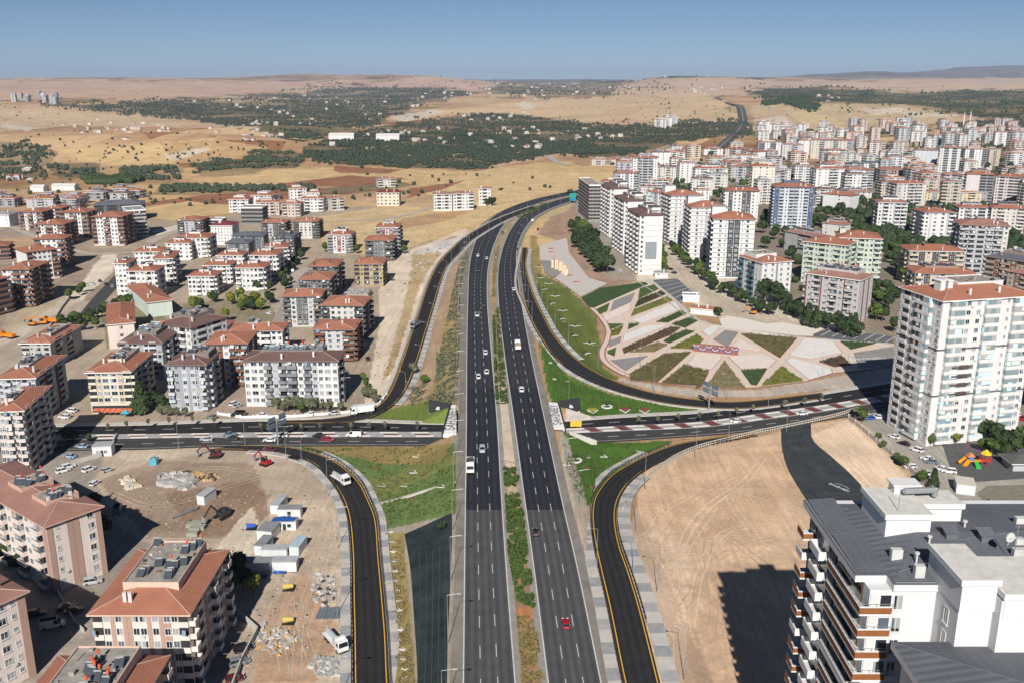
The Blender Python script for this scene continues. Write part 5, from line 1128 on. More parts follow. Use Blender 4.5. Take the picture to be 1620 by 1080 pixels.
# ---------------------------------------------------------------- bridge over the street
def tomesh(f):
    bpy.context.view_layer.update(); me_ = bpy.data.meshes.new_from_object(f.evaluated_get(bpy.context.evaluated_depsgraph_get())); nm = f.name.split('.')[0]
    o = bpy.data.objects.new('letter_strip', me_); COL.objects.link(o); o.parent = f.parent; o.matrix_local = f.matrix_local.copy(); o['kind'] = 'stuff'; bpy.data.objects.remove(f); return o
def zh(x, y): return z_hw(x, y)
def bridge_end(side):
    """white slab with dark lettering, its edge wall and the dark wing wall with emblem"""
    if side < 0: pts = [(714, 640), (722, 640), (722, 686), (701, 687)]; lab = 'left'
    else: pts = [(868, 636), (882, 637), (893, 677), (876, 677)]
    W = [G(x, y, 6.0) for x, y in pts]
    t = 'white concrete bridge end with dark lettering beside the ' + ('inbound' if side < 0 else 'outbound') + ' carriageway'
    o = mk('bridge_abutment', None, label=t, cat='bridge end')
    mb = MB(); mb.prism(W if side > 0 else W, -.3, 6.12, 0) if False else None
    Wc = W if sum(W[i][0]*W[(i+1)%4][1]-W[(i+1)%4][0]*W[i][1] for i in range(4)) > 0 else W[::-1]
    mb.prism(Wc, 5.0, 6.14, 0); mb.build('slab', [white_wall], o)
    c = bpy.data.curves.new('lettering', 'FONT'); c.body = 'ŞAHİNBEY'; c.align_x = 'CENTER'; c.align_y = 'CENTER'; c.extrude = .02; c.size = 2.6; c.space_character = 1.05
    f = bpy.data.objects.new('lettering', c); COL.objects.link(f); f.parent = o; c.materials.append(mat('black_letters', (.03, .03, .03)))
    cx = sum(p[0] for p in W) / 4; cy = sum(p[1] for p in W) / 4
    top = ((W[0][0]+W[1][0])/2, (W[0][1]+W[1][1])/2); bot = ((W[2][0]+W[3][0])/2, (W[2][1]+W[3][1])/2)
    f.location = (cx, cy, 6.2); f.rotation_euler = (0, 0, math.atan2(top[1]-bot[1], top[0]-bot[0]))
    L_ = math.hypot(top[0]-bot[0], top[1]-bot[1]); c.size = L_ / 6.6; tomesh(f)
    # wing wall standing on the far side of the street, facing the camera
    e = W[0] if side < 0 else W[1]; ex = e[0] + (-1.0 if side < 0 else 1.0); ey = e[1]
    wl = 7.5; mb = MB(); x0, x1 = (ex - wl, ex) if side < 0 else (ex, ex + wl)
    hh = [(x0, 5.2 if side < 0 else 6.6), (x1, 6.6 if side < 0 else 5.2)]
    k0 = ey + (3.2 if side < 0 else 0); k1 = ey + (0 if side < 0 else 3.2)
    lo = [(x0, k0, 1.9 if side < 0 else .2), (x1, k1, .2 if side < 0 else 1.9), (x1, k1 + .5, .2), (x0, k0 + .5, .2)]
    hi = [(x0, k0, hh[0][1] + (1.6 if side < 0 else .2)), (x1, k1, hh[1][1] + (.0 if side < 0 else 1.8)), (x1, k1 + .5, hh[1][1] + (0 if side < 0 else 1.8)), (x0, k0 + .5, hh[0][1] + (1.6 if side < 0 else .2))]
    mb.hexa(lo, hi, 0)
    mb.hexa([(x0, k0 + .05, -.3), (x1, k1 + .05, -.3), (x1, k1 + .45, -.3), (x0, k0 + .45, -.3)], [(p[0], p[1] + (.05 if p[1] < max(k0, k1) + .2 else -.05), p[2]) for p in lo], 1)
    mb.build('wing_wall', [mat('dark_cladding', (.035, .038, .042), rough=.7), white_wall], o)
    mb = MB(); mx = (x0 + x1) / 2; my = (k0 + k1) / 2 - .12; pts = [(mx + 1.1 * math.cos(t2), my, 3.6 + 1.3 * math.sin(t2)) for t2 in [math.pi * q / 8 for q in range(9)]]
    mb.poly(pts); mb.build('emblem', white_paint, o)
    # tunnel mouth: dark fascia along the slab and side walls under it
    fx = W[3][0] if side < 0 else W[2][0]; mb = MB()
    a = W[0] if side < 0 else W[1]; b_ = W[3] if side < 0 else W[2]; s_ = -1 if side < 0 else 1
    mb.hexa([(a[0], a[1], 4.6), (b_[0], b_[1], 4.6), (b_[0] + s_*.5, b_[1], 4.6), (a[0] + s_*.5, a[1], 4.6)][::s_ * 1 if s_ > 0 else -1], [(a[0], a[1], 6.7), (b_[0], b_[1], 6.7), (b_[0] + s_*.5, b_[1], 6.7), (a[0] + s_*.5, a[1], 6.7)][::1 if s_ > 0 else -1], 0)
    mb.build('parapet', mat('dark_cladding', (.035, .038, .042)), o)
    return o
bridge_end(-1); bridge_end(1)
deck = mk('bridge_deck', None, kind='structure')
def cross_y(x, key): A = E[key]; return float(np.interp(x, A[:, 0], A[:, 1]))
mb = MB()
for x0, x1 in ((-16.5, 17.5),):
    for key, dy in (('xt', .7), ('xb', -1.5)):
        y0 = cross_y(x0, key) + dy; y1 = cross_y(x1, key) + dy
        mb.hexa([(x0, y0, -.4), (x1, y1, -.4), (x1, y1 + .8, -.4), (x0, y0 + .8, -.4)], [(x0, y0, 5.7), (x1, y1, 5.7), (x1, y1 + .8, 5.7), (x0, y0 + .8, 5.7)], 0)
    a, b2 = cross_y(x0, 'xb') - 1.5, cross_y(x1, 'xb') - 1.5; c_, d2 = cross_y(x1, 'xt') + 1.5, cross_y(x0, 'xt') + 1.5
    mb.hexa([(x0, a, 4.9), (x1, b2, 4.9), (x1, c_, 4.9), (x0, d2, 4.9)], [(x0, a, 5.72), (x1, b2, 5.72), (x1, c_, 5.72), (x0, d2, 5.72)], 0)
mb.build('bridge_slab', concrete, deck, kind='structure')
# median strip over the bridge
kk = [i for i in range(len(med_l)) if 268 < med_l[i][1] < 352]; ribbon('median_strip', med_l[kk], med_r[kk], mat('median_gravel', (.62, .50, .38), var=.2, scale=.3, fine=.2, bump=.3), -.04)
# approach retaining walls of the street near the bridge, both sides
def wall_line(name, pts, z0, z1, th, m, label=None, cat=None, parent=None, kind=None, cap=None):
    mb = MB()
    for i in range(len(pts) - 1):
        (xa, ya), (xb, yb) = pts[i][:2], pts[i+1][:2]; L_ = math.hypot(xb-xa, yb-ya) + 1e-6; nx, ny = -(yb-ya)/L_*th/2, (xb-xa)/L_*th/2
        za = pts[i][2] if len(pts[i]) > 2 else 0; zb = pts[i+1][2] if len(pts[i+1]) > 2 else 0
        mb.hexa([(xa-nx, ya-ny, za+z0), (xb-nx, yb-ny, zb+z0), (xb+nx, yb+ny, zb+z0), (xa+nx, ya+ny, za+z0)], [(xa-nx, ya-ny, za+z1), (xb-nx, yb-ny, zb+z1), (xb+nx, yb+ny, zb+z1), (xa+nx, ya+ny, za+z1)], 0)
    return mb.build(name, m, parent, label=label, cat=cat, kind=kind)
def wl(px_pts, z=None): return [P3(*p) if z is None else (*G(*p, z), z) for p in px_pts]
for s_, xs in ((-1, (-24, -16.5)), (1, (19.5, 29))):
    for key, dy, t in (('xt', .9, 'far'), ('xb', -1.1, 'near')):
        mb = MB(); n = 5
        for i in range(n):
            xa = xs[0] + (xs[1]-xs[0]) * i / n; xb = xs[0] + (xs[1]-xs[0]) * (i+1) / n; ya, yb = cross_y(xa, key) + dy, cross_y(xb, key) + dy
            ha = 1.2 + 3.8 * ((xa - xs[0]) / (xs[1] - xs[0]) if s_ < 0 else (xs[1] - xa) / (xs[1] - xs[0])); hb = 1.2 + 3.8 * ((xb - xs[0]) / (xs[1] - xs[0]) if s_ < 0 else (xs[1] - xb) / (xs[1] - xs[0]))
            mb.hexa([(xa, ya-.25, -.4), (xb, yb-.25, -.4), (xb, yb+.25, -.4), (xa, ya+.25, -.4)], [(xa, ya-.25, ha), (xb, yb-.25, hb), (xb, yb+.25, hb), (xa, ya+.25, ha)])
        mb.build('retaining_wall', conc_light if key == 'xb' else concrete, label='%s retaining wall of the underpass on the %s side' % ('grey' if key == 'xt' else 'pale', ('shop' if s_ < 0 else 'park') + (' far' if key == 'xt' else ' near')), cat='retaining wall')

# ---------------------------------------------------------------- park on the right
plaza = mat('plaza_paving', (.68, .55, .45), var=.1, scale=.4, fine=.1); redb = mat('brick_edging', (.34, .15, .13), var=.15); palegrv = mat('white_gravel', (.74, .70, .66), var=.1, scale=.5, fine=.12)
greyp = mat('grey_paving', (.27, .26, .25), var=.12, scale=.5, fine=.1)
def grass_mat(n, a): return mat(n, a, var=.3, scale=.25, fine=.35, bump=.4, bscale=2, rough=.95)
gl = {'dg': grass_mat('lawn_dark', (.045, .085, .025)), 'g': grass_mat('lawn', (.07, .115, .03)), 'dk': grass_mat('bed_dark', (.055, .045, .02)), 'yg': grass_mat('bed_yellow_green', (.17, .17, .035)),
      'rb': grass_mat('bed_red_brown', (.12, .065, .04)), 'bg': grass_mat('bed_brown_green', (.125, .105, .04)), 'tb': grass_mat('bed_tan', (.22, .19, .10)), 'gy': greyp, 'w': palegrv, 'cr': mat('cream_paving', (.74, .64, .56), var=.08, scale=.4, fine=.1)}
c6 = lambda *p: [(820 + x / 3.6, 360 + y / 3.6) for x, y in p]; c7 = lambda *p: [(1100 + x / 4, 430 + y / 4) for x, y in p]
park = mk('park_ground', None); tag(park, kind='structure')
ZP = .35
sheet('park_paving', c6((410,455),(740,308),(760,318),(850,380),(960,470),(1020,525),(1090,550),(1224,578)) + c7((160,345),(640,412),(880,432),(1260,460),(1250,600),(1010,630),(860,645),(700,695),(380,735),(40,742)) + c6((1050,915),(800,885),(615,850),(540,800),(480,750),(470,690),(500,620),(490,560),(440,500)), plaza, zfix=ZP, dz=0)
beds = [('dg', c6((358,400),(470,345),(720,312),(742,322),(425,460),(400,452))), ('g', c6((440,468),(520,430),(505,478),(462,496))), ('gy', c6((545,418),(665,370),(640,425),(522,478))), ('g', c6((692,347),(775,325),(800,352),(682,408))),
 ('dk', c6((682,412),(815,362),(838,382),(662,458))), ('yg', c6((658,468),(850,395),(880,418),(640,508))), ('w', c6((645,530),(895,425),(925,465),(700,545))), ('dg', c6((782,538),(925,475),(960,490),(850,543))),
 ('dg', c6((870,550),(990,508),(1025,530),(950,572))), ('g', c6((510,548),(598,548),(575,562),(520,582))), ('yg', c6((530,588),(598,562),(572,612),(526,620))), ('dg', c6((632,548),(688,552),(622,582))), ('cr', c6((480,505),(640,432),(640,470),(500,535))),
 ('gy', c6((518,645),(588,618),(578,655),(515,682))), ('g', c6((506,702),(558,682),(548,733),(508,716))), ('w', c6((602,612),(740,558),(850,556),(592,655))), ('rb', c6((592,690),(810,592),(868,566),(925,572),(868,612),(602,718))),
 ('dg', c6((880,610),(958,582),(1005,592),(862,660),(825,648))), ('tb', c6((632,712),(800,652),(850,668),(775,708))), ('gy', c6((522,755),(740,728),(612,815))), ('bg', c6((632,832),(832,718),(985,708),(795,878),(640,868))),
 ('yg', c6((862,688),(1018,608),(1055,640),(1000,692))), ('bg', c6((812,885),(945,780),(1085,822),(1045,903))), ('cr', c6((962,772),(1035,712),(1165,735),(1100,808))),
 ('tb', c7((66,728),(185,562),(318,738))), ('bg', c7((0,608),(85,628),(42,724),(4,736))), ('dg', c7((288,622),(455,612),(388,718),(352,712))), ('yg', c7((415,722),(545,598),(685,688))),
 ('bg', c7((285,392),(645,418),(535,545))), ('gy', c7((112,428),(190,368),(275,382),(205,475))), ('w', c7((42,378),(100,342),(158,352),(88,412))), ('dg', c7((915,440),(1150,452),(985,492))), ('rb', c7((780,568),(925,532),(985,590),(880,602))),
 ('gy', c7((1005,512),(1255,472),(1255,592),(1035,612))), ('cr', c7((225,480),(280,425),(420,500))), ('w', c7((595,528),(690,422),(870,436),(930,512),(720,552))), ('w', c7((570,560),(610,545),(860,610),(870,640),(720,682))), ('cr', c7((205,535),(440,520),(515,560),(470,605),(290,615))), ('cr', c7((0,515),(165,530),(85,615),(-40,590)))]
for k, b_ in beds:
    W = [(*G(x, y, ZP), 0) for x, y in b_]; ar = sum(W[i][0]*W[(i+1)%len(W)][1]-W[(i+1)%len(W)][0]*W[i][1] for i in range(len(W)))
    if ar < 0: W = W[::-1]
    cx = sum(p[0] for p in W)/len(W); cy = sum(p[1] for p in W)/len(W)
    def grow(d): return [(p[0] + (p[0]-cx)/math.hypot(p[0]-cx, p[1]-cy)*d, p[1] + (p[1]-cy)/math.hypot(p[0]-cx, p[1]-cy)*d) for p in W]
    n0 = {'w': 'gravel_bed', 'cr': 'paved_bed', 'gy': 'paved_bed'}.get(k, 'planting_bed')
    mb = MB(); kz = (kz + 1) if 'kz' in globals() else 0; mb.prism(grow(.12), ZP - .1, ZP + .03 + .0012 * kz); e_ = mb.build('bed_edging', redb, park, kind='structure')
    mb = MB(); mb.prism(grow(-.25), ZP, ZP + (.10 if k in ('w', 'cr', 'gy') else .22) + .0014 * kz); mb.build(n0, gl[k], park, kind='structure')
def band(pts, wd, m, z, name, parent=park, h=.1):
    A = np.array([(*G(x, y, z), z) for x, y in pts]); A = smooth(A, len(pts) * 8); return ribbon(name, offset(A, wd/2), offset(A, -wd/2), m, h, parent=parent, skirt=.1)
crv = c6((418,458),(470,510),(512,580),(505,640),(478,700),(485,750),(540,800),(612,838))
band(crv, 3.4, redb, ZP, 'brick_border', h=.02); band(crv, 2.0, plaza, ZP, 'winding_path', h=.12)
top = c6((735,305),(770,320),(850,380),(960,475),(1030,530),(1100,556),(1224,580)) + c7((160,350),(640,412),(880,432),(1258,462)); top = top[:7] + top[8:]
band(top, 2.2, conc_light, ZP, 'park_path', h=.14)
# sloping white gravel panels with small wall sculpture
sheet('white_slope', c6((120,105),(275,62),(290,150),(330,200),(400,290),(510,322),(355,398),(210,290),(250,240),(245,200),(125,190)), mat('slope_paving', (.56,.50,.46), var=.08, scale=.4, fine=.08), dz=.35, sub_=1)
sheet('grey_slope', c6((130,195),(240,200),(262,235),(230,275),(190,290),(150,260)), greyp, dz=.5)
sc = mk('monument', None, label='cream stepped wall monument with a red spike on the white paved slope', cat='monument')
bx0 = G(884, 428, 1.2)
for i, (dx, dy, w2, hh) in enumerate([(-3.5, 14, 1.6, 5.5), (-1.2, 9, 2.2, 6.5), (1.2, 3, 2.6, 6.5), (3.2, -4, 2.6, 5.5), (4.2, -9, 2.2, 4)]):
    mb = MB(); mb.box(bx0[0]+dx-w2/2, bx0[1]+dy-1.5, .3, bx0[0]+dx+w2/2, bx0[1]+dy+1.5, hh); mb.build('wall_panel', mat('cream_stone', (.66, .52, .36)), sc)
mb = MB(); mb.tube((bx0[0]-2.6, bx0[1]+15, .3), (bx0[0]-2.6, bx0[1]+15, 9), .8, 4, 0, .05); mb.build('red_spike', mat('red_paint', (.45,.04,.03)), sc)
red_fig = mat('red_flowers', (.38, .10, .09))
for (x, y) in c6((185,125),(185,145),(292,278),(325,315)):
    X, Y, Z = P3(x, y); mb = MB(); mb.box(-1.6, -.6, 0, 1.6, .4, .5); mb.box(-.6, .4, 0, .9, 1.3, .5); mb.box(1.6, -.2, 0, 2.6, .1, .5)
    mb.build('flower_figure', red_fig, loc=(X, Y, Z+.3), rz=R(random.uniform(-20, 50)), label='small red planted figure set into the white paved slope', cat='planted figure', group='red figures on the white slope')
mural = mk('mural_wall', None, label='long wall painted with red and blue waves in the middle of the park', cat='mural wall')
ma, mb_ = G(1096, 555, ZP), G(1167, 562, ZP); ang = math.atan2(mb_[1]-ma[1], mb_[0]-ma[0]); Lm_ = math.hypot(mb_[0]-ma[0], mb_[1]-ma[1]); mural.location = (ma[0], ma[1], ZP); mural.rotation_euler = (0, 0, ang)
mb = MB(); mb.box(0, 0, 0, Lm_, .8, 3.6); mb.build('wall', mat('mural_red', (.27,.10,.085)), mural)
for i in range(7):
    cx = 1.5 + i * (Lm_ - 3) / 6; mb = MB(); cz = 1.0 if i % 2 else 2.3; n = 10
    for q in range(n):
        t0, t1 = math.pi * (1 + q / n), math.pi * (1 + (q+1) / n); 
        for (r0, r1, mi) in ((1.5, 2.1, 0), (1.1, 1.42, 1)):
            mb.quad((cx+r0*math.cos(t0), -.05 - mi*.01, cz+.9+r0*.7*math.sin(t0)), (cx+r1*math.cos(t0), -.05 - mi*.01, cz+.9+r1*.7*math.sin(t0)), (cx+r1*math.cos(t1), -.05 - mi*.01, cz+.9+r1*.7*math.sin(t1)), (cx+r0*math.cos(t1), -.05 - mi*.01, cz+.9+r0*.7*math.sin(t1)), mi)
    mb.build('painted_wave', [mat('mural_blue', (.06,.10,.22)), white_paint], mural)
def lettering(body, px_, py_, size, rz, m, label, z=ZP + .14, arch=None, tilt=0):
    o = mk('ground_lettering', None, label=label, cat='lettering'); X, Y = G(px_, py_, z); o.location = (X, Y, z); o.rotation_euler = (0, 0, rz)
    c = bpy.data.curves.new('letters', 'FONT'); c.body = body; c.align_x = 'CENTER'; c.align_y = 'CENTER'; c.extrude = .08; c.size = size; f = bpy.data.objects.new('letters', c); COL.objects.link(f); f.parent = o; c.materials.append(m); tomesh(f)
    mb = MB()
    for q in range(8):
        t0, t1 = math.pi * (.2 + .6 * q / 8), math.pi * (.2 + .6 * (q+1) / 8); r = size * 2.0
        mb.quad((r*math.cos(t0), r*.62*math.sin(t0)+size*.1, .06), ((r+.4)*math.cos(t0), (r+.4)*.62*math.sin(t0)+size*.15, .06), ((r+.4)*math.cos(t1), (r+.4)*.62*math.sin(t1)+size*.15, .06), (r*math.cos(t1), r*.62*math.sin(t1)+size*.1, .06))
    mb.build('arch', m, o); return o
lettering('ŞAHİNBEY', 1372, 567, 3.6, R(6), white_paint, 'white lettering under an arch on the grey paving beside the tower shadow')
# striped car park strips behind the park
st = mk('parking_bays', None, kind='structure')
def bays(poly, n, e0, e1):
    sheet('bay_surface', poly, mat('bay_asphalt', (.13,.135,.14), var=.15, fine=.1), dz=.12, parent=st)
    for i in range(n):
        t = (i + .5) / n; a = [e0[0][k] * (1-t) + e0[1][k] * t for k in (0, 1)]; c = [e1[0][k] * (1-t) + e1[1][k] * t for k in (0, 1)]
        A, B = P3(*a), P3(*c); mb = MB(); line(mb, np.array([A, B]), .5, .18); mb.build('bay_line', white_paint, st)
bays(c7((745,395),(850,355),(1255,412),(1250,452),(900,430),(750,408)), 7, (c7((760,402))[0], c7((1240,450))[0]), (c7((850,357))[0], c7((1300,415))[0]))
bays(c6((765,300),(905,292),(1000,375),(930,400),(930,440)), 6, (c6((775,305))[0], c6((925,440))[0]), (c6((905,292))[0], c6((1010,380))[0]))
wp = sheet('white_gravel_area', c7((150,300),(200,280),(330,300),(450,330),(560,320),(700,350),(830,345),(740,408),(640,405),(170,345)), mat('fresh_gravel', (.74,.68,.60), var=.1), dz=.1)
for k, pts in enumerate([[(1003,445),(1045,470),(1085,502),(1130,517),(1225,531)]]):
    W = wl(pts); wall_line('park_wall', W, -.3, 1.0, .35, conc_light, label='low pale wall curving behind the park towards the white gravel', cat='wall')
shed = building(P(1080, 478)[:2], R(-8), 9, 7, 3.2, 'small white flat roofed shed behind the park path', fl=1, front='.', left='.', roof=T_GR, rtype='flat', deck=None, cat='shed', name='shed')
shed = building(P(1092, 497)[:2], R(-22), 14, 7, 3.4, 'long red roofed shed next to the round bush behind the park', fl=1, front='.', left='.', roof=T_RED, deck=None, cat='shed', name='shed', over=.5)
shed = building(P(1036, 440)[:2], R(-4), 8, 6, 3.2, 'grey roofed gatehouse at the foot of the nearest slender tower', fl=1, front='w.', left='w', roof=T_GR, deck=None, cat='shed', name='shed', over=.5)
# flower emblems on the long lawn
orn_w = mat('marble_chips', (.76,.73,.70), var=.1); orn_r = mat('red_chips', (.22,.06,.05)); orn_b = mat('shrub_dark', (.03,.06,.02))
def star_mesh():
    mb = MB(); pts = []
    for k in range(16):
        r = 3.0 if k % 4 == 0 else (1.25 if k % 2 else 2.0); t = 6.2832 * k / 16; pts.append((r * math.cos(t), r * math.sin(t)))
    mb.prism(pts, 0, .12, 0); a = mb.mesh('star', [orn_w]); mb = MB(); mb.prism([(.8*math.cos(6.283*k/8), .8*math.sin(6.283*k/8)) for k in range(8)], .1, .9, 0); b = mb.mesh('centre_shrub', [orn_b]); 
    mb = MB()
    for k in range(4): t = 6.283 * (k + .5) / 4; mb.prism([(1.7*math.cos(t)+.35*math.cos(6.283*q/6), 1.7*math.sin(t)+.35*math.sin(6.283*q/6)) for q in range(6)], .1, .2)
    return a, b, mb.mesh('petal', [orn_r])
sa, sb_, sc_ = star_mesh()
first = None
for (x, y) in [(835,512),(843,575),(893,607),(860,640),(930,678),(903,720),(972,760),(958,808),(1043,848),(1028,903),(1125,946),(1100,1003)]:
    X, Y, Z = P3(620 + x / 3.6, 280 + y / 3.6)
    if first is None:
        o = mk('flower_emblem', None); mk('star', sa, o); mk('centre_shrub', sb_, o); mk('petal', sc_, o); first = o
    else: o = copy_tree(first)
    o.location = (X, Y, Z + .05); o.rotation_euler = (0, 0, R(random.uniform(-6, 6)))
    tag(o, 'white star shaped gravel emblem with dark shrub centre on the long lawn', 'flower emblem', 'star emblems along the slip road lawn')
# chevrons, wreaths and fans on the bridge slopes
def vee(name, x, y, sz, m, label, rz=0, topm=None, grp=None):
    X, Y, Z = P3(x, y); mb = MB()
    mb.hexa([(-.25*sz,0,0),(0,-.9*sz,0),(0,-.6*sz,0),(-.8*sz,.5*sz,0)], [(-.25*sz,0,.2),(0,-.9*sz,.2),(0,-.6*sz,.2),(-.8*sz,.5*sz,.2)]) if False else None
    mb.tube((-.8*sz, .6*sz, .1), (0, -.8*sz, .1), .08*sz, 4); mb.tube((.8*sz, .6*sz, .1), (0, -.8*sz, .1), .08*sz, 4)
    o = mk(name, None, label=label, cat='lawn ornament', group=grp); o.location = (X, Y, Z + .12); o.rotation_euler = (0, 0, rz); mb.build('chevron', m, o)
    if topm: m3 = MB(); m3.prism([(.75*sz*math.cos(t), .7*sz + .55*sz*math.sin(t)) for t in [6.283*k/7 for k in range(7)]], 0, .5); m3.build('shrub_patch', topm, o)
yshr = mat('yellow_shrub', (.30,.30,.04), var=.3, scale=2)
vee('lawn_ornament', 938, 651, 2.6, orn_w, 'white chevron under a yellow green shrub patch beside the bridge', topm=yshr)
vee('lawn_ornament', 989, 650, 2.6, orn_w, 'white chevron under a dark red shrub patch with pale centre', topm=orn_r)
vee('lawn_ornament', 1020, 651, 2.4, orn_w, 'white chevron under a small dark red patch, nearest to the gantry', topm=orn_r)
for (x, y) in [(960,643),(910,728),(690,705)]:
    X, Y, Z = P3(x, y); o = mk('round_flower_bed', None, label='dark palm in a white ring on the %s' % ('lawn above the underpass street' if x == 960 else 'lawn inside the bend of the slip road' if x == 910 else 'dry slope left of the bridge'), cat='flower bed'); mb = MB()
    for k in range(12):
        t0, t1 = 6.283*k/12, 6.283*(k+1)/12; mb.hexa([(1.6*math.cos(t0),1.6*math.sin(t0),0),(2.2*math.cos(t0),2.2*math.sin(t0),0),(2.2*math.cos(t1),2.2*math.sin(t1),0),(1.6*math.cos(t1),1.6*math.sin(t1),0)],[(1.6*math.cos(t0),1.6*math.sin(t0),.3),(2.2*math.cos(t0),2.2*math.sin(t0),.3),(2.2*math.cos(t1),2.2*math.sin(t1),.3),(1.6*math.cos(t1),1.6*math.sin(t1),.3)])
    mb.build('ring', orn_w, o); mb = MB()
    for k in range(16):
        t = 6.283*k/16; r = random.uniform(1.2, 1.9); mb.poly([(0,0,.8),(r*.5*math.cos(t-.2), r*.5*math.sin(t-.2), 2.2),(r*math.cos(t), r*math.sin(t), 1.3),(r*.5*math.cos(t+.2), r*.5*math.sin(t+.2), 2.2)])
    mb.build('leaf', orn_b, o, kind='stuff'); o.location = (X, Y, Z)
for i, (x, y, rz) in enumerate([(870,574,20),(884,590,-10),(897,603,0),(876,600,30),(893,612,-20),(898,712,5),(898,735,0),(925,740,40),(930,723,0),(956,722,15),(936,770,30),(665,703,30),(655,747,20),(650,787,25),(640,768,10),(700,770,20),(595,740,5),(605,768,10),(660,722,10),(672,750,20)]):
    vee('lawn_ornament', x, y, 1.4 if x > 800 else 1.6, [orn_w, orn_r, conc_light][i % 3], 'small chevron of stone chips set in the %s' % ('lawn slope right of the bridge' if x > 800 else 'dry grass slope left of the bridge'), R(rz + 40), grp='chevrons on the %s slope' % ('right' if x > 800 else 'left'))
for i in range(17):
    x, y = 619 + 1.55 * i, 842 + 15.5 * i; X, Y, Z = P3(x, y); mb = MB(); mb.tube((-.7, .3, .1), (0, -.3, .1), .16, 4); mb.tube((.7, .3, .1), (0, -.3, .1), .16, 4); mb.box(-.12, -.3, .02, .12, .9, .2)
    mb.build('arrow_ornament', orn_w if i % 2 == 0 else conc_light, loc=(X, Y, Z+.1), label='white arrow ornament in the brown strip beside the netting, ' + ORD[i] + ' from the top', cat='lawn ornament', group='arrow ornaments beside the netting')
# netting on the slopes
net = mat('shade_netting', (.026, .038, .038), rough=.8, var=.5, scale=.22, fine=.4, bump=1.0, bscale=.9)
def drape(name, L_, R_, m, dz, n=16, k=10, **kw):
    """surface draped on the ground between two pixel lines"""
    A = smooth([(*p, 0) for p in L_], n); B = smooth([(*p, 0) for p in R_], n); U = np.linspace(0, 1, k)
    px_ = A[:, 0][:, None] * (1-U) + B[:, 0][:, None] * U; py_ = A[:, 1][:, None] * (1-U) + B[:, 1][:, None] * U
    X, Y, Z = P(px_, py_); mb = MB(); mb.v = [(float(X[i, j]), float(Y[i, j]), float(Z[i, j]) + dz + .1 * random.random()) for i in range(n) for j in range(k)]
    for i in range(n-1):
        for j in range(k-1): mb.f.append((i*k+j, i*k+j+1, (i+1)*k+j+1, (i+1)*k+j)); mb.m.append(0)
    o = mb.build(name, m, **kw); return o
drape('shade_netting', [(660,1150),(660,1060),(655,980),(649,900),(640,846)], [(706,1150),(707,1040),(711,940),(714,870),(715,812)], net, .3, label='dark green netting spread over the embankment left of the motorway', cat='netting')
drape('shade_netting', [(1236,677),(1237,705),(1246,740),(1266,775),(1294,818)], [(1283,667),(1285,695),(1314,722),(1352,757),(1390,800)], mat('shade_netting_grey', (.045, .050, .054), var=.35, scale=.25, fine=.3, bump=.8, bscale=1.0), .3, label='black netting strip running down the sand pit with white lettering', cat='netting')
X, Y, Z = P3(1327, 768); lo = lettering('ŞAHİNBEY', 1327, 770, 1.5, R(-58), mat('faded_white', (.4,.41,.42)), 'faded white lettering printed on the black netting of the sand pit', z=Z + .55)
hose = mk('concrete_channel', None, label='pale curved concrete channel crossing the grass slope left of the bridge', cat='drain channel')
A = smooth([P3(*p) for p in [(602,796),(640,786),(680,773),(722,762)]], 14); ribbon('channel', offset(A, .5), offset(A, -.5), conc_light, .25, parent=hose, kind=None, skirt=.3)
# ---------------------------------------------------------------- railings, lamps, signs
blk = mat('black_rail', (.03,.03,.033), rough=.5); palerail = mat('pale_fence', (.50,.45,.38))
def railing(A, label, m=blk, h=1.0, post=2.0, n_=None, zoff=.1, thick=.07, name='guard_rail', cat='railing', slabs=False):
    o = mk(name, None, label=label, cat=cat); mb = MB(); L_ = length(A); n = max(2, int(L_ / 4)); Q = sub(A, 0, L_, n)
    for i in range(n - 1):
        for z in ((.45, 1.0) if not slabs else (.95,)):
            a, b_ = Q[i], Q[i+1]; mb.tube((a[0], a[1], a[2]+zoff+h*z), (b_[0], b_[1], b_[2]+zoff+h*z), thick, 4)
    mb.build('rail', m, o, kind='stuff'); mb = MB(); pts, _ = along(A, post)
    for p in pts: mb.box(p[0]-.08, p[1]-.08, p[2]+zoff-.3, p[0]+.08, p[1]+.08, p[2]+zoff+h)
    mb.build('post', m, o, kind='stuff'); return o
LL = length
railing(sub(offset(E['al'], .25), 6, LL(E['al']) - 12, 60), 'black railing along the outer edge of the left lower slip road')
railing(sub(offset(E['ar'], -.25), 6, LL(E['ar']) - 22, 60), 'black railing along the inner edge of the left lower slip road')
railing(sub(offset(E['dl'], .25), 6, LL(E['dl']) - 30, 60), 'black railing between the motorway and the right lower slip road')
railing(sub(offset(E['dr'], -.25), 40, LL(E['dr']) - 12, 60), 'black railing on the sand pit side of the right lower slip road')
railing(sub(offset(E['cl'], .3), 90, 330, 60), 'black railing on the motorway side of the park slip road', post=3)
railing(sub(offset(E['br'], -.3), 20, LL(E['br']) - 20, 70), 'black railing on the inner side of the upper left slip road', post=3)
A = smooth([P3(*p) for p in [(985,810),(1000,782),(1018,765),(1045,741),(1075,722),(1105,710),(1150,698),(1200,686),(1260,674),(1330,658),(1352,650)]], 60)
railing(A, 'pale slatted fence curving round the head of the sand pit', palerail, 1.5, 1.1, thick=.16, name='slatted_fence', cat='fence')
A = smooth([P3(*p) for p in [(745,330),(790,322),(850,312),(905,305)]], 12)
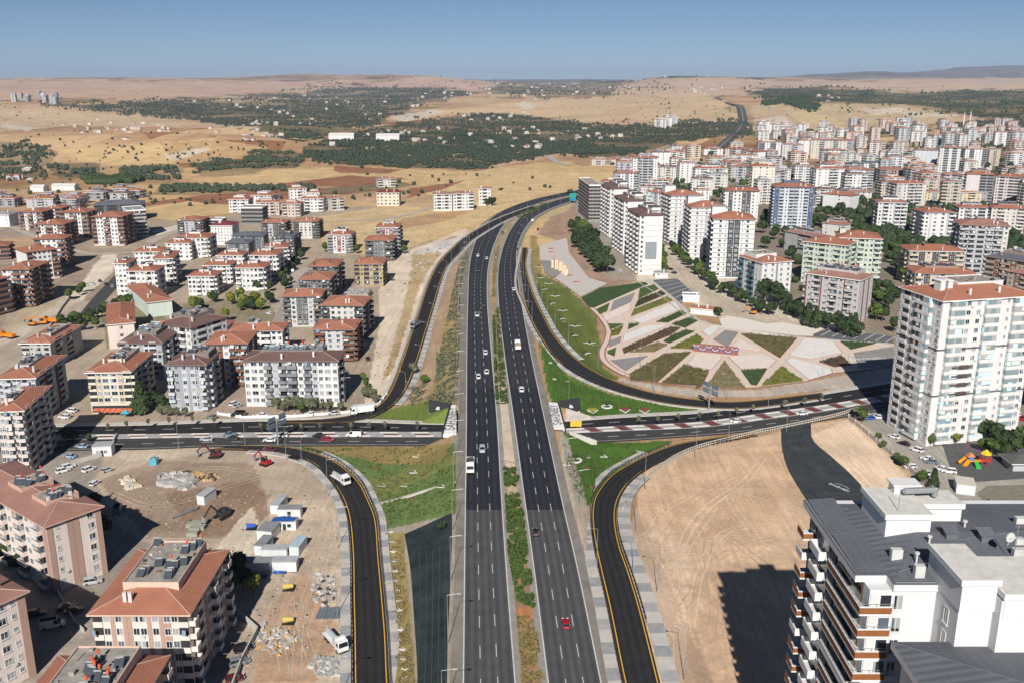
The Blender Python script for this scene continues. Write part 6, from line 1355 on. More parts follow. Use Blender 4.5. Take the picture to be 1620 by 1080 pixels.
def walls(pts, h, label, th=.3, m=None, posts=None):
    W = wl(pts); o = mk('boundary_wall', None, label=label, cat='wall'); wall_line('wall_panel', W, -.3, h, th, m or conc_light, parent=o)
    if posts:
        q, _ = along(np.array(W), posts); mb = MB()
        for p in q: mb.box(p[0]-.25, p[1]-.25, p[2]-.2, p[0]+.25, p[1]+.25, p[2]+h+.35)
        mb.build('pillar', m or conc_light, o, kind='stuff')
    return o
walls([(1342,662),(1375,690),(1420,728),(1478,778),(1500,800)], 1.6, 'grey panelled wall between the sand pit and the tower car park', posts=6)
walls([(1540,826),(1620,822),(1680,818)], 1.3, 'white wall with pillars behind the dark roofed tower', m=white_wall, posts=8)
walls([(388,1082),(360,1045),(372,1020),(410,995)][1:] + [], 1.8, 'cream wall at the edge of the salvage yard parking', m=conc_light) if False else None
walls([(408,1000),(382,1050),(368,1090)], 1.6, 'long wall between the parked cars and the rubble yard')
walls([(408,1000),(391,985),(366,962)], 1.6, 'short cream wall closing the parking court by the big dark tree')
walls([(345,655),(385,661),(470,659),(560,652),(600,640),(612,625)], .9, 'low white wall with pillars in front of the long grey block', m=white_wall, posts=5)
walls([(113,735),(172,718),(185,690)], 1.4, 'grey wall by the small gatehouse at the street corner')
walls([(60,880),(118,985),(133,1000)], 1.0, 'low wall of the court between the salmon and pink blocks')
walls([(78,520),(98,488),(112,470)], 1.2, 'low wall running beside the sandy street on the left')
walls([(1500,800),(1620,860)], .6, 'low kerb wall of the access road behind the tower') if False else None
lampm = mat('lamp_grey', (.33,.34,.35), rough=.4, metal=.3); headm = mat('lamp_head_white', (.45,.45,.45))
def lamp_proto(h, arm, double=False):
    o = mk('street_lamp', None); mb = MB(); mb.tube((0,0,0), (0,0,h), .10, 6, 0, .05); mb.build('pole', lampm, o)
    mb = MB(); mb.tube((0,0,h), (arm, 0, h+.35), .05, 5)
    if double: mb.tube((0,0,h), (-arm, 0, h+.35), .05, 5)
    mb.build('arm', lampm, o); mb = MB(); mb.box(arm-.1, -.15, h+.28, arm+.7, .15, h+.42)
    if double: mb.box(-arm-.7, -.15, h+.28, -arm+.1, .15, h+.42)
    mb.build('lamp_head', headm, o); return o
LP = lamp_proto(11.5, 2.2); used = [False]
def lamp(X, Y, Z, rz, label, group=None, sc=1.0):
    o = LP if not used[0] else copy_tree(LP); used[0] = True
    o.location = (X, Y, Z - .2); o.rotation_euler = (0, 0, rz); o.scale = (sc,) * 3; tag(o, label, 'street lamp', group)
def lamps(A, d, step, start, rz, label, group, s1=1e9, sc=1.0):
    Q, s = along(offset(A, d), step, start)
    for q, t in zip(Q, s):
        if t < s1: lamp(q[0], q[1], q[2], rz, label + ', ' + ORD[min(19, int(round((t - start) / step)))] + ' in its row' if (t - start) / step < 19.5 else label, group, sc)
lamps(E['hlo'], .8, 26, 6, 0, 'grey street lamp on the left edge of the motorway', 'street lamps on the left motorway edge', 620)
lamps(E['dr'], -5.2, 34, 20, R(180), 'grey lamp on the sand pit side of the lower slip road', 'street lamps beside the sand pit', 190)
lamps(E['al'], 3.4, 34, 12, 0, 'grey lamp between the site cabins and the slip road', 'street lamps beside the site cabins', 250)
lamps(E['cr'], -2.8, 30, 40, R(180), 'slim street lamp along the park side of the slip road', 'street lamps beside the park', 420, .9)
lamps(E['br'], -3.2, 38, 60, R(150), 'slim lamp on the dry strip left of the motorway', 'street lamps on the dry strip', 600)
lamps(E['hro'], -.8, 40, 300, R(180), 'street lamp on the right edge of the curving motorway', 'street lamps on the right motorway edge', 900)
for (x, y, r) in [(1001,905,180),(944,900,180),(1300,600,90),(1340,590,90),(283,712,90),(388,706,90),(478,747,90),(896,746,0),(915,800,0),(900,640,90),(1152,700,90),(1244,684,90),(1215,645,90),(1013,583,80),(1035,625,80),(545,640,0),(420,655,0)]:
    X, Y, Z = P3(x, y); lamp(X, Y, Z, R(r), 'free standing grey street lamp among the roads around the underpass', 'lamps around the underpass', .95)
signblue = mat('sign_blue_grey', (.13,.17,.23), rough=.5); signgreen = mat('sign_green', (.02,.30,.22), rough=.4)
def gantry(x, y, rz, label):
    X, Y, Z = P3(x, y); o = mk('sign_gantry', None, label=label, cat='road sign'); o.location = (X, Y, Z); o.rotation_euler = (0, 0, rz)
    mb = MB(); mb.tube((0,0,0), (0,0,9.5), .3, 8, 0, .22); mb.tube((-5,0,9), (5,0,9), .15, 6); mb.tube((-5,0,7.6), (5,0,7.6), .15, 6)
    for k in range(10): mb.tube((-5+k, 0, 9 if k % 2 else 7.6), (-4+k, 0, 7.6 if k % 2 else 9), .06, 4)
    mb.build('frame', lampm, o)
    for sx in (-1, 1):
        for zz in (6.9, 9.3): mb = MB(); mb.box(sx*2.6-1.7, -.35, zz, sx*2.6+1.7, -.2, zz+1.6); mb.build('sign_panel', signblue, o)
gantry(440, 704, R(62), 'blue grey sign gantry on a grey mast over the street left of the bridge')
gantry(1121, 650, R(118), 'blue grey sign gantry on a grey mast at the mouth of the park slip road')
X, Y, Z = P3(906, 322); o = mk('motorway_sign', None, label='tall green and blue motorway sign beside the bare concrete frame', cat='road sign'); o.location = (X, Y, 1)
mb = MB(); mb.box(-3, 0, 2, 3, .3, 9.5); mb.build('sign_panel', signgreen, o); mb = MB(); mb.box(-2.2, -.05, 2.6, 2.0, 0, 4.6); mb.build('blue_panel', mat('sign_bright_blue', (.02,.18,.45)), o); mb = MB(); mb.tube((-2.2,.2,-1), (-2.2,.2,9), .18, 6); mb.tube((2.2,.2,-1), (2.2,.2,9), .18, 6); mb.build('post', lampm, o)
X, Y, Z = P3(911, 677); mb = MB(); mb.box(-2, -.1, .5, 2, .1, 2.6); o = mk('warning_board', None, label='yellow board at the mouth of the underpass by the park side', cat='road sign'); o.location = (X, Y, 0); mb.build('board', yellow_paint, o); mb = MB(); mb.box(-1.6,-.05,0,-1.5,.05,.5); mb.box(1.5,-.05,0,1.6,.05,.5); mb.build('post', lampm, o)

# ---------------------------------------------------------------- vehicles
PAINT = {}
def paint_m(n, c):
    if n not in PAINT: PAINT[n] = mat('car_paint_' + n, c, rough=.3, spec=.6, var=.03)
    return PAINT[n]
for n, c in [('white',(.74,.74,.73)),('black',(.012,.012,.014)),('red',(.33,.012,.02)),('silver',(.42,.44,.46)),('blue_grey',(.16,.20,.25)),('dark',(.035,.038,.045)),('maroon',(.10,.015,.02)),('blue',(.03,.09,.40)),('grey',(.20,.21,.22)),('light_blue',(.30,.42,.55)),('orange',(.65,.22,.02)),('yellow',(.50,.40,.10)),('cyan',(.10,.38,.50))]: paint_m(n, c)
tyre = mat('tyre', (.02,.02,.02)); rim_m = mat('wheel_rim', (.35,.35,.36), rough=.35, metal=.7); cglass = mat('car_glass', (.015,.018,.022), rough=.08, spec=.9, var=0); lightm = mat('headlight', (.7,.7,.66), rough=.2); tailm = mat('tail_light', (.35,.02,.02), rough=.3)
def wheel_me(r=.33, wd=.22):
    mb = MB(); mb.tube((-wd/2,0,0), (wd/2,0,0), r, 12, 0); mb.tube((-wd/2-.01,0,0), (wd/2+.01,0,0), r*.6, 8, 1); return mb.mesh('wheel', [tyre, rim_m])
WH = wheel_me(); WHT_ = wheel_me(.5, .32)
def lathe_body(prof, half, inset, z0):
    pass
def car_meshes(kind):
    L_, W_ = {'sedan': (4.4,1.76), 'hatch': (3.9,1.72), 'suv': (4.5,1.85), 'van': (5.4,1.98), 'pickup': (5.2,1.85)}[kind]; h = L_/2; w = W_/2; mb = MB()
    bz = {'sedan': .82, 'hatch': .86, 'suv': .98, 'van': 1.05, 'pickup': 1.0}[kind]; rz_ = {'sedan': 1.42, 'hatch': 1.46, 'suv': 1.68, 'van': 2.15, 'pickup': 1.72}[kind]
    # lower body: stations along the length (y forward), z top, half width
    st = [(-h,.55,w*.80,.35),(-h+.12,bz-.06,w*.93,.25),(-h+.9,bz,w,.2),(0,bz,w,.2),(h-1.2,bz-.04,w,.2),(h-.25,bz-.22,w*.93,.25),(h,.50,w*.78,.35)]
    if kind == 'van': st = [(-h,1.0,w*.96,.35),(-h+.05,bz,w,.25),(0,bz,w,.2),(h-1.3,bz,w,.2),(h-.3,bz-.1,w*.95,.25),(h,.6,w*.85,.35)]
    ring = lambda y, zt, hw, zb: [(-hw,y,zb),(hw,y,zb),(hw*1.0,y,zb+(zt-zb)*.6),(hw*.93,y,zt),(-hw*.93,y,zt),(-hw,y,zb+(zt-zb)*.6)]
    R_ = [ring(*s) for s in st]; i0 = 0
    for r in R_: mb.v += r
    for k in range(len(R_)-1):
        for q in range(6): mb.f.append((k*6+q, k*6+(q+1)%6, (k+1)*6+(q+1)%6, (k+1)*6+q)[::-1]); mb.m.append(0)
    mb.f.append(tuple(range(6))); mb.m.append(0); mb.f.append(tuple(range(len(R_)*6-1, len(R_)*6-7, -1))); mb.m.append(0)
    # cabin
    cy = {'sedan': (-1.55,-.95,.35,1.05), 'hatch': (-1.85,-1.55,.35,1.0), 'suv': (-2.1,-1.8,.45,1.05), 'van': (-2.65,-2.6,1.0,1.75), 'pickup': (-.5,-.3,.75,1.35)}[kind]
    g = MB(); cw0, cw1 = w*.92, w*.76 if kind != 'van' else w*.88
    lo = [(-cw0,cy[0],bz-.03),(cw0,cy[0],bz-.03),(cw0,cy[3],bz-.06),(-cw0,cy[3],bz-.06)]; hi = [(-cw1,cy[1],rz_-.07),(cw1,cy[1],rz_-.07),(cw1,cy[2],rz_-.07),(-cw1,cy[2],rz_-.07)]
    g.hexa(lo, hi)
    mb.hexa([(-cw1-.03,cy[1]-.05,rz_-.08),(cw1+.03,cy[1]-.05,rz_-.08),(cw1+.03,cy[2]+.05,rz_-.08),(-cw1-.03,cy[2]+.05,rz_-.08)], [(-cw1+.06,cy[1]+.05,rz_),(cw1-.06,cy[1]+.05,rz_),(cw1-.06,cy[2]-.05,rz_),(-cw1+.06,cy[2]-.05,rz_)])
    for sx in (-1, 1):
        for (ya, yb) in ((cy[0], cy[1]), ((cy[0]+cy[3])/2-.1, (cy[1]+cy[2])/2-.1), (cy[3], cy[2])): mb.tube((sx*cw0,ya,bz-.02), (sx*(cw1+.01),yb,rz_-.06), .05, 4)
    if kind == 'van': mb.box(-w*.93,-2.62,bz-.02,-w*.90+.0,.3,rz_-.1); mb.box(w*.90,-2.62,bz-.02,w*.93,.3,rz_-.1); mb.box(-w*.9,-2.66,bz,w*.9,-2.6,rz_-.1); mb.box(-w*.9,-2.6,rz_-.12,w*.9,1.0,rz_)
    if kind == 'pickup': g2 = MB(); mb.box(-w*.8,-2.45,bz-.3,w*.8,-.55,bz+.02)
    for sx in (-1, 1): mb.box(sx*(w+.12)-.1, cy[3]-.25, bz, sx*(w+.12)+.1, cy[3]-.1, bz+.14)
    l = MB(); t = MB()
    for sx in (-1, 1): l.box(sx*w*.62-.2, h-.16, .58, sx*w*.62+.2, h-.04, .72); t.box(sx*w*.68-.16, -h-.02, .62, sx*w*.68+.16, -h+.08, .8)
    return (mb, g, l, t, L_, W_, h)
VEH = {}
def road_z(X, Y, Z):
    x, y = np.array([X]), np.array([Y]); b_ = Z
    for c, hw in CORR[1:]:
        d, z = seg_dist(x, y, c, hw)
        if d[0] < .3: b_ = max(b_, float(z[0]))
    return b_
def vehicle(kind, colr, X, Y, Z, heading, label, group=None, cat='car', sc=1.0):
    """heading: degrees, 0 = towards +Y"""
    if kind not in VEH:
        mb, g, l, t, L_, W_, h = car_meshes(kind)
        VEH[kind] = (mb.mesh('body', [PAINT['white']]), g.mesh('window', [cglass]), l.mesh('headlight', [lightm]), t.mesh('tail_light', [tailm]), W_, h)
    b_, g, l, t, W_, h = VEH[kind]; nm = {'van': 'parked_van', 'pickup': 'pickup_truck'}.get(kind, 'car'); nm = 'delivery_van' if kind == 'van' else nm
    o = mk(nm, None, label=label, cat=cat, group=group); o.location = (X, Y, Z + .02); o.rotation_euler = (0, 0, R(heading)); o.scale = (sc,) * 3
    bo = mk('body', b_, o); bo.material_slots[0].link = 'OBJECT'; bo.material_slots[0].material = PAINT[colr]
    mk('window', g, o); mk('headlight', l, o); mk('tail_light', t, o)
    for sx in (-1, 1):
        for sy in (-h*.62, h*.62): w_ = mk('wheel', WH, o); w_.location = (sx*(W_/2-.1), sy, .33)
    return o
def truck(kind, colr, load, X, Y, Z, heading, label):
    o = mk('lorry', None, label=label, cat='lorry'); o.location = (X, Y, Z + .02); o.rotation_euler = (0, 0, R(heading))
    p = PAINT[colr]; mb = MB(); L_ = 8.6
    mb.hexa([(-1.2,2.2,.7),(1.2,2.2,.7),(1.2,4.3,.7),(-1.2,4.3,.7)], [(-1.15,2.2,3.1),(1.15,2.2,3.1),(1.15,3.9,3.1),(-1.15,3.9,3.1)]); mb.box(-1.1,2.2,3.1,1.1,3.0,3.5); mb.build('cab', p, o)
    mb = MB(); mb.poly([(-1.05,4.24,1.75),(1.05,4.24,1.75),(1.0,4.03,2.75),(-1.0,4.03,2.75)]); mb.quad((1.21,2.9,1.8),(1.2,3.9,1.8),(1.18,3.8,2.6),(1.18,2.9,2.6)); mb.quad((-1.21,2.9,1.8),(-1.2,3.9,1.8),(-1.18,3.8,2.6),(-1.18,2.9,2.6)); mb.build('window', cglass, o)
    mb = MB(); mb.box(-.5,-4.3,.7,.5,3.8,1.0); mb.box(-1.15,4.2,.45,1.15,4.4,.8); mb.build('chassis', tyre, o)
    mb = MB()
    if kind == 'tipper':
        for q in ((-1.25,-4.3,1.1,-1.15,1.9,2.5),(1.15,-4.3,1.1,1.25,1.9,2.5),(-1.15,1.8,1.1,1.15,1.9,3.0),(-1.15,-4.3,1.1,1.15,-4.2,2.4),(-1.15,-4.2,1.1,1.15,1.8,1.25)): mb.box(*q)
        mb.build('tipper_body', p, o)
        if load: mb = MB(); mb.hexa([(-1.14,-4.1,1.3),(1.14,-4.1,1.3),(1.14,1.7,1.3),(-1.14,1.7,1.3)], [(-.9,-3.7,2.6),(.9,-3.6,2.5),(.8,1.3,2.7),(-.8,1.2,2.6)]); mb.build('load', mat('load_' + load, {'sand': (.50,.36,.24), 'dark': (.09,.08,.075)}[load], var=.3, fine=.3), o)
    elif kind == 'box': mb.box(-1.25,-4.3,1.1,1.25,2.0,3.5); mb.build('cargo_box', p, o)
    elif kind == 'flat':
        mb.box(-1.2,-4.3,1.1,1.2,1.9,1.35); mb.build('bed', p, o); mb = MB(); mb.tube((0,-4,1.9), (0,1.5,2.0), .55, 8); mb.box(-1.1,1.0,1.4,1.1,1.8,2.6); mb.build('pump_unit', PAINT['silver'], o)
    for sx in (-1, 1):
        for sy in (-3.2, -1.9, 3.1): w_ = mk('wheel', WHT_, o); w_.location = (sx*1.05, sy, .5)
        m2 = MB(); m2.box(sx*.8-.2, 4.38, .85, sx*.8+.2, 4.46, 1.05); m2.build('headlight', lightm, o)
    return o
def hw_at(x, y, key):
    z = 6.0
    for _ in range(6): X, Y = G(x, y, z); z = z_hw(X, Y)
    A = (E['hll'] + E['hlr']) / 2 if key == 'l' else (E['hrl'] + E['hrr']) / 2; i = int(np.argmin(np.hypot(A[:, 0] - X, A[:, 1] - Y))); i = min(max(i, 1), len(A) - 2)
    d = A[i+1] - A[i-1]; return X, Y, z + .04, math.degrees(math.atan2(-d[0], d[1]))
for (kd, c, x, y, lb) in [('suv','silver',763,713,'silver blue car beside the white tipper on the bridge'),('hatch','white',757,598,'white hatchback in the middle lane just past the bridge'),('sedan','white',770,590,'white sedan in the fast lane just past the bridge'),('hatch','white',768,560,'white car alone in the fast lane between the planted median and the dry strip'),
  ('van','white',755,500,'white van in the middle lane beside the shrub strip'),('sedan','dark',765,484,'dark car in the fast lane ahead of the white van'),('sedan','dark',757,429,'dark car entering the straight in the middle lane'),('suv','white',756,406,'white car in the slow lane at the start of the bend'),('sedan','white',770,410,'white car in the fast lane at the start of the bend'),
  ('sedan','dark',784,374,'dark car in the middle of the left hand bend'),('sedan','dark',795,369,'second dark car close behind in the left hand bend'),('sedan','white',851,326,'white car far up the left carriageway'),('sedan','dark',828,337,'dark car far up the left carriageway')]:
    X, Y, Z, hd = hw_at(x, y, 'l'); vehicle(kd, c, X, Y, Z, hd + 180, lb, cat='car' if kd != 'van' else 'van')
for (kd, c, x, y, lb) in [('hatch','red',895,989,'bright red car in the middle lane of the right carriageway'),('hatch','black',847,844,'black hatchback by the left edge line of the right carriageway'),('suv','white',825,618,'white car on the right carriageway just before the bridge joint'),('sedan','white',813,459,'white car alone on the right carriageway beside the slip road nose'),
  ('sedan','dark',818,396,'dark car on the right carriageway near the slip road exit'),('sedan','dark',804,392,'dark car in the fast lane of the right hand bend'),('van','white',843,350,'white van far up the right carriageway'),('sedan','maroon',851,364,'dark red car far up on the right carriageway shoulder')]:
    X, Y, Z, hd = hw_at(x, y, 'r'); vehicle(kd, c, X, Y, Z, hd, lb, cat='car' if kd != 'van' else 'van')
X, Y, Z, hd = hw_at(744, 742, 'l'); truck('tipper', 'white', 'dark', X, Y, Z, hd + 180, 'white tipper lorry coming down the slow lane over the bridge')
X, Y, Z, hd = hw_at(819, 552, 'r'); truck('tipper', 'white', 'sand', X, Y, Z, hd, 'lorry with an orange tan load driving away on the right carriageway')
X, Y, Z = P3(539, 764); truck('flat', 'white', None, X, Y, .3, 220, 'white pump lorry on the bend of the lower left slip road')
X, Y, Z = P3(531, 1020); truck('flat', 'white', None, X, Y, Z, 215, 'white lorry parked on the dirt beside the lower left slip road')
X, Y, Z = P3(573, 656); truck('box', 'white', None, X, Y, .35, 112, 'white box lorry leaving the upper left slip road at the street')
X, Y, Z = P3(658, 519); truck('tipper', 'grey', 'dark', X, Y, .6, 160, 'dark loaded lorry on the upper left slip road')
CARS = [('sedan','black',465,726,62,'black sedan on the curve of the lower left slip road'),('sedan','maroon',427,714,78,'dark red car entering the lower left slip road'),('pickup','blue_grey',364,691,86,'blue grey pickup passing a dark car on the street'),('sedan','dark',368,696,86,'dark car alongside the blue grey pickup'),
 ('sedan','silver',327,698,88,'silver car alone on the near lanes of the street'),('sedan','white',427,699,88,'white car under the blue gantry, nearer lane'),('suv','white',446,692,88,'white car under the blue gantry, farther lane'),('sedan','black',504,692,88,'black car next to the red one on the street'),('hatch','red',519,698,-92,'red car on the street next to the black one'),
 ('van','white',560,691,88,'white panel van on the street near the tunnel'),('hatch','white',1163,669,96,'white car on the street beside the red paving blocks'),('sedan','white',1268,657,98,'white car on the street near the tower shadow'),
 ('van','blue_grey',187,808,12,'blue grey van standing in the shade of the pink block'),('suv','silver',147,922,-68,'grey car parked against the foot of the pink block'),('sedan','dark',106,961,-62,'dark sedan in the shade of the court, upper one of a pair'),('sedan','black',117,967,-62,'dark sedan in the shade of the court, lower one of a pair'),
 ('van','white',84,991,-68,'long white van in the shaded court'),('suv','black',57,973,-66,'black car half hidden by the tree in the shaded court'),('suv','black',386,1028,-60,'black car parked against the rubble yard wall'),('suv','grey',379,1050,-62,'grey green car parked against the rubble yard wall'),('hatch','maroon',372,1076,-64,'dark red car at the bottom edge by the rubble yard wall'),
 ('suv','white',141,744,-30,'white car pointing uphill at the gatehouse forecourt'),('hatch','silver',170,745,-40,'silver car at the edge of the building yard'),('hatch','white',150,766,-12,'white car at the edge of the tall block shadow'),('suv','white',100,746,-45,'white car in the corner under the shaded tower, nearer one'),('suv','white',108,740,-45,'white car in the corner under the shaded tower, farther one'),
 ('sedan','light_blue',130,709,80,'pale blue car in the deep shade on the street'),('sedan','light_blue',111,723,72,'pale blue car parked in the shade below the street'),('van','black',377,658,88,'black van parked before the long grey block'),('sedan','grey',335,661,80,'grey car parked beside the pines'),('suv','white',371,640,-30,'white car parked at the left corner of the long grey block'),('sedan','silver',376,643,-30,'silver car parked at the left corner of the long grey block'),
 ('sedan','white',414,658,88,'white car behind the low wall, first from the black van'),('sedan','white',491,656,88,'white car behind the low wall, middle one'),('sedan','silver',528,655,88,'silver car behind the low wall, nearest to the slip road'),('suv','white',113,651,70,'white car on the pink forecourt by the cream block, farther one'),('suv','white',102,661,80,'white car on the pink forecourt by the cream block, nearer one'),
 ('sedan','white',1414,692,38,'white car first in the row under the tall tower'),('sedan','black',1430,703,38,'black car second in the row under the tall tower'),('suv','white',1450,713,38,'white car third in the row under the tall tower'),('sedan','white',1467,727,60,'white car next to the blue grey one in the tower car park'),('sedan','blue_grey',1474,732,66,'blue grey car in the tower car park'),
 ('sedan','white',1489,743,75,'long white car before the playground, left one'),('suv','white',1501,747,70,'white car before the playground, right one'),('hatch','white',1440,740,98,'white car by the panelled wall in the tower car park'),('hatch','white',1468,757,88,'white car behind the thin cypress'),('hatch','silver',1462,750,80,'silver car behind the bushy tree in the car park'),
 ('hatch','blue',1375,663,90,'bright blue car in the corner of the tower car park'),('sedan','white',1389,661,90,'white car in the corner of the tower car park'),('van','white',1362,661,100,'white van in the corner of the tower car park'),('suv','white',1605,657,60,'white car at the right edge next to the red one'),('suv','red',1617,664,60,'red car at the right edge'),('suv','black',1603,680,40,'black car at the right edge in front of the red one'),
 ('hatch','white',981,430,30,'white car at the foot of the nearest slender tower'),('sedan','dark',1060,427,40,'dark car on the lane behind the gatehouse, upper one'),('sedan','dark',1066,433,40,'dark car on the lane behind the gatehouse, lower one'),('hatch','white',1073,436,40,'white car on the lane behind the gatehouse'),('hatch','white',1080,424,40,'white car under the trees of the striped towers'),
 ('sedan','white',137,452,60,'white car on the sandy street, left one of two'),('suv','white',145,451,60,'white car on the sandy street, right one of two'),('sedan','black',168,451,40,'black car on the asphalt street by the white blocks'),('sedan','silver',178,454,20,'silver car parked under the corner block'),('sedan','dark',158,446,20,'dark car by the man made heap on the sandy street'),
 ('van','white',462,430,20,'white van parked along the sloping street'),('hatch','silver',468,424,20,'silver car parked along the sloping street, top one'),('hatch','white',452,437,20,'white car parked along the sloping street, middle'),('sedan','dark',446,448,20,'dark car parked along the sloping street, lower'),('hatch','white',426,497,60,'white car crossing the street mouth by the olive block'),('sedan','black',582,569,12,'black car on the gravel track beside the slip road')]
for k, c, x, y, hd, lb in CARS:
    X, Y, Z = P3(x, y); Z = .12 if (640 < y < 712 and cross_y(X, 'xb') < Y < cross_y(X, 'xt')) else Z
    vehicle(k, c, X, Y, road_z(X, Y, Z) + .05, hd, lb, cat='van' if k == 'van' else ('pickup' if k == 'pickup' else 'car'))
# parked rows too small to tell apart in the streets of the right hand city
def digger(x, y, colr, hd, label, sc=1.0, cat='excavator'):
    X, Y, Z = P3(x, y); o = mk('excavator', None, label=label, cat=cat); o.location = (X, Y, Z); o.rotation_euler = (0, 0, R(hd)); o.scale = (sc,)*3; p = PAINT[colr]
    for sx in (-1, 1): mb = MB(); mb.hexa([(sx*1.1-.3,-1.6,0),(sx*1.1+.3,-1.6,0),(sx*1.1+.3,1.6,0),(sx*1.1-.3,1.6,0)], [(sx*1.1-.3,-1.9,.8),(sx*1.1+.3,-1.9,.8),(sx*1.1+.3,1.9,.8),(sx*1.1-.3,1.9,.8)]); mb.build('track', tyre, o)
    mb = MB(); mb.box(-1.2,-1.9,.9,1.2,1.0,1.9); mb.hexa([(-1.1,-2.2,1.0),(1.1,-2.2,1.0),(1.1,-1.2,1.0),(-1.1,-1.2,1.0)], [(-1.0,-2.0,2.2),(1.0,-2.0,2.2),(1.0,-1.2,2.2),(-1.0,-1.2,2.2)]); mb.build('body', p, o)
    mb = MB(); mb.box(-1.1,-.3,1.9,-.2,1.1,3.0); mb.build('cab', cglass, o); mb = MB(); mb.tube((.3,.8,1.8), (.3,3.2,4.6), .28, 6); mb.tube((.3,3.2,4.6), (.3,5.6,2.4), .22, 6); mb.build('boom', p, o)
    mb = MB(); mb.hexa([(-.3,5.2,1.2),(.9,5.2,1.2),(.9,6.1,1.0),(-.3,6.1,1.0)], [(-.3,5.4,2.3),(.9,5.4,2.3),(.9,5.9,2.4),(-.3,5.9,2.4)]); mb.build('bucket', lampm, o)
digger(352, 818, 'dark', 150, 'black and white excavator digging in the brown pit of the yard', 1.1); digger(340, 723, 'maroon', 95, 'dark rig parked near the street at the top of the yard'); digger(420, 735, 'red', 60, 'red and white machine standing beside the slip road bend', .9)
digger(1191, 497, 'orange', 60, 'orange excavator on the white gravel behind the park', .9); digger(52, 515, 'orange', 70, 'orange digger beside the sandy street, left of the tipper'); digger(68, 513, 'orange', 100, 'orange digger beside the sandy street, middle of the machines')
X, Y, Z = P3(80, 511); truck('tipper', 'orange', None, X, Y, Z, 80, 'orange tipper parked beside the sandy street'); X, Y, Z = P3(12, 535); truck('tipper', 'orange', None, X, Y, Z, 70, 'orange tipper alone by the grey street at the left edge')

# ---------------------------------------------------------------- site cabins and yard
cabw = mat('cabin_white', (.62,.64,.65), rough=.5, var=.08); cabr = mat('cabin_roof', (.44,.45,.46), rough=.5, var=.15); tarp = mat('blue_tarpaulin', (.03,.11,.36), rough=.5, bump=.6, bscale=2)
cabd = mat('cabin_roof_grey', (.27,.28,.285), rough=.5, var=.15)
def cabin(x, y, L_, W_, rz, label, h=2.7, wins=2, roof=cabr, tarpd=False):
    X, Y, Z = P3(x, y); o = mk('site_cabin', None, label=label, cat='cabin'); o.location = (X, Y, Z); o.rotation_euler = (0, 0, R(rz))
    mb = MB(); mb.box(0, 0, 0, L_, W_, h); 
    for k in range(int(L_)): mb.box(k+.4, -.03, .1, k+.46, 0, h-.1)
    mb.build('wall', cabw, o); mb = MB(); mb.box(-.12, -.12, h, L_+.12, W_+.12, h+.18)
    for k in range(int(L_*1.4)): mb.box(.3+k*.7, -.1, h+.18, .4+k*.7, W_+.1, h+.24)
    mb.build('roof', roof, o)
    for k in range(wins): q = mk('window', win_mesh(1.0, 1.0, False), o); q.location = (L_*(k+.7)/(wins+.4), 0, 1.1)
    if wins: mb = MB(); mb.box(L_*.5-.45, -.05, 0, L_*.5+.45, 0, 2.1); mb.build('door', dark_in, o)
    if tarpd: mb = MB(); mb.poly([(-.3,-.3,h+.3),(L_*.9,-.2,h+.28),(L_+.1,W_*.7,h+.35),(L_*.4,W_+.2,h+.3),(-.2,W_*.8,h+.3)]); mb.build('tarpaulin', tarp, o)
    return o
cabin(428,812,2.5,7,-8,'small white cabin end on, topmost of the site office group',wins=0); cabin(440,819,6.4,2.9,0,'white cabin with two windows, second row of the site offices',wins=1,roof=cabd); cabin(432,839,6.4,2.9,0,'white cabin with blue tarpaulin on its roof and open door',wins=2,tarpd=True)
cabin(407,853,4.2,5.5,-10,'grey roofed lean to store left of the tarpaulin cabin',wins=0,roof=cabd); cabin(403,877,2.6,6,-10,'grey roofed cabin end on beside the white soil heap',wins=0,roof=cabd); cabin(414,884,6.6,2.6,0,'low grey roofed cabin behind the long one',wins=0)
cabin(385,905,7.0,3.0,0,'left half of the long grey cabin nearest to the dark tree',wins=0,roof=cabd); cabin(431,904,6.1,3.0,1,'right half of the long grey cabin nearest to the dark tree',wins=0); cabin(458,879,2.6,6.4,-8,'pale blue roofed cabin with a blue sheet beside it',wins=0,roof=mat('cabin_blue', (.40,.50,.56))); cabin(312,797,2.5,6.2,-16,'white shipping container alone in the middle of the yard',wins=0)
for (x, y, w_, d_, lb) in [(447,880,2.6,2.2,'blue sheet leaning on the pale blue roofed cabin'),(405,912,6,1.6,'crumpled blue sheets along the long grey cabin'),(442,907,3.2,1.4,'small blue sheet at the corner of the long grey cabin'),(425,833,3.0,2.2,'blue sheets heaped left of the tarpaulin cabin')]:
    X, Y, Z = P3(x, y); mb = MB(); n = 5
    for i in range(n):
        for k in range(n): hx = lambda a, c: (X + (a/n - .5)*w_*random.uniform(.9,1.1), Y + (c/n - .5)*d_, Z + random.uniform(.15, .8)); mb.quad(hx(i,k), hx(i+1,k), hx(i+1,k+1), hx(i,k+1))
    mb.build('tarpaulin_sheet', tarp, label=lb, cat='tarpaulin')
gate = cabin(147,722,6,4.5,8,'small cream gatehouse at the corner of the shaded street',h=3.4,wins=2)
X, Y, Z = P3(244, 733); mb = MB(); mb.box(-1.2,-1.2,0,1.2,1.2,2.0); o = mk('water_tank', None, label='bright blue tank at the top left of the yard', cat='tank'); o.location = (X, Y, Z); mb.build('body', PAINT['cyan'], o); mb = MB(); mb.tube((0,0,2),(0,0,2.4),.5,10); mb.build('lid', steel, o)
